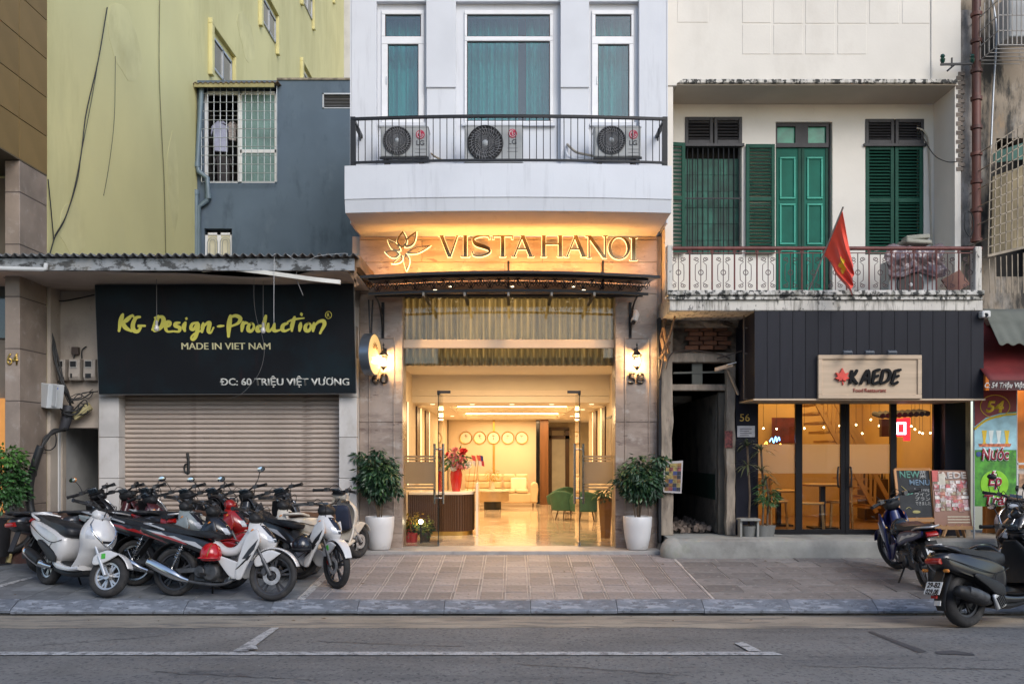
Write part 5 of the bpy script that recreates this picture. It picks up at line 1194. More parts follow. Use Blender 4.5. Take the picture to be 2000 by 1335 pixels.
# green armchairs
m_gvel = M('green_velvet', (.02, .085, .055), .7, var=.15, scale=8)
def armchair(px, y, rot, lab):
    x = X(px, y); t = thing('armchair', lab, 'armchair', (x, y, .036), R(rot), group='green lobby armchairs')
    b = MB(); rings = []
    for i in range(15):
        a = R(-20 + 220*i/14); r_, r2 = .34, .24; h = .42 + .22*math.sin(max(0, min(math.pi, a)))
        co_, si = math.cos(a), math.sin(a)
        rings.append([Vector((r2*co_, r2*si, .22)), Vector((r_*co_, r_*si, .2)), Vector(((r_+.04)*co_, (r_+.04)*si, h)), Vector(((r2+.03)*co_, (r2+.03)*si, h))])
    b.loft(rings).build('back', m_gvel, t, bevel=.03, seg=2, smooth=50, local=True)
    MB().lathe([(0, .22), (.25, .22), (.27, .3), (.24, .38), (0, .40)], 20).build('seat', m_gvel, t, smooth=50, local=True)
    for k in range(4): 
        a = R(45+90*k); MB().cyl((.2*math.cos(a), .2*math.sin(a), .23), (.27*math.cos(a), .27*math.sin(a), .0), .018, .011, 8).build('leg', m_walnut, t, local=True)
armchair(1108, 6.2, 150, 'green velvet armchair in front of the corridor, nearest the glass door'); armchair(1146, 5.8, 165, 'green velvet armchair beside the tall brass planter'); armchair(1097, 8.4, 200, 'green velvet armchair farther back behind the other two')
# tall planter
YP = 1.9; x = X(1183, YP); t = thing('tall_planter', 'tall tapered brown planter with leafy plant inside the glass', 'planter', (x, YP, .036))
hp = Z(972, YP)
MB().lathe([(0, .036), (.085, .036), (.088, .08), (.135, hp-.03), (.14, hp), (.125, hp), (.12, hp-.06), (0, hp-.06)], 6, (x, YP, 0), phase=.26).build('pot', M('brass_brown', (.24, .13, .03), .35, metal=.3, var=.15, scale=3, stretch=(3, 3, .5)), t)
leafy('leaves', m_leaf, t, (x, YP, hp+.08), (.24, .2, .12), 130, .13, 13, aspect=.35)
# flower pots inside the glass
for k, (px, py, r, mt, lab, cp) in enumerate(((806, 1020, .2, M('leaf_gold', (.40, .27, .03), .6, var=.4), 'bushy yellow flowering plant in a red pot inside the glass', (.4, .03, .03)), (831, 1030, .17, M('leaf_lime', (.22, .24, .05), .6, var=.4), 'round lime green plant in a dark bowl inside the glass', (.05, .04, .03)), (797, 1035, .12, m_rpet, 'small red flowering plant in the corner inside the glass', (.3, .02, .02)))):
    y = 1.15; t = thing('flower_pot', lab, 'plant', P(px, 1056, y)); c = P(px, py, y); o = Vector((c.x, y, .036))
    MB().lathe([(0, 0), (.07, 0), (.09, .16), (.08, .16), (0, .14)], 16, o).build('pot', M('pot_%d' % k, cp, .4), t, smooth=50)
    leafy('leaves', m_leaf, t, c + Vector((0, 0, -.02)), (r, r*.8, r), 150, .07, 30+k); leafy('blossoms', mt, t, c + Vector((0, 0, .03)), (r*1.05, r*.85, r*1.05), 190, .05, 40+k, aspect=.8)
t = thing('uplight', 'lit round spotlight among the flower pots', 'lamp', P(822, 1018, .95)); MB().ball(P(822, 1018, .95), .035, 12, 8).build('bulb', glow('uplight_bulb', (1, .82, .55), 25), t); MB().cyl(P(822, 1024, .95), Vector((X(822, .95), .95, .036)), .012).build('stem', m_black, t)

# glass front
gf = thing('glass_front', 'frameless glass entrance front of the hotel with open doors', 'glass front', (0, YG, .036))
gx0, gx1 = X(788, YG), X(1200, YG); za, zb_ = Z(680, YG), Z(663, YG); ztop = Z(572, YG)
m_bronze = M('champagne_frame', (.62, .47, .33), .4, metal=.2, var=.05)
MB().box(gx0, gx1, YG-.03, YG+.03, za, zb_).build('transom_bar', m_bronze, gf, bevel=.006)
for x in (gx0-.02, gx1+.02): MB().box(x-.02, x+.02, YG-.03, YG+.03, .036, ztop).build('jamb', m_bronze, gf)
MB().box(gx0, gx1, YG-.006, YG+.006, zb_+.002, ztop).build('pane', m_clear, gf)
dxl, dxr = X(856, YG), X(1132, YG); zd = Z(764, YG)
MB().box(gx0, gx1, YG-.006, YG+.006, zd+.02, za-.002).build('pane', m_clear, gf)
MB().box(gx0, dxl-.006, YG-.006, YG+.006, .045, zd+.018).build('pane', m_clear, gf); MB().box(dxr+.006, gx1, YG-.006, YG+.006, .045, zd+.018).build('pane', m_clear, gf)
m_chrome = M('brushed_steel', (.45, .44, .43), .25, metal=1, var=.05)
m_edgeglass = M('glass_edge', (.02, .03, .028), .2, var=.1)
for (x, s_, nm) in ((dxl, 1, 'l'), (dxr, -1, 'r')):
    y0_, y1_ = YG+.02, YG+.98
    d = MB().box(x-.005, x+.005, y0_, y1_, .06, zd).build('door', m_clear, gf)
    MB().box(x-.006, x+.006, y0_-.008, y0_-.001, .05, zd+.01).build('edge', m_edgeglass, d)
    MB().box(x-.02, x+.02, y0_, y0_+.12, zd-.05, zd+.015).build('top_patch', m_black, d); MB().box(x - (.0 if s_ > 0 else .19), x + (.19 if s_ > 0 else 0), YG-.02, YG+.02, zd-.03, zd+.01).build('transom_patch', m_black, d); MB().box(x-.018, x+.018, y0_, y0_+.14, .045, .10).build('bottom_patch', m_chrome, d)
    yh = YG+.12
    for q in (-.068, .068): MB().cyl((x+q, yh, Z(983, yh)), (x+q, yh, Z(866, yh)), .02, n=12).build('handle', m_chrome, d, smooth=60)
    for pz in (877, 972): MB().cyl((x-.068, yh, Z(pz, yh)), (x+.068, yh, Z(pz, yh)), .012, n=8).build('handle_bolt', m_chrome, d)
# frosted bands on the fixed side lights
for xa, xb in ((gx0+.02, X(850, YG)), (X(1140, YG), gx1-.02)):
    b = MB()
    for q0, q1 in ((901, 944), (889, 893), (895, 898.5), (946.5, 950), (952.5, 956)): b.box(xa, xb, YG+.008, YG+.011, Z(q1, YG), Z(q0, YG))
    b.build('frosted_band', fm_, gf)
def sheer_mat():
    m = M('sage_sheer', (.40, .35, .20), .9, var=.4, scale=2, stretch=(7, 1, .5)); n = m.node_tree.nodes; l = m.node_tree.links; b_ = n['Principled BSDF']; src = b_.inputs['Base Color'].links[0].from_socket
    t_ = n.new('ShaderNodeBsdfTranslucent'); l.new(src, t_.inputs[0]); x_ = n.new('ShaderNodeMixShader'); x_.inputs[0].default_value = .6; l.new(b_.outputs[0], x_.inputs[1]); l.new(t_.outputs[0], x_.inputs[2]); l.new(x_.outputs[0], n['Material Output'].inputs[0]); return m
# pleated sheer curtain behind the upper panes
tag(MB().grid(lambda u, v: (gx0 + (gx1-gx0)*u, .66 + .045*math.sin(u*205 + .35*math.sin(u*31)), Z(571, .6) + (Z(713, .6) - Z(571, .6))*v), 420, 3).build('sheer_curtain', sheer_mat(), None, smooth=True), 'pleated sage green curtain behind the upper entrance glass', 'curtain')
MB().box(LX0, LX1, 2.3, 2.4, 3.0, 4.4).box(LX0, LX1, .5, 2.4, 4.3, 4.4).build('void_wall', M('valance_tan', (.6, .52, .36), .8), lw)
lamp('added_curtain_wash', 'AREA', (0, 1.7, 3.7), 20, (1, .70, .38), 3.0, (R(-90), 0, 0), lw, size_y=.8)  # unseen lamp added behind the curtain so the cloth glows evenly

# pots with little ficus trees
def ficus(px, lab, seed, cr=(.42, .38, .46), off=(.01, 0, 1.06)):
    y = -.02; x = X(px, y); t = thing('potted_tree', lab, 'potted tree', (x, y, .036), group='potted trees beside the hotel door')
    o = Vector((x, y, .036)); hp = .5
    MB().lathe([(0, 0), (.135, 0), (.155, .02), (.19, .18), (.212, .36), (.218, hp-.01), (.212, hp), (.20, hp), (.195, hp-.06), (0, hp-.07)], 32, o).build('pot', M('white_pot', (.62, .61, .60), .35, var=.05, scale=2, dirt=((.36, .33, .29), .5, 3, (1, 1, 1.5), .56, .15)), t, smooth=50)
    MB().lathe([(0, hp-.068), (.196, hp-.062)], 20, o).build('soil', M('soil', (.03, .022, .015), .95, var=.4, scale=40), t)
    rg = random.Random(seed)
    tr = MB()
    for k in range(6):
        a = rg.uniform(0, 6.28); d = Vector((math.cos(a), math.sin(a), 0))
        tr.tube(smooth_path([o + d*.03 + Vector((0, 0, hp-.08)), o + d*.06 + Vector((0, 0, hp+.15)), o + d*.13 + Vector((0, 0, hp+.38)), o + d*.22 + Vector((0, 0, hp+.75))]), .011, 6)
        for j in range(3):
            e = Vector((rg.uniform(-1, 1), rg.uniform(-1, 1), rg.uniform(.2, .9))).normalized(); p = o + d*.13 + Vector((0, 0, hp+.36+.1*j)); tr.tube([p, p + e*.15, p + e*.27], [.006, .005, .003], 5)
    tr.build('trunk', m_bark, t, smooth=True)
    def shp(q, rg_):
        if q.z < -.25: q = Vector((q.x*.75, q.y*.75, q.z))
        return q
    leafy('crown', M('ficus_leaf', (.018, .052, .022), .42, var=.5, scale=5, spec=.5), t, o + Vector(off), cr, 1700, .105, seed, shape=shp, droop=.55, aspect=.42)
    for k in range(5):
        a = rg.uniform(0, 6.28); leafy('branch_leaves', MATS['ficus_leaf'], t, o + Vector(off) + Vector((cr[0]*.85*math.cos(a), cr[1]*.8*math.sin(a), rg.uniform(-.3, .42))), (.13, .12, .10), 60, .10, seed*7+k, droop=.5)
    leafy('outer_leaves', M('ficus_leaf2', (.045, .10, .03), .4, var=.4, scale=5), t, o + Vector((.01, -.03, 1.12)), (.43, .38, .43), 260, .10, seed+50, droop=.5, aspect=.42)
ficus(742, 'bushy ficus tree in a white pot nearest the parked motorbikes', 61, (.38, .36, .43), (-.02, 0, 1.08))
ficus(1245, 'bushy ficus tree in a white pot beside the old dark doorway', 65, (.43, .38, .40), (.03, 0, 1.03))
# ================================================================ cream house on the right
m_house = M('cream_house', (.66, .62, .555), .85, var=.06, scale=1.2, bump=.12, bscale=25, dirt=[((.45, .40, .34), .4, 1.3, (1, 1, .5), .54, .25), ((.30, .28, .25), .5, 5, (1.4, 1, .4), .68, .08)])
MOULD = [((.16, .15, .12), .8, 4, (2.2, 1, .5), .48, .12), ((.022, .023, .022), .95, 9, (1.5, 1, 1.3), .49, .06)]
m_mould = M('mouldy_plaster', (.56, .53, .48), .9, var=.12, scale=4, bump=.3, bscale=30, dirt=MOULD)
m_mould2 = M('streaked_plaster', (.56, .52, .46), .9, var=.1, scale=3, bump=.2, bscale=30, dirt=[((.17, .155, .13), .8, 6, (3, 1, .3), .51, .12), ((.03, .03, .03), .85, 10, (2, 1, .8), .59, .06)])
m_green_d = M('shutter_green', (.010, .060, .040), .6, spec=.2, var=.2, scale=4, rnd=.08); m_green_l = M('door_green', (.006, .105, .072), .6, spec=.2, var=.2, scale=3); m_teal_t = M('trim_teal', (.015, .27, .19), .5, var=.12); m_vent = M('vent_charcoal', (.035, .033, .036), .6, var=.25, scale=6, rnd=.1)
YH, YR2 = 0.0, .70
hx0, hx1 = 2.30, X(1865, YH)
hr = thing('cream_house', 'old cream house with green shutters, iron balcony and mould stained edges', 'house', (4.5, .4, 0))
zso = Z(167, -.05); zfl = 3.74
MB().box(hx0, hx1+.09, YH, YH+.3, zso+.02, 9.4).build('upper_wall', m_house, hr)
for (a, c, e, f) in [(1323, 1383, -20, 44), (1450, 1505, -20, 45), (1511, 1567, -20, 46), (1573, 1630, -20, 46), (1636, 1692, -20, 46), (1450, 1505, 49, 106), (1511, 1567, 49, 106), (1573, 1630, 49, 106), (1636, 1692, 49, 106), (1698, 1755, -20, 46), (1762, 1815, -20, 46)]:
    MB().box(X(a, YH), X(c, YH), YH-.006, YH-.0005, Z(f, YH), Z(e, YH)).build('plaster_panel', m_house, hr, bevel=.005)
MB().box(X(1818, YH), X(1822, YH), YH-.02, YH-.001, zso+.1, 9.4).build('rib', m_house, hr)
m_canv = M('canopy_soffit', (.44, .38, .31), .85, var=.08, scale=1.5)
MB().box(X(1322, -.05), hx1-.001, -.06, YR2, zso, zso+.018).build('soffit', m_canv, hr)
MB().prism([(X(1322, -.1), zso+.018), (hx1+.0, zso+.018), (hx1+.0, Z(154, -.1)), (X(1334, -.1), Z(154, -.1))], -.10, -.002).build('slab_edge', m_mould, hr, bevel=.01)
W1 = (X(1338, YR2), X(1449, YR2), Z(497, YR2), Z(229, YR2)); W2 = (X(1515, YR2), X(1626, YR2), 3.5, Z(238, YR2)); W3 = (X(1690, YR2), X(1804, YR2), Z(497, YR2), Z(233, YR2))
wall_holes(hx0, hx1-.001, 3.5, zso-.001, YR2, YR2+.25, [W1, W2, W3]).build('loggia_wall', m_house, hr)
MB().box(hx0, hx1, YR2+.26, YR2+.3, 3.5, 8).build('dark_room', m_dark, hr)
MB().box(hx1, hx1+.09, YH+.301, YR2+.25, zfl, zso+.02).box(hx1, hx1+.09, YH, YH+.3, zfl, zso+.019).build('return_wall', m_house, hr)
MB().box(hx0, hx0+.12, -.0, YR2, zfl, zso).build('left_return', m_house, hr)
# louvred shutters
def shutter(par, xa, xb, za, zb_, y, rot=0, hinge=0, mat=None, nsl=30, mid=True, fw=.055, pitch=None):
    mat = mat or m_green_d; w_ = xb-xa
    o = bpy.data.objects.new('shutter', None); COL.objects.link(o); o.parent = par
    o.location = Vector((xa if hinge == 0 else xb, y, za)) - wloc(par); o.rotation_euler = (0, 0, R(rot)); s0 = 0 if hinge == 0 else -w_
    h = zb_-za; b = MB(); bars = [(s0, s0+fw, 0, h), (s0+w_-fw, s0+w_, 0, h), (s0+fw, s0+w_-fw, 0, fw*1.2), (s0+fw, s0+w_-fw, h-fw*1.1, h)]
    if mid: bars.append((s0+fw, s0+w_-fw, h*.5-fw*.6, h*.5+fw*.6))
    for q in bars: b.box(q[0], q[1], -.02, .02, q[2], q[3])
    b.build('stile', mat, o, local=True, bevel=.004)
    me = MB().obox((0, 0, 0), (w_-2*fw, .045, .007), (R(42), 0, 0)).mesh('slat'); me.materials.append(mat)
    for i in range(nsl):
        zz = fw*1.3 + (h-fw*2.5)*(i+.5)/nsl
        if mid and abs(zz-h*.5) < fw*.75: continue
        link('slat', me, o, (s0+w_/2, 0, zz))
    return o
za, zb_ = Z(483, YR2), Z(284, YR2); zl_ = Z(497, YR2)
shutter(hr, X(1304, YR2-.05)-.02, W1[0]-.012, zl_, zb_+.02, YR2-.06, 8, 1, nsl=26)
shutter(hr, W1[1]+.05, X(1513, YR2-.05), zl_, zb_, YR2-.05, 0, 0, nsl=30)
shutter(hr, W3[0]+.01, X(1746.5, YR2), zl_, Z(285, YR2), YR2+.02, 0, 0, nsl=31); shutter(hr, X(1748.5, YR2), W3[1]-.01, zl_, Z(285, YR2), YR2+.02, 0, 1, nsl=31)
for Wn, y0_ in ((W1, 229), (W3, 233)):
    mx = (Wn[0]+Wn[1])/2; zt_, zc_ = Wn[3], Z(281, YR2)
    for xa, xb in ((Wn[0], mx-.01), (mx+.01, Wn[1])): shutter(hr, xa, xb, zc_, zt_, YR2+.0, 0, 0, m_vent, 6, False, .05)
    MB().box(Wn[0]-.03, Wn[1]+.03, YR2-.04, YR2+.05, zc_-.045, zc_-.002).build('lintel_board', m_vent, hr)
# window with iron bars and green boards behind
bd = MB(); n = 9
m_board = M('board_green', (.012, .085, .058), .6, var=.4, scale=5, rnd=.3)
for i in range(n):
    xa = W1[0] + (W1[1]-W1[0])*i/n; 
    for j in range(6): MB().box(xa+.003, xa+(W1[1]-W1[0])/n-.003, YR2+.16, YR2+.18, W1[2]+.26*j+.003, W1[2]+.26*(j+1)-.003).build('board', m_board, hr)
wbr = MB()
for i in range(11): x = W1[0]+.04 + (W1[1]-W1[0]-.08)*i/10; wbr.cyl((x, YR2+.02, W1[2]), (x, YR2+.02, Z(284, YR2)), .009, n=6)
wbr.bar((W1[0], YR2+.02, Z(387, YR2)), (W1[1], YR2+.02, Z(387, YR2)), .02)
wbr.build('window_bars', m_iron, hr)
# balcony door
dr = bpy.data.objects.new('door', None); COL.objects.link(dr); dr.parent = hr; dr.location = Vector((W2[0], YR2+.1, zfl)) - wloc(hr)
yd = YR2+.09; xm = X(1564.5, yd); xr = X(1617, yd); xl = W2[0]
MB().box(xl, xr, yd, yd+.06, zfl, Z(289, yd)).build('leaf', m_green_l, dr)
for (xa, xb) in ((xl, xm-.006), (xm+.006, xr)):
    ww = xb-xa
    for (pa, pb) in ((307, 389), (398, 478), (488, 568)):
        b = MB(); x0, x1, z0, z1 = xa+.2*ww, xb-.2*ww, Z(pb, yd), Z(pa, yd)
        for q in ((x0, x1, z1-.03, z1), (x0, x1, z0, z0+.03), (x0, x0+.03, z0+.03, z1-.03), (x1-.03, x1, z0+.03, z1-.03)): b.box(q[0], q[1], yd-.022, yd-.001, q[2], q[3])
        b.build('panel_moulding', m_teal_t, dr, bevel=.005)
    b = MB()
    for q in ((xa, xa+.1*ww), (xb-.1*ww, xb)): b.box(q[0], q[1], yd-.014, yd-.0005, zfl, Z(290, yd))
    b.build('stile', m_green_d, dr)
b = MB(); ztp = Z(240, yd)
for q in ((xl, xr, ztp-.07, ztp), (xl, xr, Z(289, yd)-.0, Z(281, yd)), (xl, xl+.04, Z(281, yd), ztp-.07), (xr-.04, xr, Z(281, yd), ztp-.07), (xm-.1, xm+.1, Z(281, yd), ztp-.07)): b.box(q[0], q[1], yd-.04, yd+.05, q[2], q[3])
b.build('transom', m_vent, dr)
for xa, xb in ((xl+.04, xm-.1), (xm+.1, xr-.04)): MB().box(xa, xb, yd, yd+.02, Z(281, yd), ztp-.07).build('pane', M('green_glass', (.02, .22, .12), .2, var=.4, scale=6), dr)
# balcony slab, cornice bands
YBF = -.78
sx0, sx1 = X(1303, YBF), X(1921, YBF)
MB().box(sx0+.05, sx1-.05, YBF+.06, YR2, 3.5, zfl).build('balcony_floor', m_mould2, hr)
MB().box(sx0, sx1, YBF-.04, YBF+.2, Z(577, YBF), Z(567, YBF)).build('balcony_kerb', m_mould, hr, bevel=.012)
MB().box(sx0+.02, sx1-.01, YBF+.0, YBF+.2, Z(585, YBF)+.001, Z(577, YBF)-.001).build('cornice', m_mould, hr, bevel=.008)
MB().box(sx0+.04, sx1, YBF+.02, YBF+.2, Z(606, YBF), Z(585, YBF)-.001).build('fascia', m_mould2, hr, bevel=.008)
for (a, c, e, f) in ((1312, 1525, 580, 585), (1635, 1905, 580, 585)): MB().box(X(a, YBF-.03), X(c, YBF-.03), YBF-.02, YBF-.001, Z(f, YBF), Z(e, YBF)).build('drip_band', m_mould, hr)
MB().box(X(1905, YBF), sx1-.02, YBF, YBF+.16, zfl, Z(481, YBF)).build('end_post', m_mould2, hr, bevel=.012)
MB().box(sx0+.0, X(1314, YBF), YBF, YBF+.16, zfl, Z(478, YBF)).build('end_post', m_mould2, hr, bevel=.012)
# railing with scroll ornaments
m_rust = M('rust_red_iron', (.13, .035, .028), .55, var=.3, scale=12)
br = thing('balcony_railing', 'rust red iron railing with scroll ornaments on the cream house', 'railing', (4.5, YBF+.1, zfl))
yr = YBF+.08; zrt = Z(485, yr); zrb = Z(569, yr)
MB().cyl((X(1308, yr), yr, zrt), (X(1917, yr), yr, zrt), .028, n=12).build('top_rail', m_rust, br, smooth=60)
MB().bar((X(1314, yr), yr, Z(494, yr)), (X(1906, yr), yr, Z(494, yr)), .012).build('second_rail', m_rust, br)
pm1 = MB().cyl((0, 0, 0), (0, 0, zrt-zrb), .012, n=8).tube(ring((0, -.006, zrt-zrb-.045), .022, 14), .006, 5, closed=True).mesh('post'); pm1.materials.append(m_rust)
m_iron2 = M('thin_rusty_iron', (.07, .035, .035), .6, var=.3, scale=15)
H = Z(495, yr) - zrb; sw = 14*(CD+yr)/FPX
om = MB(); om.cyl((0, 0, 0), (0, 0, H), .006, n=6); om.tube(ring((0, -.005, H*.5), .034, 16), .006, 5, closed=True)
for sx in (-1, 1):
    for sz in (-1, 1):
        pts = []
        for i in range(17):
            a = i*.52; r_ = .038*(1 - i/20); pts.append(Vector((sx*(sw*.62 + r_*math.cos(a) - .0), 0, H*.5 + sz*(H*.34 + r_*math.sin(a)*.9))))
        om.tube(list(reversed(pts)) + [Vector((sx*sw*.28, 0, H*.5 + sz*H*.28)), Vector((sx*sw*.75, 0, H*.5 + sz*H*.2)), Vector((sx*sw*.78, 0, H*.5))], .0055, 5)
omm = om.mesh('ornament'); omm.materials.append(m_iron2)
pbm = MB().cyl((0, 0, 0), (0, 0, H), .007, n=6).mesh('bar'); pbm.materials.append(m_rust)
k = 0; px = 1325
while px < 1905:
    if 1730 < px < 1838:
        for d in (-14, -5, 5, 14): link('bar', pbm, br, Vector((X(px+d, yr), yr, zrb)) - br.location)
    else: link('ornament', omm, br, Vector((X(px, yr), yr, zrb)) - br.location)
    if px+22 < 1900: link('post', pm1, br, Vector((X(px+22, yr), yr, zrb)) - br.location)
    px += 43.8
# flag
fg = thing('flag', 'red flag with a yellow star hanging limp from the balcony', 'flag', P(1582, 562, yr-.05))
p_lo, p_hi = P(1580, 566, yr+.15), P(1647, 404, yr-.55)
MB().cyl(p_lo, p_hi, .012, n=8).build('pole', M('pole_grey', (.25, .22, .2), .5), fg)
hA, hB = p_lo.lerp(p_hi, .97), p_lo.lerp(p_hi, .44)
tipP = P(1664, 586, -1.15); 
def ff(u, v):   # u along hoist (0 top .. 1 bottom), v away from the hoist
    h = hA.lerp(hB, u); top = P(1652, 470 + 60*0, -1.2)
    e = P(1668 - 6*u, 520 + 60*u*.95, -1.2)
    q = h.lerp(e, v); fold = math.sin(u*17 + v*3)*(.055*v) ; sw_ = math.sin(u*17+1.2+v*2)*.03*v
    return (q.x + sw_ + .02*math.sin(v*9)*u, q.y + fold, q.z - .06*math.sin(math.pi*v)*(1-u))
fm = bpy.data.materials.new('flag_cloth'); fm.use_nodes = True; MATS['flag_cloth'] = fm
fb = fm.node_tree.nodes['Principled BSDF']; fb.inputs['Base Color'].default_value = (.78, .055, .018, 1); fb.inputs['Roughness'].default_value = .6; fb.inputs['Sheen Weight'].default_value = .3
cl = MB().grid(ff, 60, 26).build('cloth', fm, fg, smooth=True, solid=.002)
me = cl.data; me.materials.append(M('flag_star', (.80, .50, .02), .6, var=.05))
for p in me.polygons:
    j, i = divmod(p.index, 60); u, v = i/60, j/26
    dx, dy = (v-.55)*1.5, (u-.58)
    r_ = math.hypot(dx, dy); a = (math.atan2(dy, dx) + .2) % (2*math.pi/5); aa = abs(a - math.pi/5)/(math.pi/5)
    if r_ < .10 + .11*aa: p.material_index = 1
# things stored on the balcony
pa = thing('covered_appliance', 'air conditioner wrapped in crumpled plastic on the cream house balcony', 'air conditioner', P(1785, 570, -.2))
ya_ = -.35; MB().box(X(1738, ya_), X(1830, ya_), ya_+.03, ya_+.35, zfl+.02, Z(506, ya_)).build('case', m_ac, pa, bevel=.01)
c = P(1778, 556, ya_+.02); MB().lathe([(0, -.005), (.19, -.005), (.2, .0)], 28, c, 'y').build('fan', m_black, pa); MB().lathe([(0, -.02), (.03, -.015)], 12, c, 'y').build('hub', m_hubs, pa)
rg = random.Random(8); from mathutils import noise as nz_
def pf_(u, v):
    x = X(1728, ya_) + (X(1842, ya_) - X(1728, ya_))*u; f = nz_.noise(Vector((u*7, v*5, 1.3)))*.06 + nz_.noise(Vector((u*17, v*12, 3)))*.03
    if v < .25: return (x, ya_+.42 - 1.7*v, Z(480, ya_) + .03*math.sin(u*8) + f*.5)
    w_ = (v-.25)/.75; return (x + .03*math.sin(v*9), ya_ - .05 + f - .03*math.sin(u*23+w_*3)*w_, Z(483, ya_) + (Z(538 + 6*math.sin(u*9), ya_) - Z(483, ya_))*w_ + f*.3)
MB().grid(pf_, 60, 30).build('plastic_cover', M('mauve_plastic', (.17, .13, .135), .22, var=.3, scale=5, bump=.6, bscale=9, spec=.6), pa, smooth=True, solid=.004)
t = thing('storage_bundle', 'grey bundle lying on top of the plastic wrapped appliance', 'bundle', P(1788, 480, -.1)); b = MB()
b.obox(P(1786, 475, -.1), (.40, .3, .06), (0, R(2), .1)).obox(P(1788, 466, -.1), (.34, .26, .07), (0, R(-4), -.1)); b.build('bundle', M('bundle_grey', (.28, .27, .22), .8, var=.2), t, bevel=.015)
t = thing('leaning_board', 'brown board leaning at the end of the cream house balcony', 'board', P(1868, 568, -.3)); MB().obox(P(1866, 551, -.3), (.34, .03, .26), (R(-15), R(-28), .2)).build('board', M('board_brown', (.17, .075, .05), .7, var=.2), t)
# insulator bracket
t = thing('insulator_bracket', 'iron bracket with green glass insulators beside the brown drainpipe', 'insulator', P(1866, 127, -.15)); yb_ = -.2
b = MB(); b.bar(P(1837, 126, yb_), P(1899, 125, yb_), .03); b.bar(P(1859, 113, yb_), P(1859, 131, yb_), .02); b.tube([P(1868, 124, yb_), P(1858, 132, yb_), P(1850, 139, yb_)], .014, 6); b.build('bracket', m_iron, t)
for px in (1841, 1899): 
    o = P(px, 124, yb_); MB().lathe([(.0, .14), (.025, .13), (.035, .1), (.022, .085), (.038, .06), (.03, .02), (.014, 0)], 12, o).build('insulator', M('insulator_green', (.01, .05, .035), .15), t, smooth=40)
cable('wall_wire', 'grey wires running down beside the closed shutters', [P(1790, 250, YR2-.02), P(1806, 258, YR2-.04), P(1814, 290, YR2-.03), P(1817, 400, YR2-.02), P(1820, 480, YR2-.02)], .014, M('wire_beige', (.40, .36, .29), .7))
cable('wall_wire', 'loose dark wire looping across the loggia corner', [P(1795, 252, YR2-.06), P(1812, 285, YR2-.08), P(1828, 306, .4), P(1850, 316, .1), P(1868, 316, -.03)], .007)

# ================================================================ doorway and base
m_conc = M('rough_concrete', (.27, .265, .24), .9, var=.2, scale=3, bump=.7, bscale=14, dirt=[((.13, .12, .11), .6, 2, (1, 1, 1), .54, .2), ((.17, .19, .12), .5, 3, (1, 1, 1), .56, .15)])
bs_ = thing('concrete_step', 'rough grey concrete step along the restaurant front', 'step', (5.5, 0, 0), kind='structure')
b = MB(); n = 60; rings = []; rg = random.Random(2)
xa, xb = X(1312, -.5), 9.5
for i in range(n+1):
    x = xa + (xb-xa)*i/n; j = lambda a: rg.uniform(-a, a)
    rings.append([Vector((x, 1.2, -.1)), Vector((x, -.53+j(.008), -.1)), Vector((x, -.53+j(.012), .08)), Vector((x, -.515+j(.01), .2)), Vector((x, -.47, .232+j(.006))), Vector((x, 1.2, .23))])
b.loft(rings).build('step', m_conc, bs_, smooth=40)
b = MB(); b.ball((X(1315, -.5), -.42, .06), .2, 14, 10, (.9, .8, 1.0)); b.build('rounded_end', m_conc, bs_, smooth=True)
dw = thing('old_doorway', 'decayed dark doorway with peeling posts between hotel and restaurant', 'doorway', (3, .3, .23))
m_post = M('peeling_post', (.30, .245, .19), .9, var=.3, scale=5, bump=.6, bscale=20, stretch=(2, 2, .6), dirt=[((.10, .08, .065), .7, 4, (2, 1, .6), .52, .15), ((.45, .40, .33), .5, 6, (2, 1, .5), .58, .12)])
m_old = M('rotten_plaster', (.17, .125, .09), .95, var=.45, scale=4, bump=.8, bscale=10, dirt=[((.05, .035, .028), .8, 3, (1, 1, 1.4), .5, .16), ((.35, .29, .22), .5, 4, (1, 1, .6), .6, .1)])
def post(px0, px1, py0, py1, y0_, d, mat, nm, par, wob=.012, seed=1):
    rg = random.Random(seed); rings = []; z0, z1 = Z(py1, y0_), Z(py0, y0_); xa, xb = X(px0, y0_), X(px1, y0_); n = 14
    for i in range(n+1):
        z = z0 + (z1-z0)*i/n; a, c = rg.uniform(-wob, wob), rg.uniform(-wob, wob)
        rings.append([Vector((xa+a, y0_, z)), Vector((xb+c, y0_+rg.uniform(-.006, .006), z)), Vector((xb+c, y0_+d, z)), Vector((xa+a, y0_+d, z))])
    return MB().loft(rings).build(nm, mat, par, bevel=.008)
post(1290, 1314, 600, 1045, .2, .3, m_post, 'post', dw, .016, 1); post(1286, 1292, 620, 1060, .1, .2, m_iron, 'pipe', dw, .004, 5)
post(1419, 1436, 715, 1045, .15, .15, m_post, 'post', dw, .01, 2); post(1403, 1419, 765, 1042, .35, .12, M('door_leaf_old', (.10, .085, .065), .8, var=.3), 'door_leaf', dw, .006, 3)
MB().box(X(1312, .2), X(1437, .2), .2, .45, Z(707, .2), Z(688, .2)).build('lintel', m_post, dw, bevel=.012); MB().box(X(1312, .25), X(1420, .25), .25, .4, Z(762, .25), Z(750, .25)).build('transom_rail', m_post, dw, bevel=.008)
b = MB(); b.box(X(1352, .3), X(1372, .3), .3, .36, Z(750, .3), Z(707, .3)); b.bar(P(1315, 728, .3), P(1420, 726, .3), .03); b.build('transom_bars', M('transom_grey', (.12, .12, .10), .8), dw)
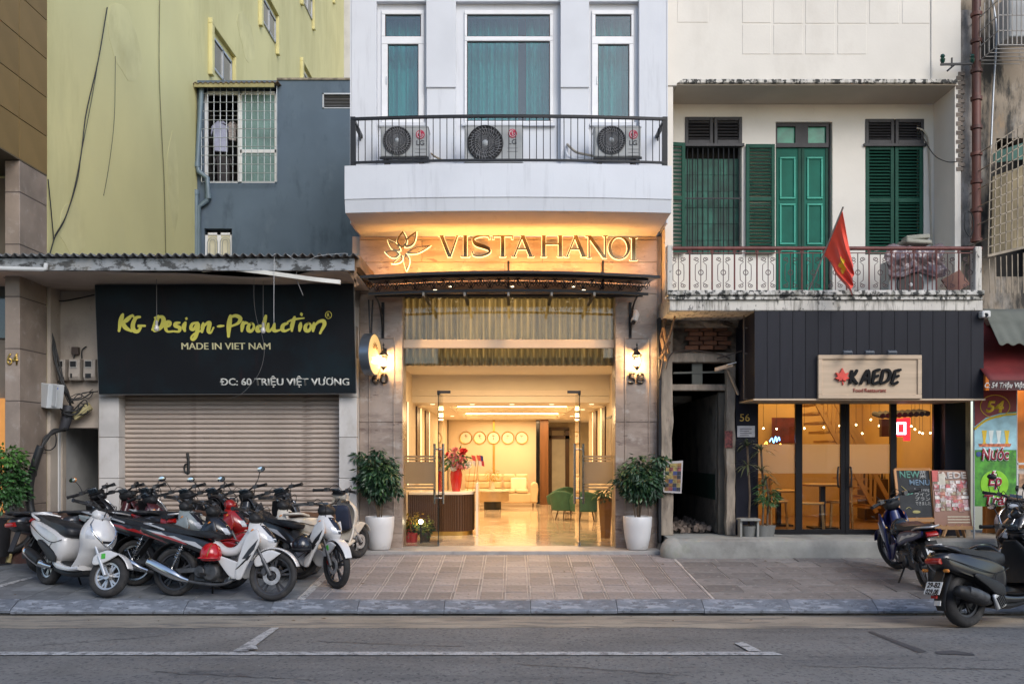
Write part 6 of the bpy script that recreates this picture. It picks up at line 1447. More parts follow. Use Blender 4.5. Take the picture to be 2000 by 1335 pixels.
# crumbling wall above the door with a brick patch
def rough(px0, px1, py0, py1, y, amp, seed, nu=22, nv=14):
    def f(u, v):
        q = P(px0 + (px1-px0)*u, py0 + (py1-py0)*v, y); q.y += amp*nz_.noise(Vector((u*5+seed, v*4, seed))) + amp*.5*nz_.noise(Vector((u*13, v*11, seed))); return q
    return MB().grid(f, nu, nv)
rough(1286, 1480, 600, 692, .34, .16, 2, 40, 20).build('crumbled_wall', m_old, dw, smooth=True); rough(1436, 1480, 690, 790, .34, .05, 4).build('crumbled_wall', m_old, dw)
rough(1300, 1480, 600, 640, .18, .10, 7, 40, 10).build('broken_plaster', M('pale_rubble', (.28, .23, .18), .95, var=.4, scale=5, bump=.8, bscale=14), dw)
m_brick = M('old_brick', (.13, .055, .03), .9, var=.3, rnd=.3, scale=8, bump=.4)
bmm = MB().box(-.1, .1, -.05, .05, -.03, .03).mesh('brick'); bmm.materials.append(m_brick)
rg = random.Random(6)
for j in range(5):
    for i in range(3): link('brick', bmm, dw, Vector((X(1352, .2) + .22*i + (.06 if j % 2 else 0), .27 + rg.uniform(-.015, .015), Z(678, .2) + .07*j)) - dw.location, (rg.uniform(-.05, .05), rg.uniform(-.03, .03), rg.uniform(-.06, .06)))
# passage
b = MB(); x0, x1, z0, z1, y1_ = X(1305, .5), X(1425, .5), .235, Z(690, .5), 5.0
b.add([(x0, .5, z0), (x1, .5, z0), (x1, y1_, z0), (x0, y1_, z0), (x0, .5, z1), (x1, .5, z1), (x1, y1_, z1), (x0, y1_, z1)], [(0, 3, 2, 1), (3, 7, 6, 2), (4, 5, 6, 7), (0, 4, 7, 3), (1, 2, 6, 5)]); b.build('passage', M('passage_dark', (.025, .023, .02), .95, var=.3), dw)  # passage walls in one very dark tone
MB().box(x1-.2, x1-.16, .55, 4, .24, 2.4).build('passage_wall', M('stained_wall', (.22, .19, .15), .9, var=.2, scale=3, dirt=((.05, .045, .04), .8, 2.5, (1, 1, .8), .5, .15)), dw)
MB().box(x1-.205, x1-.2, .6, 4, .75, 1.15).build('dado', M('dado_green', (.012, .035, .022), .7, var=.3), dw)
b = MB(); rg = random.Random(9)
for i in range(240): 
    s_ = rg.uniform(.015, .06); b.obox((rg.uniform(x0+.1, x1-.22), rg.uniform(.6, 2.6), .24+s_*.3+rg.uniform(0, .06)), (s_*1.6, s_*1.3, s_), (rg.uniform(0, 3), rg.uniform(0, 3), rg.uniform(0, 3)))
tag(b.build('rubble', M('rubble', (.20, .155, .125), .95, var=.5, scale=12)), 'broken brick and plaster rubble inside the dark doorway', 'rubble', kind='stuff')
# poster frame on the post
ps = thing('picture_poster', 'pale framed poster of small colourful pictures beside the dark doorway', 'poster', P(1315, 963, .1)); y = .12
fq = [P(1297, 901, y), P(1334, 899, y), P(1331, 963, y), P(1295, 961, y)]
MB().add(fq + [p + Vector((0, .03, 0)) for p in fq], [(0, 1, 2, 3), (7, 6, 5, 4), (0, 4, 5, 1), (1, 5, 6, 2), (2, 6, 7, 3), (3, 7, 4, 0)]).build('frame', M('frame_pale', (.42, .39, .38), .5), ps)
rg = random.Random(12)
for j in range(7):
    for i in range(4):
        u0, u1, v0_, v1_ = .07+.215*i, .07+.215*i+.21, .07+.125*j, .07+.125*j+.12
        def Q(u, v): return fq[0].lerp(fq[1], u).lerp(fq[3].lerp(fq[2], u), v) + Vector((0, -.003, 0))
        cc_ = rg.choice([(.03, .045, .15), (.20, .10, .03), (.06, .12, .2), (.2, .05, .05), (.02, .02, .03), (.25, .19, .06), (.07, .10, .06)])
        MB().add([Q(u0, v0_), Q(u1, v0_), Q(u1, v1_), Q(u0, v1_)], [(0, 1, 2, 3)]).build('picture', M('pic_%d' % rg.randrange(14), cc_, .5, var=.6, scale=25), ps)
t = thing('security_camera', 'tan bullet security camera over the old doorway', 'camera', P(1420, 720, 0))
MB().bar(P(1397, 722, .0), P(1433, 712, -.15), .07, .06).build('body', M('camera_tan', (.42, .33, .25), .5), t, bevel=.01); MB().obox(P(1428, 710, -.15), (.14, .1, .015), (0, R(-14), 0)).build('hood', M('camera_white', (1, 1, 1)), t); MB().bar(P(1422, 722, 0), P(1442, 770, .15), .03).build('arm', M('camera_tan', (1, 1, 1)), t)
t = thing('small_notice', 'small red and dark sticker on the wooden post', 'notice', P(1423, 872, .1)); MB().box(X(1416, .12), X(1431, .12), .125, .14, Z(874, .12), Z(841, .12)).build('sheet', M('notice_red', (.16, .03, .025), .5, var=.9, scale=28), t)
cable('bamboo_pole', 'thin wooden pole leaning between the hotel and the old house', [P(1292, 690, -.1), P(1310, 650, -.2), P(1322, 600, -.3)], .016, m_wood)
for k, (pts, lab, r_) in enumerate((([P(1288, 740, .1), P(1296, 690, .05), P(1299, 640, .1), P(1303, 600, .1)], 'bent brown pipe up the corner beside the hotel', .014), ([P(1300, 720, .1), P(1312, 690, .1), P(1345, 684, .15), P(1400, 690, .15), P(1425, 700, .1)], 'sagging cable over the old doorway', .010), ([P(1400, 700, .1), P(1440, 688, .0), P(1462, 680, -.1), P(1476, 678, -.2)], 'cable strung to the dark restaurant fascia', .010), ([P(1450, 600, .0), P(1455, 640, 0), P(1452, 690, 0), P(1462, 740, 0), P(1460, 780, 0)], 'hanging cable left of the dark restaurant fascia', .008))): cable('wall_cable', lab, pts, r_, M('cable_brown', (.07, .05, .04), .7))
b = MB()
for (a, c) in (((1292, 660), (1300, 705)), ((1296, 640), (1306, 690)), ((1300, 615), (1292, 660)), ((1290, 700), (1308, 668))): b.bar(P(*a, .0), P(*c, .1), .05, .02)
t = thing('timber_offcuts', 'broken timber strips wedged in the gap beside the hotel', 'timber', P(1298, 705, .1)); b.build('strips', m_wood, t)
t = thing('scaffold_frame', 'thin rusty metal frame left of the restaurant fascia', 'frame', P(1465, 780, -.3)); b = MB()
for (a, c) in (((1453, 610), (1453, 780)), ((1462, 690), (1462, 780)), ((1470, 690), (1470, 780)), ((1453, 690), (1474, 690)), ((1453, 779), (1474, 779)), ((1453, 640), (1474, 640))): b.bar(P(*a, -.35), P(*c, -.35), .016)
b.build('bars', M('frame_rust', (.16, .12, .09), .7), t)

# ================================================================ restaurant
YK2 = .36; YF = -.80
m_slate = M('slate_board', (.022, .022, .027), .6, var=.18, scale=2, rnd=.10, stretch=(3, 3, .5), spec=.15)
m_navy = M('navy_panel', (.012, .012, .020), .5, var=.1, spec=.2)
m_maple = M('pale_wood', (.50, .37, .25), .55, var=.12, scale=2.2, stretch=(.5, 4, 7), detail=8)
rs = thing('restaurant', 'restaurant shopfront with slate boarded fascia and black framed glass', 'shopfront', (5.2, YK2, .23))
fx0, fx1 = X(1474, YF), X(1922, YF); zf0, zf1 = Z(778, YF), Z(607, YF)
MB().box(fx0+.01, fx1-.01, YF+.03, YK2, zf0+.01, zf1-.01).build('fascia_core', m_navy, rs)
n = 18; pw = (fx1-fx0)/n; plm = MB().box(0, pw-.006, 0, .03, 0, zf1-zf0).mesh('plank'); plm.materials.append(m_slate)
for i in range(n): link('plank', plm, rs, Vector((fx0 + pw*i, YF, zf0)) - rs.location)
MB().box(fx0-.02, fx1+.01, YF-.02, YF+.04, zf0-.025, zf0-.002).build('trim', m_maple, rs)
MB().box(fx0+.02, fx1-.02, YF+.041, YK2-.05, zf0-.02, zf0+.008).build('soffit', M('soffit_tan', (.35, .27, .18), .7), rs)
# posts and frames
zb_, zt_ = .235, Z(776, YK2)
MB().box(X(1437, .2), X(1478, .2), .2, .5, zb_, Z(770, .2)+.05).build('dark_pier', m_navy, rs); MB().box(X(1846, .1), X(1886, .1), .1, .5, zb_, Z(776, .1)).build('dark_pier', m_navy, rs); MB().box(X(1886, .15), X(1896, .15), .15, .5, zb_, Z(776, .1)).build('pier_edge', m_post, rs)
sf_ = M('black_frame', (.008, .008, .010), .45, var=.1, spec=.2); b = MB()
for a, c in ((1474, 1480), (1553, 1566), (1641, 1649.2), (1650, 1658), (1738, 1750), (1822, 1838)): b.box(X(a, YK2), X(c, YK2), YK2-.03, YK2+.03, zb_, zt_)
for a, c in ((1480, 1553), (1566, 1641), (1658, 1738), (1750, 1822)): b.box(X(a, YK2), X(c, YK2), YK2-.028, YK2+.028, zb_, Z(1033, YK2)); b.box(X(a, YK2), X(c, YK2), YK2-.028, YK2+.028, zt_-.03, zt_)
b.build('frame', sf_, rs)
MB().box(X(1838, .3), X(1845, .3), .28, .36, zb_, zt_).build('downpipe', m_alu, rs)
for a, c in ((1480, 1553), (1566, 1641), (1658, 1738), (1750, 1822)): MB().box(X(a, YK2), X(c, YK2), YK2-.004, YK2+.004, Z(1033, YK2), zt_-.03).build('pane', m_clear, rs)
m_frost2 = M('frost_tan', (.40, .30, .19), .6, var=.05)
for a, c in ((1480, 1553), (1566, 1641), (1658, 1738)): MB().box(X(a, YK2), X(c, YK2), YK2+.006, YK2+.008, Z(924, YK2), Z(867, YK2)).build('frosted_band', fm_, rs)
for px, s_ in ((1638, -1), (1661, 1)): MB().tube(smooth_path([P(px, 912, YK2-.03), P(px+1*s_, 914, YK2-.1), P(px+2*s_, 930, YK2-.11), P(px+1*s_, 948, YK2-.1), P(px, 950, YK2-.03)]), .014, 8).build('handle', m_black, rs, smooth=True)
# number 56 and plaque
t = thing('house_number', 'thin gold house number 56 on the dark pier', 'house number', P(1446, 822, .2)); text('56', m_gold, t, P(1445, 822, .195), .115, .15, ext=.006)
t = thing('wall_plaque', 'small white plaque with tiny print under number 56', 'plaque', P(1456, 853, .2)); MB().box(X(1440, .19), X(1474, .19), .18, .198, Z(853, .19), Z(831, .19)).build('plate', M('plaque_white', (.55, .52, .52), .4, var=.15, scale=18), t)
b = MB()
for k in range(4): b.box(X(1445, .18), X(1468 - 5*(k % 2), .18), .176, .179, Z(837+4.2*k, .18)-.006, Z(837+4.2*k, .18)+.004)
b.build('print', M('print_grey', (.12, .10, .10), .6), t)
# wooden name board
kb_ = thing('restaurant_sign', 'pale wooden sign board reading KAEDE with red maple leaf', 'sign', P(1699, 778, YF)); ys = YF-.055
b0, b1, c0_, c1_ = X(1598, ys), X(1800, ys), Z(778, ys), Z(693, ys)
MB().box(b0+.02, b1-.02, ys+.012, YF-.002, c0_+.02, c1_-.02).build('board', m_maple, kb_)
b = MB(); t_ = .058
for q in ((b0, b1, c1_-t_, c1_), (b0, b1, c0_, c0_+t_)): b.box(q[0], q[1], ys-.012, YF-.003, q[2], q[3])
for q in ((b0, b0+t_), (b1-t_, b1)): b.box(q[0], q[1], ys-.010, YF-.004, c0_+t_+.001, c1_-t_-.001)
b.build('frame', m_maple, kb_, bevel=.004)
# brushy black letters
def KS(px, py): return P(1590 + px/9.09, 680 + py/9.09, ys)
def brush2(strokes, mat, nm, wid, par, depth=.02):
    b = MB()
    for i, st_ in enumerate(strokes):
        pts = [KS(*p) for p in st_]; pts = smooth_path(pts, 5) if len(pts) > 2 else [pts[0].lerp(pts[1], k/4) for k in range(5)]
        n = len(pts); L, Rr = [], []
        for k, p in enumerate(pts):
            d = (pts[min(k+1, n-1)] - pts[max(k-1, 0)]).normalized(); s_ = Vector((-d.z, 0, d.x)); hw = wid/9.09*(CD+ys)/FPX*.5*(.8 + .35*math.sin(math.pi*k/(n-1)))
            L.append(p + s_*hw); Rr.append(p - s_*hw)
        poly = [(q.x, q.z) for q in L] + [(q.x, q.z) for q in reversed(Rr)]
        for k in range(n-1): b.prism([(L[k].x, L[k].z), (L[k+1].x, L[k+1].z), (Rr[k+1].x, Rr[k+1].z), (Rr[k].x, Rr[k].z)], ys-.03-.0006*i, ys+.01)
    return b.build(nm, mat, par)
m_ink = M('ink_black', (.006, .006, .007), .6, spec=.15)
for st_ in ([[(665, 385), (655, 480), (630, 630)], [(760, 380), (720, 450), (665, 510)], [(665, 490), (700, 560), (765, 635)]], [[(940, 385), (880, 500), (820, 635)], [(940, 380), (965, 440), (960, 635)], [(870, 545), (955, 530)]], [[(1065, 390), (1050, 500), (1025, 625)], [(1065, 400), (1170, 375)], [(1055, 510), (1140, 480)], [(1030, 620), (1090, 620), (1135, 590)]], [[(1215, 395), (1200, 500), (1165, 625)], [(1210, 390), (1300, 385), (1345, 450), (1300, 570), (1170, 628)]], [[(1435, 390), (1410, 500), (1365, 625)], [(1430, 400), (1540, 380)], [(1415, 510), (1505, 485)], [(1370, 620), (1430, 625), (1485, 590)]]):
    brush2(st_, m_ink, 'letter', 46, kb_)
m_mleaf = M('maple_red', (.60, .05, .03), .45, var=.25, scale=12)
c = KS(490, 520); b = MB()
for a, L in ((90, 1.0), (38, .85), (142, .85), (-5, .75), (185, .75), (-45, .55), (225, .55)):
    a = R(a); u = Vector((math.cos(a), 0, math.sin(a))); v = Vector((-u.z, 0, u.x)); L *= .135; w_ = L*.26
    P2 = [c - u*.01, c + u*L*.45 - v*w_, c + u*L, c + u*L*.45 + v*w_]; b.prism([(q.x, q.z) for q in P2], ys-.034-.0004*L*10, ys+.005)
b.bar(c, c + Vector((.02, 0, -.10)), .012, .02); b.build('maple_leaf', m_mleaf, kb_); 
text('Food', M('letter_red', (.30, .03, .02), .5), kb_, KS(700, 775) + Vector((0, .002, 0)), .055, 19*(CD+ys)/FPX, bold=.008, ext=.004); text('Restaurant', MATS['letter_red'], kb_, KS(900, 775) + Vector((0, .002, 0)), .055, 42*(CD+ys)/FPX, bold=.008, ext=.004)
for px in (1655, 1698, 1742):
    t = thing('sign_spotlight', ['black spotlight over the maple leaf', 'black spotlight over the middle of the wooden sign', 'black spotlight over the end of the wooden sign'][(1655, 1698, 1742).index(px)], 'spotlight', P(px, 690, YF-.1), group='spotlights over the restaurant sign')
    MB().obox(P(px, 688, YF-.22), (.13, .06, .05), (R(25), 0, 0)).build('head', M('spot_grey', (.06, .07, .085), .4), t, bevel=.008); MB().bar(P(px, 686, YF-.2), P(px, 684, YF), .02).build('arm', m_black, t)
t = thing('security_camera', 'white box security camera at the top corner of the fascia', 'camera', P(1923, 622, YF-.05)); MB().obox(P(1923, 614, YF-.07), (.125, .12, .10)).build('body', M('camera_white', (1, 1, 1)), t, bevel=.02, seg=2); MB().cyl(P(1926, 615, YF-.132), P(1926, 615, YF-.136), .03).build('lens', m_black, t)
# interior
ri = thing('restaurant_room', 'warm amber restaurant interior behind the glass', 'room', (5, 3, .23), kind='structure')
rx0, rx1, ry1, rz1 = X(1470, .4), X(1850, .4)+.3, 4.6, 3.3
m_amb = M('amber_wall', (.55, .37, .15), .8, var=.1, scale=1.5); 
b = MB(); b.add([(rx0, .42, .236), (rx1, .42, .236), (rx1, ry1, .236), (rx0, ry1, .236), (rx0, .42, rz1), (rx1, .42, rz1), (rx1, ry1, rz1), (rx0, ry1, rz1)], [(3, 7, 6, 2), (4, 5, 6, 7), (0, 4, 7, 3), (1, 2, 6, 5)]); b.build('wall', m_amb, ri)
MB().add([(rx0, .42, .237), (rx1, .42, .237), (rx1, ry1, .237), (rx0, ry1, .237)], [(0, 1, 2, 3)]).build('floor', M('wood_floor', (.22, .12, .055), .4, var=.2, scale=3), ri)
lamp('room_light', 'AREA', ((rx0+rx1)/2, 1.6, rz1-.1), 34, (1, .62, .24), 1.8, (0, 0, 0), ri); lamp('room_light', 'AREA', ((rx0+rx1)/2, 3.4, rz1-.1), 34, (1, .62, .24), 1.8, (0, 0, 0), ri)
# stair
stt = thing('wooden_stair', 'pale wooden staircase with balusters rising inside the restaurant', 'staircase', P(1700, 1010, 2.4)); ysn = 2.6
m_pine = M('pine', (.48, .30, .12), .5, var=.15, scale=2)
pA, pB = P(1580, 760, ysn), P(1712, 1000, ysn)
for off in (0.0, .30): MB().bar(pA + Vector((off, 0, off*.25)), pB + Vector((off, 0, off*.25)), .07, .05, (0, 1, 0)).build('rail', m_pine, stt)
b2 = MB()
for i in range(14): p = pA.lerp(pB, i/13); b2.bar(p + Vector((0, .0, -.02)), p + Vector((.30, 0, .10)) , .02)
b2 = MB()
for i in range(16): p = pA.lerp(pB, (i+.5)/16); b2.bar(p, p + Vector((0.02, 0, .62)), .035)
b2.build('balusters', m_pine, stt)
MB().bar(pA + Vector((.05, 0, .68)), pB + Vector((.05, 0, .68)), .08, .06, (0, 1, 0)).build('handrail', m_pine, stt)
trd = MB()
for i in range(13): p = pA.lerp(pB, (i+.5)/13); trd.box(p.x-.14, p.x+.14, ysn+.03, ysn+.9, p.z-.02, p.z+.02)
trd.build('treads', m_pine, stt)
# furniture
def table(px, py, y, lab):
    t = thing('dining_table', lab, 'table', P(px, 1015, y)); o = P(px, py, y)
    MB().box(o.x-.30, o.x+.30, y-.3, y+.3, o.z-.035, o.z).build('top', m_pine, t, bevel=.008); MB().bar((o.x, y, .24), (o.x, y, o.z-.035), .08).build('pedestal', m_black, t); MB().box(o.x-.2, o.x+.2, y-.2, y+.2, .24, .265).build('base', m_black, t)
table(1606, 944, 1.4, 'small pedestal table near the glass in the middle bay'); table(1520, 956, 2.0, 'small table behind the frosted glass in the first bay')
def chair(px, y, rot, lab):
    t = thing('dining_chair', lab, 'chair', (X(px, y), y, .24), R(rot)); m_ = m_pine
    MB().box(-.2, .2, -.2, .2, .42, .45).build('seat', m_, t, local=True, bevel=.01); MB().box(-.2, .2, .18, .205, .62, .84).build('backrest', m_, t, local=True, bevel=.01)
    for sx in (-.17, .17):
        for sy in (-.17, .17): MB().bar((sx*1.1, sy*1.15, 0), (sx, sy, .42 if sy < 0 else .83), .03).build('leg', m_, t, local=True)
chair(1584, 1.0, 70, 'pale wooden chair left of the pedestal table'); chair(1632, 1.5, -80, 'pale wooden chair right of the pedestal table'); chair(1505, 1.5, 30, 'pale wooden chair in the first bay')
t = thing('bar_shelf', 'dark bottle shelf behind the right hand glass panes', 'shelf', (X(1712, 3.4), 3.5, .24)); MB().box(X(1690, 3.4), X(1760, 3.4), 3.4, 3.8, .24, Z(935, 3.4)).build('cabinet', m_walnut, t)
b = MB(); rg = random.Random(3)
for i in range(9): x = X(1694+7*i, 3.4); b.cyl((x, 3.55, Z(935, 3.4)), (x, 3.55, Z(935, 3.4)+rg.uniform(.1, .2)), .03, .015, 8)
b.build('bottles', M('bottle_mix', (.08, .05, .02), .2, var=.5), t)
t = thing('menu_board', 'dark red menu board on the restaurant back wall', 'board', P(1530, 860, ry1-.1)); MB().box(X(1508, 4.4), X(1560, 4.4), 4.4, 4.43, Z(865, 4.4), Z(815, 4.4)).build('board', M('menu_red', (.12, .02, .015), .5, var=.4, scale=6), t)
t = thing('wall_speaker', 'dark box mounted near the ceiling in the third bay', 'box', P(1720, 860, 1.6)); MB().box(X(1722, 1.6), X(1748, 1.6), 1.6, 1.7, Z(852, 1.6), Z(818, 1.6)).build('box', m_walnut, t)
# pendant bulbs
for k, (px, py, y) in enumerate(((1491, 836, 1.6), (1517, 837, 1.9), (1571, 836, 1.6), (1609, 834, 1.5), (1640, 831, 1.8), (1672, 829, 1.5), (1701, 819, 1.7), (1684, 846, 1.4), (1717, 831, 1.9), (1780, 832, 1.2), (1787, 838, 1.2), (1796, 844, 1.3), (1802, 846, 1.3), (1817, 845, 1.4))):
    t = thing('pendant_bulb', 'tiny glowing bulb strung across the restaurant, number %d from the dark pier' % (k+1), 'light bulb', P(px, py, y), group='string of pendant bulbs')
    t['label'] = 'tiny glowing bulb strung across the restaurant interior'
    MB().ball(P(px, py, y), .014, 10, 7).build('bulb', glow('pendant', (1, .78, .40), 14), t); MB().cyl(P(px, py-3, y), Vector((X(px, y), y, rz1)), .003, n=4).build('wire', m_black, t)
# lit red box sign
t = thing('lit_box_sign', 'glowing red box sign with a white square inside the restaurant', 'sign', P(1760, 855, .9)); y = .9
MB().box(X(1749, y), X(1771, y), y, y+.15, Z(852, y), Z(817, y)).build('box', M('neon_red', (.5, .02, .02), .4, emit=(1, .02, .03), estr=1.6), t)
b = MB(); z0, z1, x0, x1 = Z(848, y), Z(824, y), X(1750.5, y), X(1769, y)
for q in ((x0, x1, z1-.03, z1), (x0, x1, z0, z0+.03), (x0, x0+.03, z0+.03, z1-.03), (x1-.03, x1, z0+.03, z1-.03)): b.box(q[0], q[1], y-.012, y-.002, q[2], q[3])
b.build('white_square', glow('neon_white', (1, .75, .95), 4), t); MB().box(x1+.0, x1+.08, y+.02, y+.1, Z(860, y), Z(815, y)).build('side_glow', M('neon_red', (1, 1, 1)), t)
# neon script in the first bay
t = thing('neon_script', 'blue and orange neon handwriting in the first glass bay', 'neon sign', P(1508, 872, .7)); y = .7
for mt, pts in ((glow('neon_blue', (.15, .45, 1), 5), [(1503, 862), (1508, 855), (1511, 864), (1515, 852), (1517, 862), (1521, 853), (1523, 860)]), (glow('neon_orange', (1, .42, .06), 5), [(1490, 872), (1497, 862), (1499, 872), (1506, 868), (1510, 876), (1514, 868), (1517, 878), (1524, 866), (1526, 872)])):
    MB().tube(smooth_path([P(a, c, y) for a, c in pts]), .007, 6).build('tube', mt, t)
t = thing('tiled_counter_roof', 'little dark tiled roof over the bar inside the glass', 'roof', P(1780, 815, 1.2)); y = 1.1
for i in range(9):
    x = X(1724 + 11*i, y); MB().tube([(x, y, Z(812 - i*.6, y)), (x, y+.35, Z(806 - i*.6, y))], .045, 8).build('roof_tile', M('roof_tile', (.03, .025, .022), .6), t)
# plants by the dark pier
def spiky(px, py, y, r, n, lab, seed, hgt):
    t = thing('spiky_plant', lab, 'plant', Vector((X(px, y), y, .235))); o = Vector((X(px, y), y, .235)); rg = random.Random(seed); zt2 = Z(py, y)
    MB().lathe([(0, 0), (.1, 0), (.13, .16), (.11, .16), (0, .14)], 14, o).build('pot', M('pot_grey', (.16, .16, .15), .7), t, smooth=50)
    MB().tube([o + Vector((0, 0, .1)), o + Vector((.02, 0, .6)), Vector((o.x - .02, y, zt2))], .016, 7).build('stem', m_bark, t)
    b = MB()
    for hz in (0, -.30):
        for i in range(n):
            a = rg.uniform(0, 6.28); el = rg.uniform(-.1, 1.1); d = Vector((math.cos(a)*math.cos(el), math.sin(a)*math.cos(el), math.sin(el))); L = r*rg.uniform(.7, 1.2); s_ = d.cross(Vector((0, 0, 1))).normalized()*.012; p0 = Vector((o.x-.02, y, zt2+hz)); pts = [p0 + d*L*q - Vector((0, 0, L*.55*q*q)) for q in (0, .33, .66, 1)]
            b.add([pts[0]-s_, pts[0]+s_, pts[1]-s_*1.2, pts[1]+s_*1.2, pts[2]-s_*.8, pts[2]+s_*.8, pts[3]], [(0, 1, 3, 2), (2, 3, 5, 4), (4, 5, 6)])
    b.build('leaves', M('dracaena_leaf', (.07, .085, .04), .5, var=.4, scale=6), t)
spiky(1462, 870, -.02, .34, 18, 'tall dracaena in a grey pot before the dark pier', 3, 1); spiky(1489, 880, .0, .30, 16, 'shorter dracaena standing right of the tall one', 5, 1); spiky(1498, 935, .05, .26, 18, 'bushy low palm at the first glass bay', 8, 1)
leafy('fern_leaves', m_leaf, None, (X(1500, .0), .0, .85), (.22, .16, .24), 240, .09, 17, aspect=.25)
tag(bpy.data.objects['fern_leaves'], 'soft dark green fern leaves at the foot of the first bay', 'plant'); bpy.data.objects['fern_leaves'].name = 'fern'
t = thing('plant_stand', 'low pale bench holding pots before the dark pier', 'bench', (X(1462, -.1), -.1, .23)); MB().box(X(1443, -.1), X(1482, -.1), -.2, .05, .48, .51).build('top', m_conc, t); 
for px in (1446, 1479): MB().box(X(px-2, -.1), X(px+2, -.1), -.15, 0, .23, .48).build('leg', m_conc, t)
# easels
def easel(name, lab, q, y, frame_mat, wleg, face):
    t = thing(name, lab, 'easel', P((q[0][0]+q[3][0])/2, 1045, y)); c = [P(q[0][0], q[0][1], y+.12), P(q[1][0], q[1][1], y+.12), P(q[2][0], q[2][1], y), P(q[3][0], q[3][1], y)]
    bk = Vector((0, .025, 0)); MB().add(c + [p + bk for p in c], [(0, 1, 2, 3), (7, 6, 5, 4), (0, 4, 5, 1), (1, 5, 6, 2), (2, 6, 7, 3), (3, 7, 4, 0)]).build('panel', face, t)
    if frame_mat:
        for i, (a, e) in enumerate(zip(c, c[1:] + c[:1])): MB().bar(a + Vector((0, -.004*(i % 2), 0)), e + Vector((0, -.004*(i % 2), 0)), .035, .03, (0, 1, 0)).build('frame', frame_mat, t)
    for s_, (px, pb) in enumerate(wleg): MB().bar(P(px, q[2][1]-2, y), P(pb, 1047, y-.05 if s_ % 2 == 0 else y+.2), .035).build('leg', m_easel, t)
    MB().bar(P(q[3][0]-1, q[3][1]+3, y-.02), P(q[2][0]+1, q[2][1]+3, y-.02), .03, .05).build('ledge', m_easel, t)
    return t, (lambda u, v: c[0].lerp(c[1], u).lerp(c[3].lerp(c[2], u), v) + Vector((0, -.006, 0))), math.degrees(math.atan2(c[0].z - c[3].z, .12))
m_easel = M('easel_wood', (.36, .20, .09), .55, var=.15, scale=4); m_oframe = M('orange_wood', (.45, .20, .06), .45, var=.15, scale=4)
m_chalkb = M('chalkboard', (.03, .032, .034), .8, var=.25, scale=6)
t, Q, ea = easel('chalkboard_easel', 'chalkboard menu in an orange wooden frame on an easel', [(1747, 916), (1816, 916), (1825, 1012), (1757, 1013)], -.25, m_oframe, ((1762, 1756), (1818, 1824), (1790, 1790)), m_chalkb)
ck = [M('chalk_green', (.12, .28, .22), .9), M('chalk_white', (.45, .45, .43), .9), M('chalk_blue', (.18, .27, .36), .9), M('chalk_yellow', (.4, .36, .15), .9)]
text('NEW', ck[0], t, Q(.12, .17), .105, .30, bold=.02, ext=.001, rot=(ea, 0, 0)); text('菜', ck[1], t, Q(.68, .17), .09, .1, ext=.001, rot=(ea, 0, 0)); text('MENU', ck[2], t, Q(.38, .32), .085, .30, bold=.015, ext=.001, rot=(ea, 0, 0))
for s_, v in (('Rượu vang', .44), ('ワイン', .54), ('プラン', .63), ('できました', .72)): text(s_, ck[1], t, Q(.50, v), .045, .22, ext=.001, rot=(ea, 0, 0))
b = MB(); cq = Q(.40, .47); b.ball(cq, .035, 10, 6, (1, .1, .8)); b.ball(Q(.28, .50), .03, 10, 6, (1.2, .1, .6)); b.build('grape_drawing', ck[0], t); b = MB(); b.ball(Q(.5, .86), .05, 12, 6, (1.2, .06, .45)); b.build('bowl_drawing', ck[3], t)
MB().tube([Q(.14, .34), Q(.26, .42), Q(.32, .46)], .006, 5).tube([Q(.2, .8), Q(.3, .76), Q(.36, .8)], .004, 5).build('chalk_lines', ck[3], t)
m_post2 = M('poster_collage', (.42, .26, .24), .35, var=.5, scale=9, dirt=[((.55, .52, .50), .9, 5, (1, 1, 1.4), .5, .06), ((.35, .05, .06), .9, 7, (1.3, 1, 1), .56, .05)])
t, Q, ea = easel('poster_easel', 'menu poster with food photos on a wooden easel', [(1819, 918), (1888, 918), (1899, 1027), (1826, 1027)], -.3, None, ((1838, 1830), (1878, 1884), (1850, 1842), (1866, 1872)), M('poster_brown', (.22, .10, .06), .4, var=.15))
text('KAEDE', M('poster_title', (.55, .50, .47), .5), t, Q(.02, .145), .095, .50, bold=.05, ext=.001, rot=(ea, 0, 0))
rg = random.Random(31); cols_ = [(.55, .50, .48), (.40, .06, .07), (.50, .30, .30), (.30, .10, .06), (.6, .55, .5), (.25, .2, .12), (.45, .12, .14)]
for j in range(8):
    for i in range(6):
        u0, v0_ = .03 + .155*i + rg.uniform(-.01, .02), .18 + .068*j; w_, h_ = rg.uniform(.11, .20), rg.uniform(.05, .09); u0 = min(u0, .97-w_)
        cc_ = rg.choice(cols_); MB().add([Q(*q_) - Vector((0, .0006*(i+6*j) % .006, 0)) for q_ in ((u0, v0_), (u0+w_, v0_), (u0+w_, v0_+h_), (u0, v0_+h_))], [(0, 1, 2, 3)]).build('food_photo', M('food_%d' % cols_.index(cc_), cc_, .4, var=.7, scale=14, dirt=[((.45, .40, .38), .9, 16, (1, 1, 1), .52, .06), ((.22, .05, .05), .9, 22, (1, 1, 1), .56, .06)]), t)
b = MB()
for k in range(3): b.add([Q(.35, .82+.05*k), Q(.95, .82+.05*k), Q(.95, .84+.05*k), Q(.35, .84+.05*k)], [(0, 1, 2, 3)])
b.build('print', M('poster_print', (.5, .42, .30), .5), t)
for (u0, v0_, u1, v1_, cc_) in ((.0, .0, .18, .2, (.5, .08, .07)), (.14, .06, .36, .26, (.5, .46, .38))): MB().add([Q(u0, v0_) - Vector((0, .006, 0)), Q(u1, v0_) - Vector((0, .006, 0)), Q(u1, v1_) - Vector((0, .006, 0)), Q(u0, v1_) - Vector((0, .006, 0))], [(0, 1, 2, 3)]).build('taped_sheet', M('sheet_%d' % int(u0*100), cc_, .5, var=.2, scale=10), t)

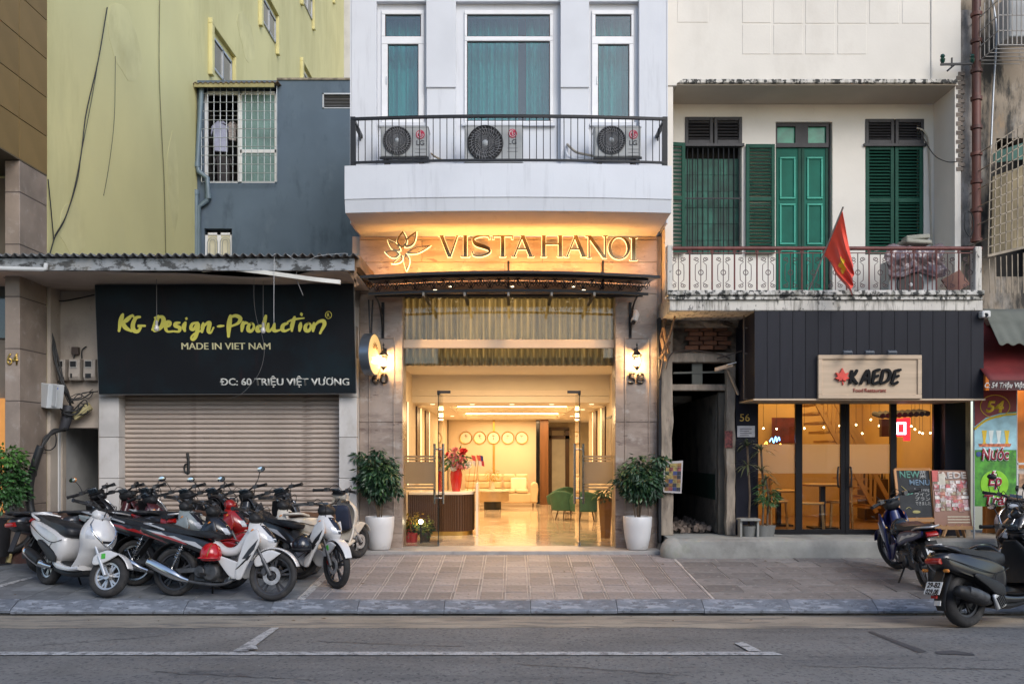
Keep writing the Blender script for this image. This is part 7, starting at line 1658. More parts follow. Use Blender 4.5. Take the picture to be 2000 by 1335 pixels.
# ================================================================ banner, awning, far right wall
yb = -.35
bn = thing('juice_banner', 'tall fruit juice banner numbered 54 in red and lime green', 'banner', P(1943, 988, yb))
x0, x1, z0, z1 = X(1903, yb), X(1985, yb), Z(988, yb), Z(762, yb); y_ = yb-.004
def bpl(px0, px1, py0, py1, mat, nm, d=0): return MB().add([P(px0, py0, y_-d), P(px1, py0, y_-d), P(px1, py1, y_-d), P(px0, py1, y_-d)], [(0, 1, 2, 3)]).build(nm, mat, bn)
MB().box(x0, x1, yb, yb+.012, z0, z1).build('sheet', M('banner_green', (.06, .26, .02), .5, var=.5, scale=7, dirt=((.02, .14, .02), .8, 9, (1, 1, 1), .5, .1)), bn)
def curve_poly(pts, mat, nm, d): return MB().prism([(P(a, c, yb).x, P(a, c, yb).z) for a, c in pts], yb-d, yb-d-.002).build(nm, mat, bn)
curve_poly([(1903, 825), (1920, 813), (1945, 807), (1985, 805), (1985, 878), (1903, 878)], M('banner_sky', (.32, .55, .60), .5, var=.25, scale=6), 'sky_field', .004)
curve_poly([(1903, 762.5), (1984.6, 762.5), (1984.6, 803), (1955, 806), (1925, 815), (1903.4, 832)], M('banner_red', (.22, .012, .018), .5, var=.1), 'red_field', .008)
MB().tube(smooth_path([P(1903, 838, yb-.012), P(1925, 821, yb-.012), P(1955, 811, yb-.012), P(1985, 808, yb-.012)]), .016, 6).build('yellow_curve', M('banner_yellow', (.75, .52, .02), .5), bn)
o = P(1943.5, 793, yb-.012); MB().tube([o + Vector((.215*math.cos(a), 0, .165*math.sin(a))) for a in [6.283*i/36 for i in range(36)]], .006, 5, closed=True).build('oval', MATS['banner_yellow'], bn)
text('54', MATS['banner_yellow'], bn, P(1925, 804, yb-.011), .165, .27, bold=.035, shear=.2, ext=.002)
b = MB().lathe([(0, -.008), (.20, -.007), (.205, -.006)], 32, P(1942, 945, yb), 'y'); b.build('coconut', M('coconut_lime', (.20, .50, .015), .45, var=.2, scale=5), bn)
for a in (-.5, .5): MB().tube(smooth_path([P(1942+a*6, 918, yb-.011), P(1942+a*22, 945, yb-.011), P(1942+a*8, 972, yb-.011)]), .004, 5).build('coconut_line', M('lime_dark', (.05, .22, .01), .5), bn)
for px, cc_ in ((1922, (.75, .5, .03)), (1935, (.7, .75, .7)), (1950, (.7, .75, .7)), (1966, (.75, .5, .03))):
    curve_poly([(px-5, 840), (px+5, 840), (px+2, 862), (px+4, 866), (px-4, 866), (px-2, 862)], M('juice_%d' % int(cc_[1]*100), cc_, .4, var=.2), 'juice_glass', .008)
curve_poly([(1910, 866), (1975, 866), (1972, 872), (1912, 872)], M('fruit_row', (.45, .12, .05), .5, var=.9, scale=22), 'fruit_row', .0085)
MB().lathe([(0, -.009), (.038, -.008)], 18, P(1911, 886, yb), 'y').build('blue_badge', M('badge_blue', (.02, .06, .2), .5), bn)
for s_, px, py, w_, h_ in (('Nước', 1917, 897, 54, .165), ('Ép', 1930, 947, 27, .165), ('Trái', 1922, 985, 46, .15)):
    text(s_, M('banner_white', (.72, .68, .66), .5), bn, P(px, py, yb-.012), h_, w_*(CD+yb)/FPX, bold=.07, shear=.15, ext=.001); text(s_, M('banner_maroon', (.30, .015, .03), .5), bn, P(px, py, yb-.016), h_, w_*(CD+yb)/FPX, bold=.02, shear=.15, ext=.001)
for px in (1903, 1986): MB().cyl((X(px, yb), yb+.012, .1), (X(px, yb), yb+.012, z1), .014, n=8).build('pole', m_alu, bn)
aw = thing('red_awning', 'dark red fabric awning with white address lettering', 'awning', P(1960, 760, -1))
m_red = M('awning_red', (.15, .013, .012), .7, var=.3, scale=3, bump=.2, bscale=8)
xa = X(1921, -.9); b = MB()
def awf(u, v): return (xa + 2.6*u, .3 - 1.35*v + .02*math.sin(u*14)*v, Z(610, .3) + (Z(742, -1.05) - Z(610, .3))*v - .05*math.sin(math.pi*v))
b.grid(awf, 30, 8).build('canopy', m_red, aw, smooth=True, solid=.006)
yv = -1.06; MB().box(xa, xa+2.6, yv, yv+.01, Z(762, yv), Z(742, yv)).build('valance', M('awning_maroon', (.06, .012, .012), .7), aw)
text('C: 54 Triệu Việt', M('awning_letter', (.5, .47, .42), .6), aw, P(1923, 757, yv-.004), .075, 78*(CD+yv)/FPX, bold=.03, shear=.25, ext=.002)
gw = thing('grey_tarp', 'faded grey green tarp with scalloped edge over the red awning', 'tarp', P(1975, 680, -.9)); b = MB()
x_a = X(1948, -.9)
def gwf(u, v): 
    x = x_a + 1.6*u; return (x, -.5 - .45*v + .03*math.sin(u*9), Z(603, -.5) + (Z(672 + 2.5*math.sin(u*60), -.95) - Z(603, -.5))*v)
b.grid(gwf, 60, 8).build('cloth', M('tarp_grey', (.13, .135, .11), .85, var=.25, scale=3, dirt=((.09, .09, .08), .6, 3, (1, 1, 1), .5, .2)), gw, smooth=True, solid=.006)
# shop beyond the banner
js = thing('juice_shop', 'amber lit juice shop beyond the banner', 'shop', (8, .5, .2)); MB().box(X(1925, .6), 10.5, .6, .7, 0, 3.6).build('back_wall', M('shop_amber', (.42, .17, .04), .6, var=.4, scale=3), js)
MB().box(X(1989, .0), 10, 0, .5, .23, Z(915, 0)).build('counter', M('counter_cream', (.5, .45, .4), .4, var=.2), js); MB().box(X(1989, -.02), 10, -.04, -.005, Z(950, 0), Z(925, 0)).build('glass_case', M('case_mix', (.35, .2, .12), .3, var=.8, scale=14), js)
lamp('shop_light', 'AREA', (8.0, .1, 3.0), 16, (1, .6, .25), .6, (0, 0, 0), js)
b = MB(); b.bar(P(1986, 900, -.1), P(1986, 990, -.1), .03); b.bar(P(1986, 905, -.1), P(2030, 905, -.1), .03); b.build('frame', m_alu, js)
# neighbouring old wall
nw = thing('old_house', 'mould blackened old house with rusty grilles at the picture edge', 'house', (8.5, .3, 3.5))
m_oldw = M('old_wall', (.25, .205, .155), .95, var=.3, scale=2, bump=.6, bscale=10, dirt=[((.03, .03, .028), .92, 2.2, (1.6, 1, .45), .47, .10), ((.38, .35, .31), .6, 1.8, (1.3, 1, .6), .54, .12), ((.36, .23, .12), .6, 2.6, (1.5, 1, .5), .60, .10)])
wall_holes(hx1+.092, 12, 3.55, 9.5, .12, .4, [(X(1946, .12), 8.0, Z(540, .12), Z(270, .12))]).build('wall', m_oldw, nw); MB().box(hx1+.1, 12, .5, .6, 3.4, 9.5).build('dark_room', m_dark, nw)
rough(1867, 1905, 20, 480, .06, .05, 9, 8, 40).build('peeled_render', M('pale_render', (.30, .27, .245), .95, var=.25, scale=5, bump=.5, dirt=((.05, .05, .05), .8, 2.2, (1.5, 1, .7), .5, .14)), nw, smooth=True)
bm2 = MB().box(-.05, .05, -.03, .03, -.028, .028).mesh('brick'); bm2.materials.append(M('grey_brick', (.14, .115, .095), .95, var=.3, rnd=.25, bump=.4))
rg = random.Random(14)
for j in range(22): link('brick', bm2, nw, Vector((X(1874, .0) + (.03 if j % 2 else 0), .02, Z(330, 0) + .068*j)) - nw.location, (0, rg.uniform(-.05, .05), rg.uniform(-.1, .1)))
MB().box(X(1930, .0), 12, -.5, .3, 3.38, 3.52).build('ledge', m_oldw, nw, bevel=.02)
# brown stoneware drainpipe
bp = thing('brown_drainpipe', 'old terracotta brown drainpipe with collars on the mouldy wall', 'pipe', P(1907, 478, -.12)); yp = -.12
m_terra = M('terracotta_pipe', (.115, .038, .024), .5, var=.2, scale=4, rnd=.35, dirt=((.035, .028, .026), .8, 2.5, (1, 1, .6), .52, .2))
js_ = [-20, 32, 84, 142, 196, 252, 304, 358, 414, 472]
for a, c in zip(js_, js_[1:]):
    MB().cyl(P(1907, c, yp), P(1907, a+2, yp), .062, n=16).build('section', m_terra, bp, smooth=60); MB().lathe([(.062, -.03), (.082, -.025), (.082, .025), (.062, .03)], 16, P(1907, c-3, yp)).build('collar', m_terra, bp, smooth=40)
cable('grey_conduit', 'thin grey conduit running down the mouldy wall right of the drainpipe', [P(1936, -10, .05), P(1946, 60, .05), P(1940, 180, .05), P(1935, 300, .05)], .016, m_alu)
cable('wire_loop', 'loop of cable hanging beside the foot of the drainpipe', [P(1885, 415, -.15), P(1884, 445, -.15), P(1895, 462, -.15), P(1902, 440, -.15), P(1898, 418, -.15), P(1890, 412, -.15)], .008)
# caged air conditioner
ca = thing('caged_air_conditioner', 'air conditioner in a white wire cage at the top edge of the picture', 'air conditioner', P(1985, 85, -.6)); y = -.55
MB().box(X(1972, y), X(2040, y), y, y+.35, Z(72, y), Z(0, y)+.1).build('case', m_ac, ca, bevel=.015)
b = MB()
for i in range(9): px = 1950+9*i; b.bar(P(px, 88, y-.15), P(px, -20, y-.15), .012)
for py in (88, 60, 30, 0): b.bar(P(1950, py, y-.15), P(2040, py, y-.15), .012); b.bar(P(1950, py, y-.15), Vector((P(1950, py, y-.15).x, .12, P(1950, py, y-.15).z)), .012)
for i in range(6): b.bar(Vector((P(1950, 88, y-.15).x, y-.15+.13*i, Z(88, y-.15))), Vector((P(1950, 88, y-.15).x, y-.15+.13*i, Z(-20, y-.15))), .010); b.bar(Vector((P(1950, 88, y-.15).x, y-.15+.13*i, Z(88, y-.15))), Vector((P(2040, 88, y-.15).x, y-.15+.13*i, Z(88, y-.15))), .010)
b.build('cage', M('cage_white', (.28, .26, .24), .6, var=.2), ca)
# lattice grilles on the old house
og = thing('window_grille', 'rust stained cream lattice grille projecting from the old house', 'grille', P(1965, 560, -.5)); y = -.5; b = MB()
tl, tr, bl_, br_ = P(1935, 285, y), P(2010, 235, y), P(1930, 500, y), P(2010, 480, y)
for i in range(8): u = i/7; b.bar(tl.lerp(tr, u), bl_.lerp(br_, u), .014)
for j in range(13): v = j/12; b.bar(tl.lerp(bl_, v), tr.lerp(br_, v), .014)
for j in range(0, 13, 2): q = tl.lerp(bl_, j/12); b.bar(q, Vector((q.x, .12, q.z)), .012)
for i in range(8): u = i/7; b.bar(P(1932, 505, y).lerp(P(2010, 492, y), u), P(1934, 572, y).lerp(P(2010, 572, y), u), .012)
b.bar(P(1928, 500, y-.02), P(2012, 480, y-.02), .035); b.build('lattice', M('grille_cream', (.26, .21, .15), .6, var=.35, scale=8), og)
t = thing('bamboo_screen', 'yellowed board screen behind the lattice grille', 'screen', P(1965, 500, -.2)); MB().add([P(1938, 345, -.2), P(2010, 320, -.2), P(2010, 480, -.2), P(1936, 495, -.2)], [(0, 1, 2, 3)]).build('sheet', M('screen_tan', (.22, .175, .10), .8, var=.3, scale=4, stretch=(3, 1, .6)), t, solid=.02)
t = thing('green_awning_sheet', 'strip of dark green sheet above the board screen', 'sheet', P(1965, 320, -.2)); MB().add([P(1940, 298, -.25), P(2010, 275, -.25), P(2010, 310, -.25), P(1940, 318, -.25)], [(0, 1, 2, 3)]).build('sheet', M('sheet_green', (.02, .10, .075), .6, var=.2), t, solid=.01)
# ================================================================ motorbikes
m_rub = M('tyre_rubber', (.022, .021, .021), .8, var=.3, scale=14, dirt=((.10, .09, .08), .45, 6, (1, 1, 1), .5, .2))
m_vinyl = M('seat_vinyl', (.013, .014, .017), .45, var=.2, scale=12, bump=.15, bscale=150, dirt=((.06, .06, .065), .4, 4, (1, 1, 1), .55, .2)); m_brownv = M('seat_brown', (.10, .05, .03), .5, var=.2, scale=8)
m_trimb = M('black_trim', (.016, .016, .017), .5, var=.2, scale=8, dirt=((.05, .047, .043), .25, 5, (1, 1, 1), .54, .2), spec=.35); m_chr = M('chrome', (.62, .62, .62), .16, metal=1, var=.1); m_eng = M('engine_alloy', (.09, .09, .092), .5, metal=.6, var=.4, scale=12); m_silver = M('wheel_silver', (.52, .52, .52), .35, metal=.6, var=.1); m_rimb = M('wheel_black', (.05, .05, .054), .45, metal=.3, var=.2); m_disc = M('disc_steel', (.45, .44, .43), .4, metal=.5, var=.25, scale=25)
m_tail = M('tail_red', (.35, .008, .006), .2, var=.15, coat=.6); m_amber = M('lens_amber', (.6, .2, .02), .2, coat=.5); m_lens = M('lens_clear', (.45, .46, .48), .08, var=.2, scale=20, coat=1); m_mglass = M('mirror_glass', (.75, .78, .8), .04, metal=1, var=.02); m_platew = M('plate_white', (.62, .62, .60), .5, var=.08); m_ink2 = M('plate_ink', (.01, .01, .012), .5); m_sticker = M('green_sticker', (.06, .38, .04), .6, var=.25, scale=40); m_gauge = M('gauge_glass', (.03, .04, .05), .08, var=.5, scale=30, coat=.8)
def paint(nm, c, rough=.28): return M('paint_' + nm, c, rough, var=.06, scale=3, coat=.45, dirt=((.16, .14, .12), .06 if max(c) < .1 else .2, 5, (1, 1, 1), .54, .25))
def se(a, p): 
    c, s_ = math.cos(a), math.sin(a); return (math.copysign(abs(c)**(2/p), c), math.copysign(abs(s_)**(2/p), s_))
def sweep(st, p=2.6, n=16, y0=0.0, dense=3):
    """body swept along a side-view path; stations (x, z, half width, half thickness[, y])"""
    if dense > 1 and len(st) > 2:
        V4 = [Vector((q[0], q[4] if len(q) > 4 else 0, q[1])) for q in st]; A = smooth_path(V4, dense); B = smooth_path([Vector((q[2], q[3], 0)) for q in st], dense); S_ = [(a.x, a.z, max(.002, b_.x), max(.002, b_.y), a.y) for a, b_ in zip(A, B)]
    else: S_ = [tuple(q) + (0,)*(5-len(q)) for q in st]
    rings = []; m = len(S_)
    for i, q in enumerate(S_):
        a, b_ = S_[max(i-1, 0)], S_[min(i+1, m-1)]; d = Vector((b_[0]-a[0], 0, b_[1]-a[1])); d = d.normalized() if d.length > 1e-6 else Vector((1, 0, 0)); nn = Vector((-d.z, 0, d.x)); c = Vector((q[0], q[4]+y0, q[1]))
        rings.append([c + Vector((0, 1, 0))*q[2]*se(6.2832*k/n, p)[0] + nn*q[3]*se(6.2832*k/n, p)[1] for k in range(n)])
    return MB().loft(rings)
def pillow(prof, hw, y0=0.0, lv=((-1, .80), (-.86, .93), (-.5, 1), (.5, 1), (.86, .93), (1, .80)), sm=4, tw=None):
    pp = smooth_path([Vector((x, 0, z)) for x, z in prof] + [Vector((prof[0][0], 0, prof[0][1]))], sm)[:-1] if sm else [Vector((x, 0, z)) for x, z in prof]
    cx = sum(q.x for q in pp)/len(pp); cz = sum(q.z for q in pp)/len(pp)
    rings = []
    for f, s_ in lv: rings.append([Vector((cx + (q.x-cx)*s_, y0 + f*hw*(tw(q.x, q.z) if tw else 1), cz + (q.z-cz)*s_)) for q in pp])
    return MB().loft(rings)
def xf(b, mtx): b.v = [tuple(mtx @ Vector(v)) for v in b.v]; return b
def apron(lv, ox=0.0):
    """pointed front fairing built from plan-view sections: (z, x front, half width, x back)"""
    A = smooth_path([Vector((q[1], q[2], q[3])) for q in lv], 3); Zs = smooth_path([Vector((q[0], 0, 0)) for q in lv], 3); rings = []
    for a, zq in zip(A, Zs):
        xf_, w_, xb = a.x+ox, max(a.y, .004), a.z+ox; d = xf_-xb; half = [(xf_, 0), (xf_-d*.10, w_*.34), (xf_-d*.34, w_*.72), (xf_-d*.68, w_*.96), (xb, w_), (xb-.02, w_*.93), (xb+d*.15, w_*.6), (xb+d*.22, 0)]
        rings.append([Vector((x, y, zq.x)) for x, y in half] + [Vector((x, -y, zq.x)) for x, y in reversed(half[1:-1])])
    return MB().loft(rings)
def apron_pt(lv, z, f, ox=0.0, out=.004):
    lv = sorted(lv)
    for a, c in zip(lv, lv[1:]):
        if a[0] <= z <= c[0]: break
    t = (z-a[0])/max(1e-6, c[0]-a[0]); xf_, w_, xb = [a[k]+(c[k]-a[k])*t for k in (1, 2, 3)]; d = xf_-xb; g = abs(f); P_ = [(0, 0), (.34, .10), (.72, .34), (.96, .68), (1, 1)]
    for p, q in zip(P_, P_[1:]):
        if p[0] <= g <= q[0]: break
    r_ = p[1] + (q[1]-p[1])*(g-p[0])/(q[0]-p[0]); return Vector((xf_ - d*r_ + ox + out, math.copysign(w_*g, f)*1.01, z))
AP_S = [(.28, .86, .175, .74), (.34, .93, .18, .80), (.42, .99, .185, .87), (.50, 1.06, .19, .90), (.56, 1.13, .20, .92), (.64, 1.165, .22, .93), (.72, 1.15, .222, .93), (.80, 1.11, .19, .92), (.88, 1.045, .12, .91), (.95, .98, .055, .89)]
AP_U = [(.57, .20, .02, .12), (.62, .255, .075, .08), (.68, .275, .12, .03), (.76, .225, .135, .0), (.84, .145, .11, -.02), (.90, .06, .06, -.03)]
def patch(lv, ox, z0, z1, f0, f1, nz_=6, nf=8, out=.005): return MB().grid(lambda u, v: apron_pt(lv, z0+(z1-z0)*v, (f0(v) + (f1(v)-f0(v))*u), ox, out), nf, nz_)
def arc(cx, cz, r, a0, a1, hw, ht, n=9): return [(cx + r*math.cos(R(a0+(a1-a0)*i/n)), cz + r*math.sin(R(a0+(a1-a0)*i/n)), hw*(.55+.45*math.sin(math.pi*min(1, max(0, (i+1.2)/(n+1.6))))), ht) for i in range(n+1)]

def motorbike(label, rear, front, style='underbone', body='black', accent=None, seat=None, rim=None, steer=0.0, lean=-7.0, mirrors=(1, 1), plate=None, disc=True, exhaust='chrome', stickers=False, detail=True, basket=False, group='parked motorbikes', name=None, spokes=5, z=None, guard=None, cat=None, big=False, tail=None):
    sc_ = style != 'underbone'; wb = 1.28 if sc_ else 1.24; rf = .245 if sc_ else .285; rr_ = .235 if sc_ else .285; tw_ = .056 if sc_ else .042
    if big: wb, rf, rr_, tw_ = 1.34, .285, .29, .066
    zr = z[0] if z else gz(rear[1]); zf = z[1] if z else gz(front[1])
    d = Vector((front[0]-rear[0], front[1]-rear[1], 0)); yaw = math.atan2(d.y, d.x); pitch = -math.atan2(zf-zr, max(.3, d.length))
    t = thing(name or ('parked_scooter' if sc_ else 'parked_motorbike'), label, cat or ('scooter' if sc_ else 'motorbike'), (rear[0], rear[1], zr), group=group, rot=(R(lean), pitch, yaw))
    A_ = body if not isinstance(body, str) else paint(body, (.01, .01, .011)); B_ = accent or m_trimb; ST = seat or m_vinyl; RM = rim or m_rimb
    B = lambda mb, nm, mat, par=None, sm=45, **k: mb.build(nm, mat, par or t, local=True, smooth=sm, **k)
    hd = Vector((.94 if sc_ else .98, 0, .92)); axle = Vector((wb, 0, rf)); ax = (hd - axle).normalized()
    ST_ = Matrix.Translation(axle) @ Matrix.Rotation(R(steer), 4, ax) @ Matrix.Translation(-axle)
    def wheel(c, r, hw, front_):
        M4 = ST_ if front_ else Matrix.Identity(4); rr2 = r - hw*1.55
        w_ = MB().lathe([(rr2+.012, -hw*.62), (rr2+.014, -hw*.5), (rr2-.018, -hw*.42), (rr2-.022, 0), (rr2-.018, hw*.42), (rr2+.014, hw*.5), (rr2+.012, hw*.62)], 36, c, 'y')
        w_.cyl(c + Vector((0, -hw*1.1, 0)), c + Vector((0, hw*1.1, 0)), .042, n=14)
        if spokes:
            for k in range(spokes):
                a = 6.283*k/spokes + .3
                for da in (-.16, .16): w_.bar(c + Vector((.03*math.cos(a), 0, .03*math.sin(a))), c + Vector(((rr2-.01)*math.cos(a+da), 0, (rr2-.01)*math.sin(a+da))), .022, .016, (0, 1, 0))
        else:
            for k in range(28):
                a = 6.283*k/28; s_ = .03 if k % 2 else -.03; w_.cyl(c + Vector((.03*math.cos(a+.5), s_, .03*math.sin(a+.5))), c + Vector((rr2*math.cos(a), 0, rr2*math.sin(a))), .0022, n=4)
        wo = B(xf(w_, M4), 'wheel', RM)
        pr = [(rr2+.004, -hw*.7), (rr2+.02, -hw*.96), (r-hw*.55, -hw), (r-hw*.16, -hw*.62), (r, 0), (r-hw*.16, hw*.62), (r-hw*.55, hw), (rr2+.02, hw*.96), (rr2+.004, hw*.7)]
        B(xf(MB().lathe(pr, 40, c, 'y'), M4), 'tyre', m_rub, wo, 60)
        if disc and front_:
            for sy in (-1,):
                B(xf(MB().lathe([(.058, sy*(hw+.004)), (.105, sy*(hw+.004)), (.105, sy*(hw+.009)), (.058, sy*(hw+.009))], 28, c, 'y'), M4), 'brake_disc', m_disc, wo)
                B(xf(MB().obox(c + Vector((-.09, sy*(hw+.012), .05)), (.07, .03, .09), (0, .5, 0)), M4), 'brake_caliper', accent_cal, wo, bevel=.008)
        return wo
    accent_cal = m_tail if (accent is None and stickers) else m_eng
    wheel(Vector((0, 0, rr_)), rr_, tw_*1.08, False); wheel(axle, rf, tw_, True)
    # fork
    fk = MB()
    for sy in (-1, 1):
        top = hd + Vector((.06, sy*.075, -.30)); bot = axle + Vector((0, sy*.078, 0)); fk.cyl(bot, bot.lerp(top, .55), .024, n=10); fk.cyl(bot.lerp(top, .55), top, .017, n=10)
    B(xf(fk, ST_), 'fork', m_eng if not sc_ else m_silver)
    # front mudguard
    g = sweep(arc(axle.x, axle.z, rf+.03, 26 if sc_ else 22, 148, .075 if sc_ else .062, .011), 3.2, 14); B(xf(g, ST_), 'front_mudguard', guard or A_)
    for sy in (-1, 1):
        ss = [(axle.x+.10, axle.z+.26), (axle.x-.05, axle.z+.29), (axle.x-.20, axle.z+.20), (axle.x-.19, axle.z+.10), (axle.x-.06, axle.z+.14)]
        go = B(xf(pillow(ss, .012, sy*(.083 if sc_ else .068)), ST_), 'mudguard_side', guard or A_)
        if stickers and sy < 0: B(xf(MB().obox((axle.x-.08, sy*(.099 if sc_ else .084), axle.z+.215), (.05, .004, .06), (0, -.25, 0)), ST_), 'sticker', m_sticker, go, None)
    # handlebar, controls, mirrors
    hb = MB().tube(smooth_path([hd + Vector((-.10, -.30, .10)), hd + Vector((-.04, -.16, .11)), hd + Vector((0, 0, .08)), hd + Vector((-.04, .16, .11)), hd + Vector((-.10, .30, .10))]), .013, 8); B(xf(hb, ST_), 'handlebar', m_trimb)
    for sy in (-1, 1):
        go = B(xf(MB().cyl(hd + Vector((-.085, sy*.24, .103)), hd + Vector((-.128, sy*.375, .098)), .020, n=12).cyl(hd + Vector((-.126, sy*.37, .098)), hd + Vector((-.131, sy*.385, .098)), .024, n=12), ST_), 'grip', m_trimb)
        B(xf(MB().tube([hd + Vector((-.03, sy*.20, .10)), hd + Vector((-.015, sy*.27, .095)), hd + Vector((-.055, sy*.36, .085))], .006, 6).obox(hd + Vector((-.06, sy*.19, .11)), (.06, .06, .05)), ST_), 'lever', m_eng, go)
    for sy, on in ((-1, mirrors[0]), (1, mirrors[1])):
        if not on: continue
        p0 = hd + Vector((-.05, sy*.19, .13)); p1 = p0 + Vector((.03, sy*.09, .17))
        mo_ = B(xf(MB().ball(p1 + Vector((0, sy*.03, .03)), .06, 14, 8, (.35, 1, .62)), ST_), 'mirror', m_trimb if on != 2 else m_amber); B(xf(MB().tube(smooth_path([p0, p0.lerp(p1, .5) + Vector((.02, 0, 0)), p1]), .006, 6), ST_), 'mirror_stem', m_trimb, mo_)
        B(xf(MB().lathe([(0, -.0225), (.054, -.018)], 16, (0, 0, 0), 'x'), ST_ @ Matrix.Translation(p1 + Vector((-.003, sy*.03, .03))) @ Matrix.Diagonal((1, 1, .6, 1))), 'mirror_glass', m_mglass, mo_)
    cb_ = MB()
    for sy, k in ((-1, 0), (1, 0), (-1, 1)): cb_.tube(smooth_path([hd + Vector((-.05, sy*(.17-.03*k), .11)), hd + Vector((.06, sy*(.15-.05*k), .17-.04*k)), hd + Vector((.12, sy*.08, .08)), hd + Vector((.07, sy*.05, -.08))]), .0045, 5)
    B(xf(cb_, ST_), 'brake_cable', m_trimb)
    if sc_:
        # handlebar cowl + headlamp
        cw = B(xf(pillow([(hd.x-.07, .955), (hd.x-.01, 1.005), (hd.x+.05, .98), (hd.x+.085, .92), (hd.x+.05, .87), (hd.x-.02, .875), (hd.x-.06, .91)], .112, lv=((-1, .45), (-.9, .72), (-.55, .95), (0, 1.04), (.55, .95), (.9, .72), (1, .45))), ST_), 'handlebar_cowl', A_)
        B(xf(pillow([(hd.x+.03, .975), (hd.x+.098, .93), (hd.x+.09, .885), (hd.x+.04, .885)], .08), ST_), 'headlamp', m_lens, cw); B(xf(MB().obox(hd + Vector((-.085, 0, .10)), (.03, .15, .08), (0, -.7, 0)), ST_), 'gauge', m_gauge, cw, bevel=.01)
        B(xf(pillow([(hd.x-.09, .965), (hd.x-.01, 1.02), (hd.x+.06, .995), (hd.x-.02, .955)], .10, sm=2), ST_), 'cowl_top', m_trimb, cw)
        # front shield and nose
        sh_ = B(apron(AP_S), 'front_shield', A_)
        if style != 'vespa':
            for sy in (-1, 1):
                B(MB().tube([apron_pt(AP_S, z_, sy*f_, 0, .003) for z_, f_ in ((.885, .85), (.83, .86), (.76, .74), (.69, .52), (.63, .28), (.585, .06))], [.006, .011, .014, .014, .012, .008], 8), 'chrome_strip', m_chr, sh_)
                B(patch(AP_S, 0, .66, .80, lambda v: sy*(.60+.12*v), lambda v: sy*(.92+.02*v), out=.006), 'turn_lamp', m_lens, sh_)
            B(patch(AP_S, 0, .575, .645, lambda v: -.05-.22*v, lambda v: .05+.22*v), 'air_slot', m_trimb, sh_)
        if style == 'vespa': B(pillow([(.82, .80), (.86, .80), (.90, .50), (.85, .46), (.80, .50)], .165), 'glovebox', m_navy2, sh_)
        else: B(sweep([(.80, .88, .08, .02), (.86, .74, .17, .03), (.89, .58, .18, .035), (.86, .42, .16, .03)], 2.8, 14), 'inner_shield', m_trimb, sh_)
        B(sweep([(.90, .30, .18, .03), (.70, .27, .185, .035), (.45, .28, .18, .045), (.30, .33, .15, .05)], 3.5, 16), 'footboard', A_); B(sweep([(.86, .325, .15, .008), (.66, .312, .16, .008), (.46, .33, .14, .008)], 3.5, 12), 'floor_mat', m_trimb)
        B(sweep([(.92, .25, .12, .03), (.6, .20, .13, .04), (.3, .24, .12, .05)], 3, 12), 'belly', m_trimb)
        # rear body and side steps
        B(pillow([(.50, .62), (.52, .46), (.44, .34), (.28, .34), (.10, .46), (-.14, .54), (-.34, .62), (-.40, .74), (-.30, .79), (-.05, .76), (.28, .70)], .185, tw=lambda x, z: .62 + .38*max(0, min(1, (x+.55)/.6))), 'rear_body', A_)
        sm_ = MB()
        for sy in (-1, 1):
            sm_.tube(smooth_path([(.50, sy*.182, .60), (.30, sy*.190, .55), (.06, sy*.186, .60), (-.20, sy*.155, .68), (-.36, sy*.125, .73)]), .005, 5); sm_.tube(smooth_path([(.30, sy*.189, .55), (.26, sy*.190, .46), (.34, sy*.188, .36)]), .004, 5)
        B(sm_, 'panel_gap', m_trimb)
        for sy in (-1, 1): B(pillow([(.42, .32), (.40, .42), (.22, .50), (.02, .56), (-.02, .52), (.14, .42), (.28, .33)], .018, sy*.178), 'side_step', m_trimb)
        B(pillow([(.56, .66), (.54, .74), (.36, .785), (.10, .80), (-.16, .845), (-.30, .85), (-.31, .80), (-.05, .755), (.28, .69), (.48, .62)], .145, tw=lambda x, z: .72 + .28*max(0, min(1, (x+.35)/.5))), 'seat', ST)
        B(MB().tube(smooth_path([(-.16, -.13, .79), (-.34, -.12, .84), (-.42, 0, .85), (-.34, .12, .84), (-.16, .13, .79)]), .016, 8), 'grab_rail', A_ if detail else m_trimb)
        B(pillow([(-.37, .735), (-.425, .72), (-.43, .675), (-.37, .665)], .085), 'tail_lamp', m_tail)
        # engine, swing arm, exhaust on the right-hand side
        B(MB().obox((.10, .07, .27), (.42, .12, .16), (0, .05, 0)).cyl((.02, .02, rr_), (.02, .14, rr_), .11, n=20).obox((.32, 0, .30), (.24, .2, .14)), 'engine', m_eng, bevel=.02)
        B(MB().tube([(-.0, .10, rr_+.03), (-.06, .11, .45), (-.08, .10, .62)], .022, 8), 'rear_shock', m_trimb)
        mu_ = B(sweep([(.26, .25, .02, .02, -.12), (.16, .26, .035, .035, -.15), (.06, .285, .062, .058, -.165), (-.20, .375, .068, .066, -.17), (-.29, .40, .05, .05, -.17), (-.31, .408, .02, .02, -.17)], 2.2, 16), 'exhaust', m_chr if exhaust == 'chrome' else m_trimb)
        B(sweep([(.10, .30, .05, .052, -.19), (-.06, .355, .055, .058, -.197), (-.18, .395, .05, .05, -.197)], 2.6, 12), 'heat_shield', m_trimb if exhaust == 'chrome' else m_eng, mu_)
        B(sweep(arc(0, rr_, rr_+.03, 60, 178, .075, .010), 3, 12), 'rear_mudguard', m_trimb)
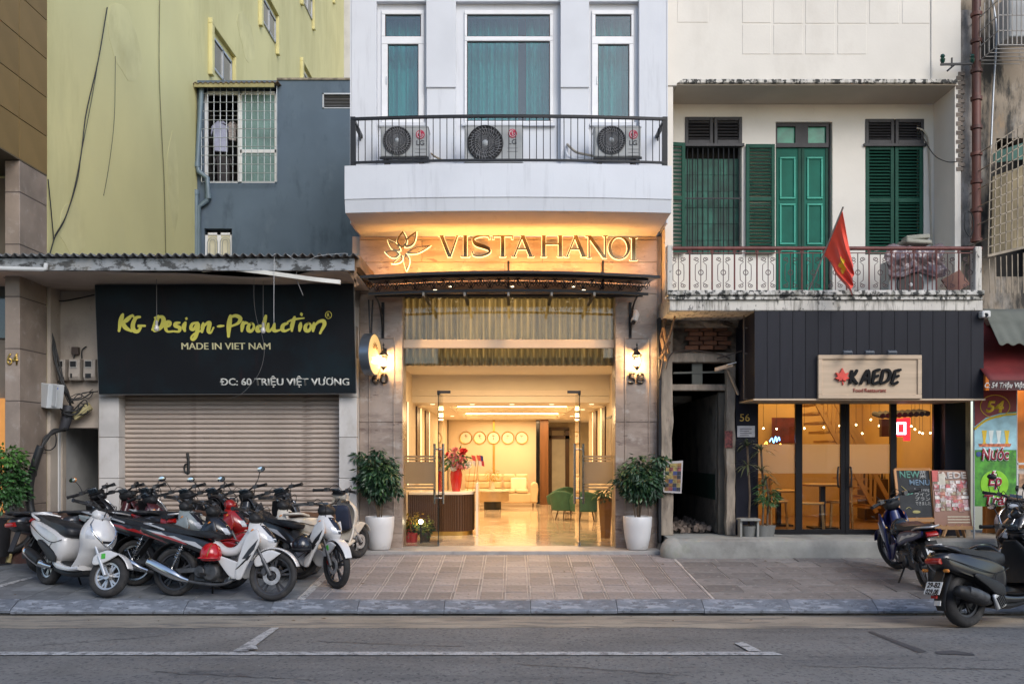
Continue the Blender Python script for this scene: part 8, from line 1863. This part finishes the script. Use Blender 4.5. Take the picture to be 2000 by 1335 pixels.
        if big:
            B(sweep(arc(0, rr_, rr_+.06, 112, 196, .085, .012), 3, 12), 'hugger', m_trimb); B(MB().obox((-.385, 0, .27), (.012, .07, .05), (0, .25, 0)), 'reflector_white', m_platew, None, None); B(MB().obox((-.43, 0, .335), (.012, .07, .03), (0, .25, 0)), 'reflector_red', m_tail, None, None)
            rc_ = MB().obox((.33, -.165, .27), (.15, .04, .17), (0, -.3, 0)); ro = B(rc_, 'radiator_cover', m_silver, bevel=.012)
            for k in range(5): B(MB().obox((.30 + .022*k, -.19, .245 + .012*k), (.010, .01, .12), (0, -.5, 0)), 'slot', m_trimb, ro, None)
            for sy in (-1, 1): B(MB().obox((-.38, sy*.13, .60), (.03, .07, .035)), 'indicator', m_amber, bevel=.01)
        B(MB().bar((-.30, 0, .60), (-.44, 0, .36), .11, .012, (0, 0, 1)), 'plate_carrier', m_trimb)
        pz = (-.432, .425)
    else:
        cw = B(xf(pillow([(hd.x-.08, .96), (hd.x-.02, 1.015), (hd.x+.05, .985), (hd.x+.085, .93), (hd.x+.05, .87), (hd.x-.03, .87), (hd.x-.07, .91)], .105, lv=((-1, .42), (-.88, .7), (-.5, .94), (0, 1.04), (.5, .94), (.88, .7), (1, .42))), ST_), 'handlebar_cowl', m_trimb if not basket else A_)
        B(xf(MB().obox(hd + Vector((-.075, 0, .085)), (.03, .14, .07), (0, -.75, 0)), ST_), 'gauge', m_gauge, cw, bevel=.01)
        hl = B(apron(AP_U, hd.x), 'front_cowl', A_)
        B(patch(AP_U, hd.x, .64, .86, lambda v: -.22-.38*v, lambda v: .22+.38*v), 'cowl_visor', m_navy3, hl)
        for sy in (-1, 1):
            B(patch(AP_U, hd.x, .66, .74, lambda v: sy*(.25+.1*v), lambda v: sy*(.62+.15*v), out=.008), 'headlamp', m_lens, hl)
            B(sweep([(hd.x+.02, .80, .015, .02, sy*.13), (hd.x+.10, .72, .018, .03, sy*.145), (hd.x+.12, .66, .012, .015, sy*.13)], 2.4, 10), 'indicator', m_amber if detail else m_trimb, hl)
            # leg shields sweep back and down
            lg = B(pillow([(hd.x+.10, .82), (hd.x+.14, .68), (hd.x+.08, .54), (hd.x+.0, .38), (hd.x-.06, .24), (hd.x-.13, .25), (hd.x-.12, .40), (hd.x-.08, .56), (hd.x-.02, .74)], .020, sy*.155, tw=None), 'leg_shield', A_)
            B(pillow([(hd.x+.13, .70), (hd.x+.09, .58), (hd.x+.0, .47), (hd.x-.06, .46), (hd.x+.02, .58)], .012, sy*.168, sm=0, lv=((-1, .95), (0, 1), (1, .95))), 'shield_panel', B_, lg)
            for k in range(3): B(pillow([(hd.x+.02-.05*k, .50-.055*k), (hd.x+.06-.05*k, .52-.055*k), (hd.x+.02-.06*k, .455-.05*k), (hd.x-.03-.05*k, .44-.05*k)], .008, sy*.176, sm=0, lv=((-1, .95), (1, .95))), 'shield_fin', m_trimb, lg)
            B(pillow([(hd.x-.10, .42), (hd.x-.10, .26), (hd.x-.20, .25), (hd.x-.36, .42), (hd.x-.40, .50)], .016, sy*.135), 'lower_panel', A_, lg)
            # tail panels
            tp = B(pillow([(-.44, .80), (-.40, .73), (-.18, .66), (.14, .58), (.42, .50), (.60, .46), (.62, .52), (.46, .64), (.16, .72), (-.14, .765)], .022, sy*.105), 'tail_panel', tail or A_)
            B(pillow([(-.38, .77), (-.16, .70), (.16, .63), (.50, .52), (.30, .64), (.14, .655), (.02, .70), (-.08, .70), (-.16, .74)], .011, sy*.122, sm=0, lv=((-1, .96), (1, .96))), 'tail_stripe', m_silverp if tail else B_, tp)
            if tail: B(pillow([(-.30, .735), (-.10, .675), (.20, .60), (.16, .63), (-.06, .695)], .011, sy*.128, sm=0, lv=((-1, .96), (1, .96))), 'red_flash', p_red, tp)
        B(pillow([(-.44, .79), (-.2, .69), (.3, .56), (.6, .48), (.6, .56), (.3, .70), (-.1, .75)], .10), 'tail_core', m_trimb)
        B(sweep([(.48, .62, .07, .06), (.62, .54, .075, .055), (.78, .56, .07, .055), (.90, .70, .07, .06), (.97, .84, .06, .05)], 2.6, 14), 'frame_cover', A_ if accent else m_trimb)
        B(pillow([(.58, .735), (.54, .675), (.30, .70), (0, .735), (-.30, .775), (-.36, .815), (-.30, .845), (-.05, .815), (.20, .775), (.44, .775)], .125, tw=lambda x, z: .74 + .26*max(0, min(1, (x+.35)/.5))), 'seat', ST)
        B(MB().tube(smooth_path([(-.12, -.12, .77), (-.34, -.12, .83), (-.46, 0, .84), (-.34, .12, .83), (-.12, .12, .77)]), .012, 8), 'grab_rail', m_silver)
        B(pillow([(-.42, .785), (-.475, .765), (-.48, .735), (-.42, .72)], .065), 'tail_lamp', m_tail)
        en = MB().lathe([(0, -.13), (.09, -.13), (.115, -.10), (.115, .10), (.09, .13), (0, .13)], 20, (.50, 0, .30), 'y').lathe([(0, -.15), (.06, -.15), (.075, -.12), (.075, .12), (0, .14)], 16, (.38, 0, .30), 'y').obox((.44, 0, .27), (.30, .17, .16))
        for k in range(6): en.obox((.62+.028*k, 0, .335+.008*k), (.012, .15, .13), (0, -.2, 0))
        en.cyl((.58, 0, .32), (.80, 0, .375), .05, n=12); B(en, 'engine', m_eng, bevel=.008)
        B(MB().bar((0, -.085, rr_), (.40, -.075, .33), .03, .05).bar((0, .085, rr_), (.40, .075, .33), .03, .09), 'swing_arm', m_eng)
        for sy in (-1, 1):
            s0, s1 = Vector((.02, sy*.12, rr_+.05)), Vector((.15, sy*.115, .64)); hx = MB().cyl(s0, s1, .012, n=8)
            ax2 = (s1-s0).normalized(); u = ax2.orthogonal().normalized(); v = ax2.cross(u)
            hx.tube([s0.lerp(s1, .2+.6*k/60) + (u*math.cos(k*.84) + v*math.sin(k*.84))*.026 for k in range(61)], .0055, 5); B(hx, 'rear_shock', m_chr if sy < 0 else m_eng)
        if exhaust:
            pipe = B(MB().tube(smooth_path([(.76, -.03, .34), (.80, -.08, .24), (.66, -.12, .165), (.42, -.13, .165), (.22, -.14, .19)]), .019, 10), 'exhaust_pipe', m_eng)
            B(sweep([(.26, .19, .022, .022, -.145), (.16, .215, .036, .036, -.15), (.05, .26, .055, .058, -.155), (-.22, .375, .055, .058, -.16), (-.27, .395, .045, .048, -.16), (-.285, .40, .02, .02, -.16)], 2.6, 16), 'muffler', m_chr if exhaust == 'chrome' else m_trimb, pipe)
        B(sweep(arc(0, rr_, rr_+.045, 50, 172, .075, .010), 3, 12), 'rear_mudguard', m_trimb); B(MB().bar((-.36, 0, .66), (-.50, 0, .46), .13, .012), 'plate_carrier', m_trimb)
        B(MB().bar((.45, -.24, .27), (.45, .24, .27), .03, .025).cyl((.45, .18, .275), (.45, .27, .275), .018).cyl((.45, -.18, .275), (.45, -.27, .275), .018), 'foot_pegs', m_trimb)
        if basket: B(MB().obox((.80, 0, .62), (.03, .20, .2)), 'glove', m_trimb)
        pz = (-.475, .565)
    B(MB().tube([(.42, .10, .24), (.36, .24, .02)], .012, 6), 'side_stand', m_trimb)
    if plate:
        pb = MB().obox((pz[0], 0, pz[1]), (.006, .19, .14), (0, R(28), 0)); po = B(pb, 'number_plate', m_platew, None, None)
        for k, s_ in enumerate(plate):
            me = text_mesh(s_, .085, .004); xs = [v.co.x for v in me.vertices]; w_ = max(xs)-min(xs)
            me.transform(Matrix.Translation((-min(xs)-w_/2, 0, 0)) ); me.transform(Matrix.Diagonal((.155/w_, .9, 1, 1))); me.materials.append(m_ink2)
            # text plane: local -x faces backwards
            o = link('plate_text', me, t, (pz[0]-.006 + .030*(1 - 2*k)*.53, 0, pz[1] + (.008 if k == 0 else -.058)), (0, 0, 0)); o.parent = t
            o.matrix_local = Matrix.Translation((pz[0] - .0055 + (.008 if k == 0 else -.058)*math.tan(R(28)), 0, pz[1] + (.008 if k == 0 else -.058))) @ Matrix.Rotation(R(28), 4, 'Y') @ Matrix.Rotation(R(-90), 4, 'Z') @ Matrix.Rotation(R(90), 4, 'X')
    return t
m_silverp = paint('silver', (.42, .42, .44))
m_navy3 = M('visor_dark', (.010, .012, .02), .2, var=.1, coat=.5)
m_navy2 = M('glove_navy', (.02, .025, .045), .5, var=.15)
p_white = paint('white', (.58, .57, .56)); p_red = paint('red', (.27, .010, .010)); p_black = paint('black', (.012, .012, .014)); p_grey = paint('grey', (.22, .25, .25)); p_blue = paint('blue', (.009, .012, .075)); p_maroon = paint('maroon', (.06, .015, .018)); p_cream = paint('cream', (.55, .50, .42)); p_dark = paint('charcoal', (.03, .032, .037)); p_brown = paint('brown', (.07, .03, .022))
def on(px, py): x, y = Gp(px, py); return (x, y)
# front row
motorbike('white scooter with dark seat and chrome trim at the kerb corner', on(92, 1141), on(212, 1167), 'scooter', p_white, rim=m_silver, steer=24, stickers=True, mirrors=(0, 0), spokes=6, disc=False)
motorbike('white and black motorbike with chrome muffler and a red helmet hung on it', on(340, 1163), on(523, 1172), 'underbone', p_white, p_dark, tail=p_black, steer=4, stickers=False, mirrors=(0, 0), rim=m_rimb)
motorbike('white and black motorbike with red brake caliper nearest the potted tree', on(512, 1128), on(660, 1150), 'underbone', p_white, None, tail=p_black, seat=m_vinyl, steer=-20, stickers=True, mirrors=(0, 0), exhaust=None)
motorbike('black and red motorbike behind the white and black ones', on(262, 1143), on(452, 1150), 'underbone', p_black, p_red, steer=5, mirrors=(0, 0), spokes=0, guard=p_red, rim=m_chr)
motorbike('grey motorbike with upright windscreen cowl behind the red one', (X(215, -1.95), -1.95), (X(398, -2.1), -2.15), 'underbone', p_grey, p_grey, steer=8, mirrors=(0, 0), exhaust=None)
motorbike('dark maroon motorbike behind the white scooter', (X(146, -1.75), -1.80), (X(285, -1.3), -1.45), 'underbone', p_maroon, p_brown, steer=25, mirrors=(0, 1), exhaust=None, seat=m_brownv)
motorbike('bright red motorbike in the middle of the parked cluster', (X(300, -1.85), -1.75), (X(462, -1.9), -1.95), 'underbone', p_red, p_red, steer=5, mirrors=(0, 0), exhaust=None, basket=True)
motorbike('pale motorbike with chrome mirror in the middle of the parked cluster', (X(405, -1.9), -1.75), (X(562, -1.9), -2.0), 'underbone', p_cream, p_dark, steer=-5, mirrors=(0, 0), exhaust=None, seat=m_brownv)
# back row nosed in towards the shutter
for px, yy, hdg, st_, bd, ac_, mr, lab in ((206, -.55, 62, 'scooter', p_black, None, (0, 2), 'black scooter with an amber mirror at the left end of the back row'), (258, -.50, 60, 'underbone', p_maroon, p_maroon, (0, 0), 'maroon motorbike second in the back row'), (306, -.5, 58, 'scooter', p_dark, None, (0, 0), 'charcoal scooter third in the back row'), (372, -.48, 62, 'underbone', p_black, p_black, (0, 1), 'black motorbike with one pale mirror in the back row'), (432, -.5, 60, 'scooter', p_black, None, (0, 1), 'black scooter with round instrument in the back row'), (486, -.52, 64, 'underbone', p_dark, p_brown, (1, 1), 'dark motorbike with two mirrors in the back row'), (560, -.5, 62, 'scooter', p_dark, None, (0, 0), 'charcoal scooter at the right end of the back row')):
    a = R(hdg); L = 1.26; fx_ = X(px, yy) + .28; motorbike(lab, (fx_ - L*math.cos(a), yy - L*math.sin(a)), (fx_, yy), st_, bd, ac_, steer=18, lean=-6, mirrors=mr, exhaust='black' if st_ == 'scooter' else None, detail=False)
motorbike('cream white retro scooter with brown seat parked against the pale column', (X(612, -1.7), -1.72), (X(694, -.6), -.62), 'vespa', p_cream, None, seat=m_brownv, steer=-12, lean=-5, mirrors=(0, 0), exhaust='black')
# right-hand side
motorbike('blue and white motorbike showing its number plate before the chalkboard', on(1812, 1150), on(1748, 1111), 'underbone', p_blue, p_white, steer=22, lean=-9, mirrors=(0, 0), plate=('17-B8', '022.8'), exhaust=None, spokes=3)
ry = -4.32; rear_ = (X(1886, ry), ry); motorbike('large black scooter with fat rear tyre standing in the gutter', rear_, (rear_[0] + 1.20, rear_[1] + .58), 'scooter', p_black, None, steer=-6, lean=-6, mirrors=(1, 1), plate=('29-B2', '029.08'), exhaust='black', z=(rz(ry), gz(-3.45)-.12), rim=m_rimb, big=True)
motorbike('black scooter facing the street with a bright rectangular headlamp', (X(2000, -1.1), -1.0), (X(1950, -2.1), -2.2), 'scooter', p_black, None, steer=10, lean=-4, mirrors=(1, 0), exhaust='black')
motorbike('black scooter cut by the picture edge behind the large black one', (6.95, -3.1), (5.98, -2.62), 'scooter', p_black, None, steer=-10, lean=-5, mirrors=(1, 1), exhaust='black')
# helmets hung on the bikes
def helmet(c, r, mat, lab, stripe=None):
    t = thing('motorbike_helmet', lab, 'helmet', Vector(c) - Vector((0, 0, r)), group='helmets hung on motorbikes')
    MB().lathe([(0, r*1.0), (r*.45, r*.9), (r*.8, r*.6), (r*.98, r*.15), (r, -.2*r), (r*.93, -.55*r), (r*.88, -.6*r), (r*.8, -.5*r)], 24, c).build('shell', mat, t, smooth=60)
    MB().lathe([(r*.86, -.58*r), (r*.6, -.3*r), (0, -.1*r)], 20, c).build('lining', m_trimb, t, smooth=True)
    o = Vector(c); MB().grid(lambda u, v: o + Vector((math.sin(R(-55+110*u))*r*(1.0+.28*v), -math.cos(R(-55+110*u))*r*(1.0+.30*v), -.22*r - .12*r*v)), 14, 3).build('peak', m_trimb if stripe is None else mat, t, smooth=True, solid=.005)
    if stripe: MB().tube([o + Vector((r*1.012*math.sin(a)*.25, -r*1.012*math.cos(a)*.97, r*1.0*math.sin(a*1.0 + .0)*.92)) for a in [R(-25+115*i/14) for i in range(15)]], .006, 5).build('stripe', stripe, t)
    MB().tube([o + Vector((-r*.8, -.02, -r*.5)), o + Vector((-r*.3, -.05, -r*1.15)), o + Vector((r*.5, -.03, -r*.55))], .006, 5).build('strap', m_trimb, t)
helmet(P(412, 1080, -3.22), .125, paint('helmet_red', (.42, .01, .015), .2), 'glossy red helmet with a gold stripe hanging on the white and black motorbike', m_gold)
helmet(P(590, 1064, -2.62), .125, paint('helmet_black', (.012, .013, .018), .25), 'black helmet hanging on the motorbike nearest the potted tree')
helmet(P(1760, 1030, -2.0), .13, paint('helmet_slate', (.02, .03, .04), .2), 'dark glossy helmet resting on the seat of the blue and white motorbike')
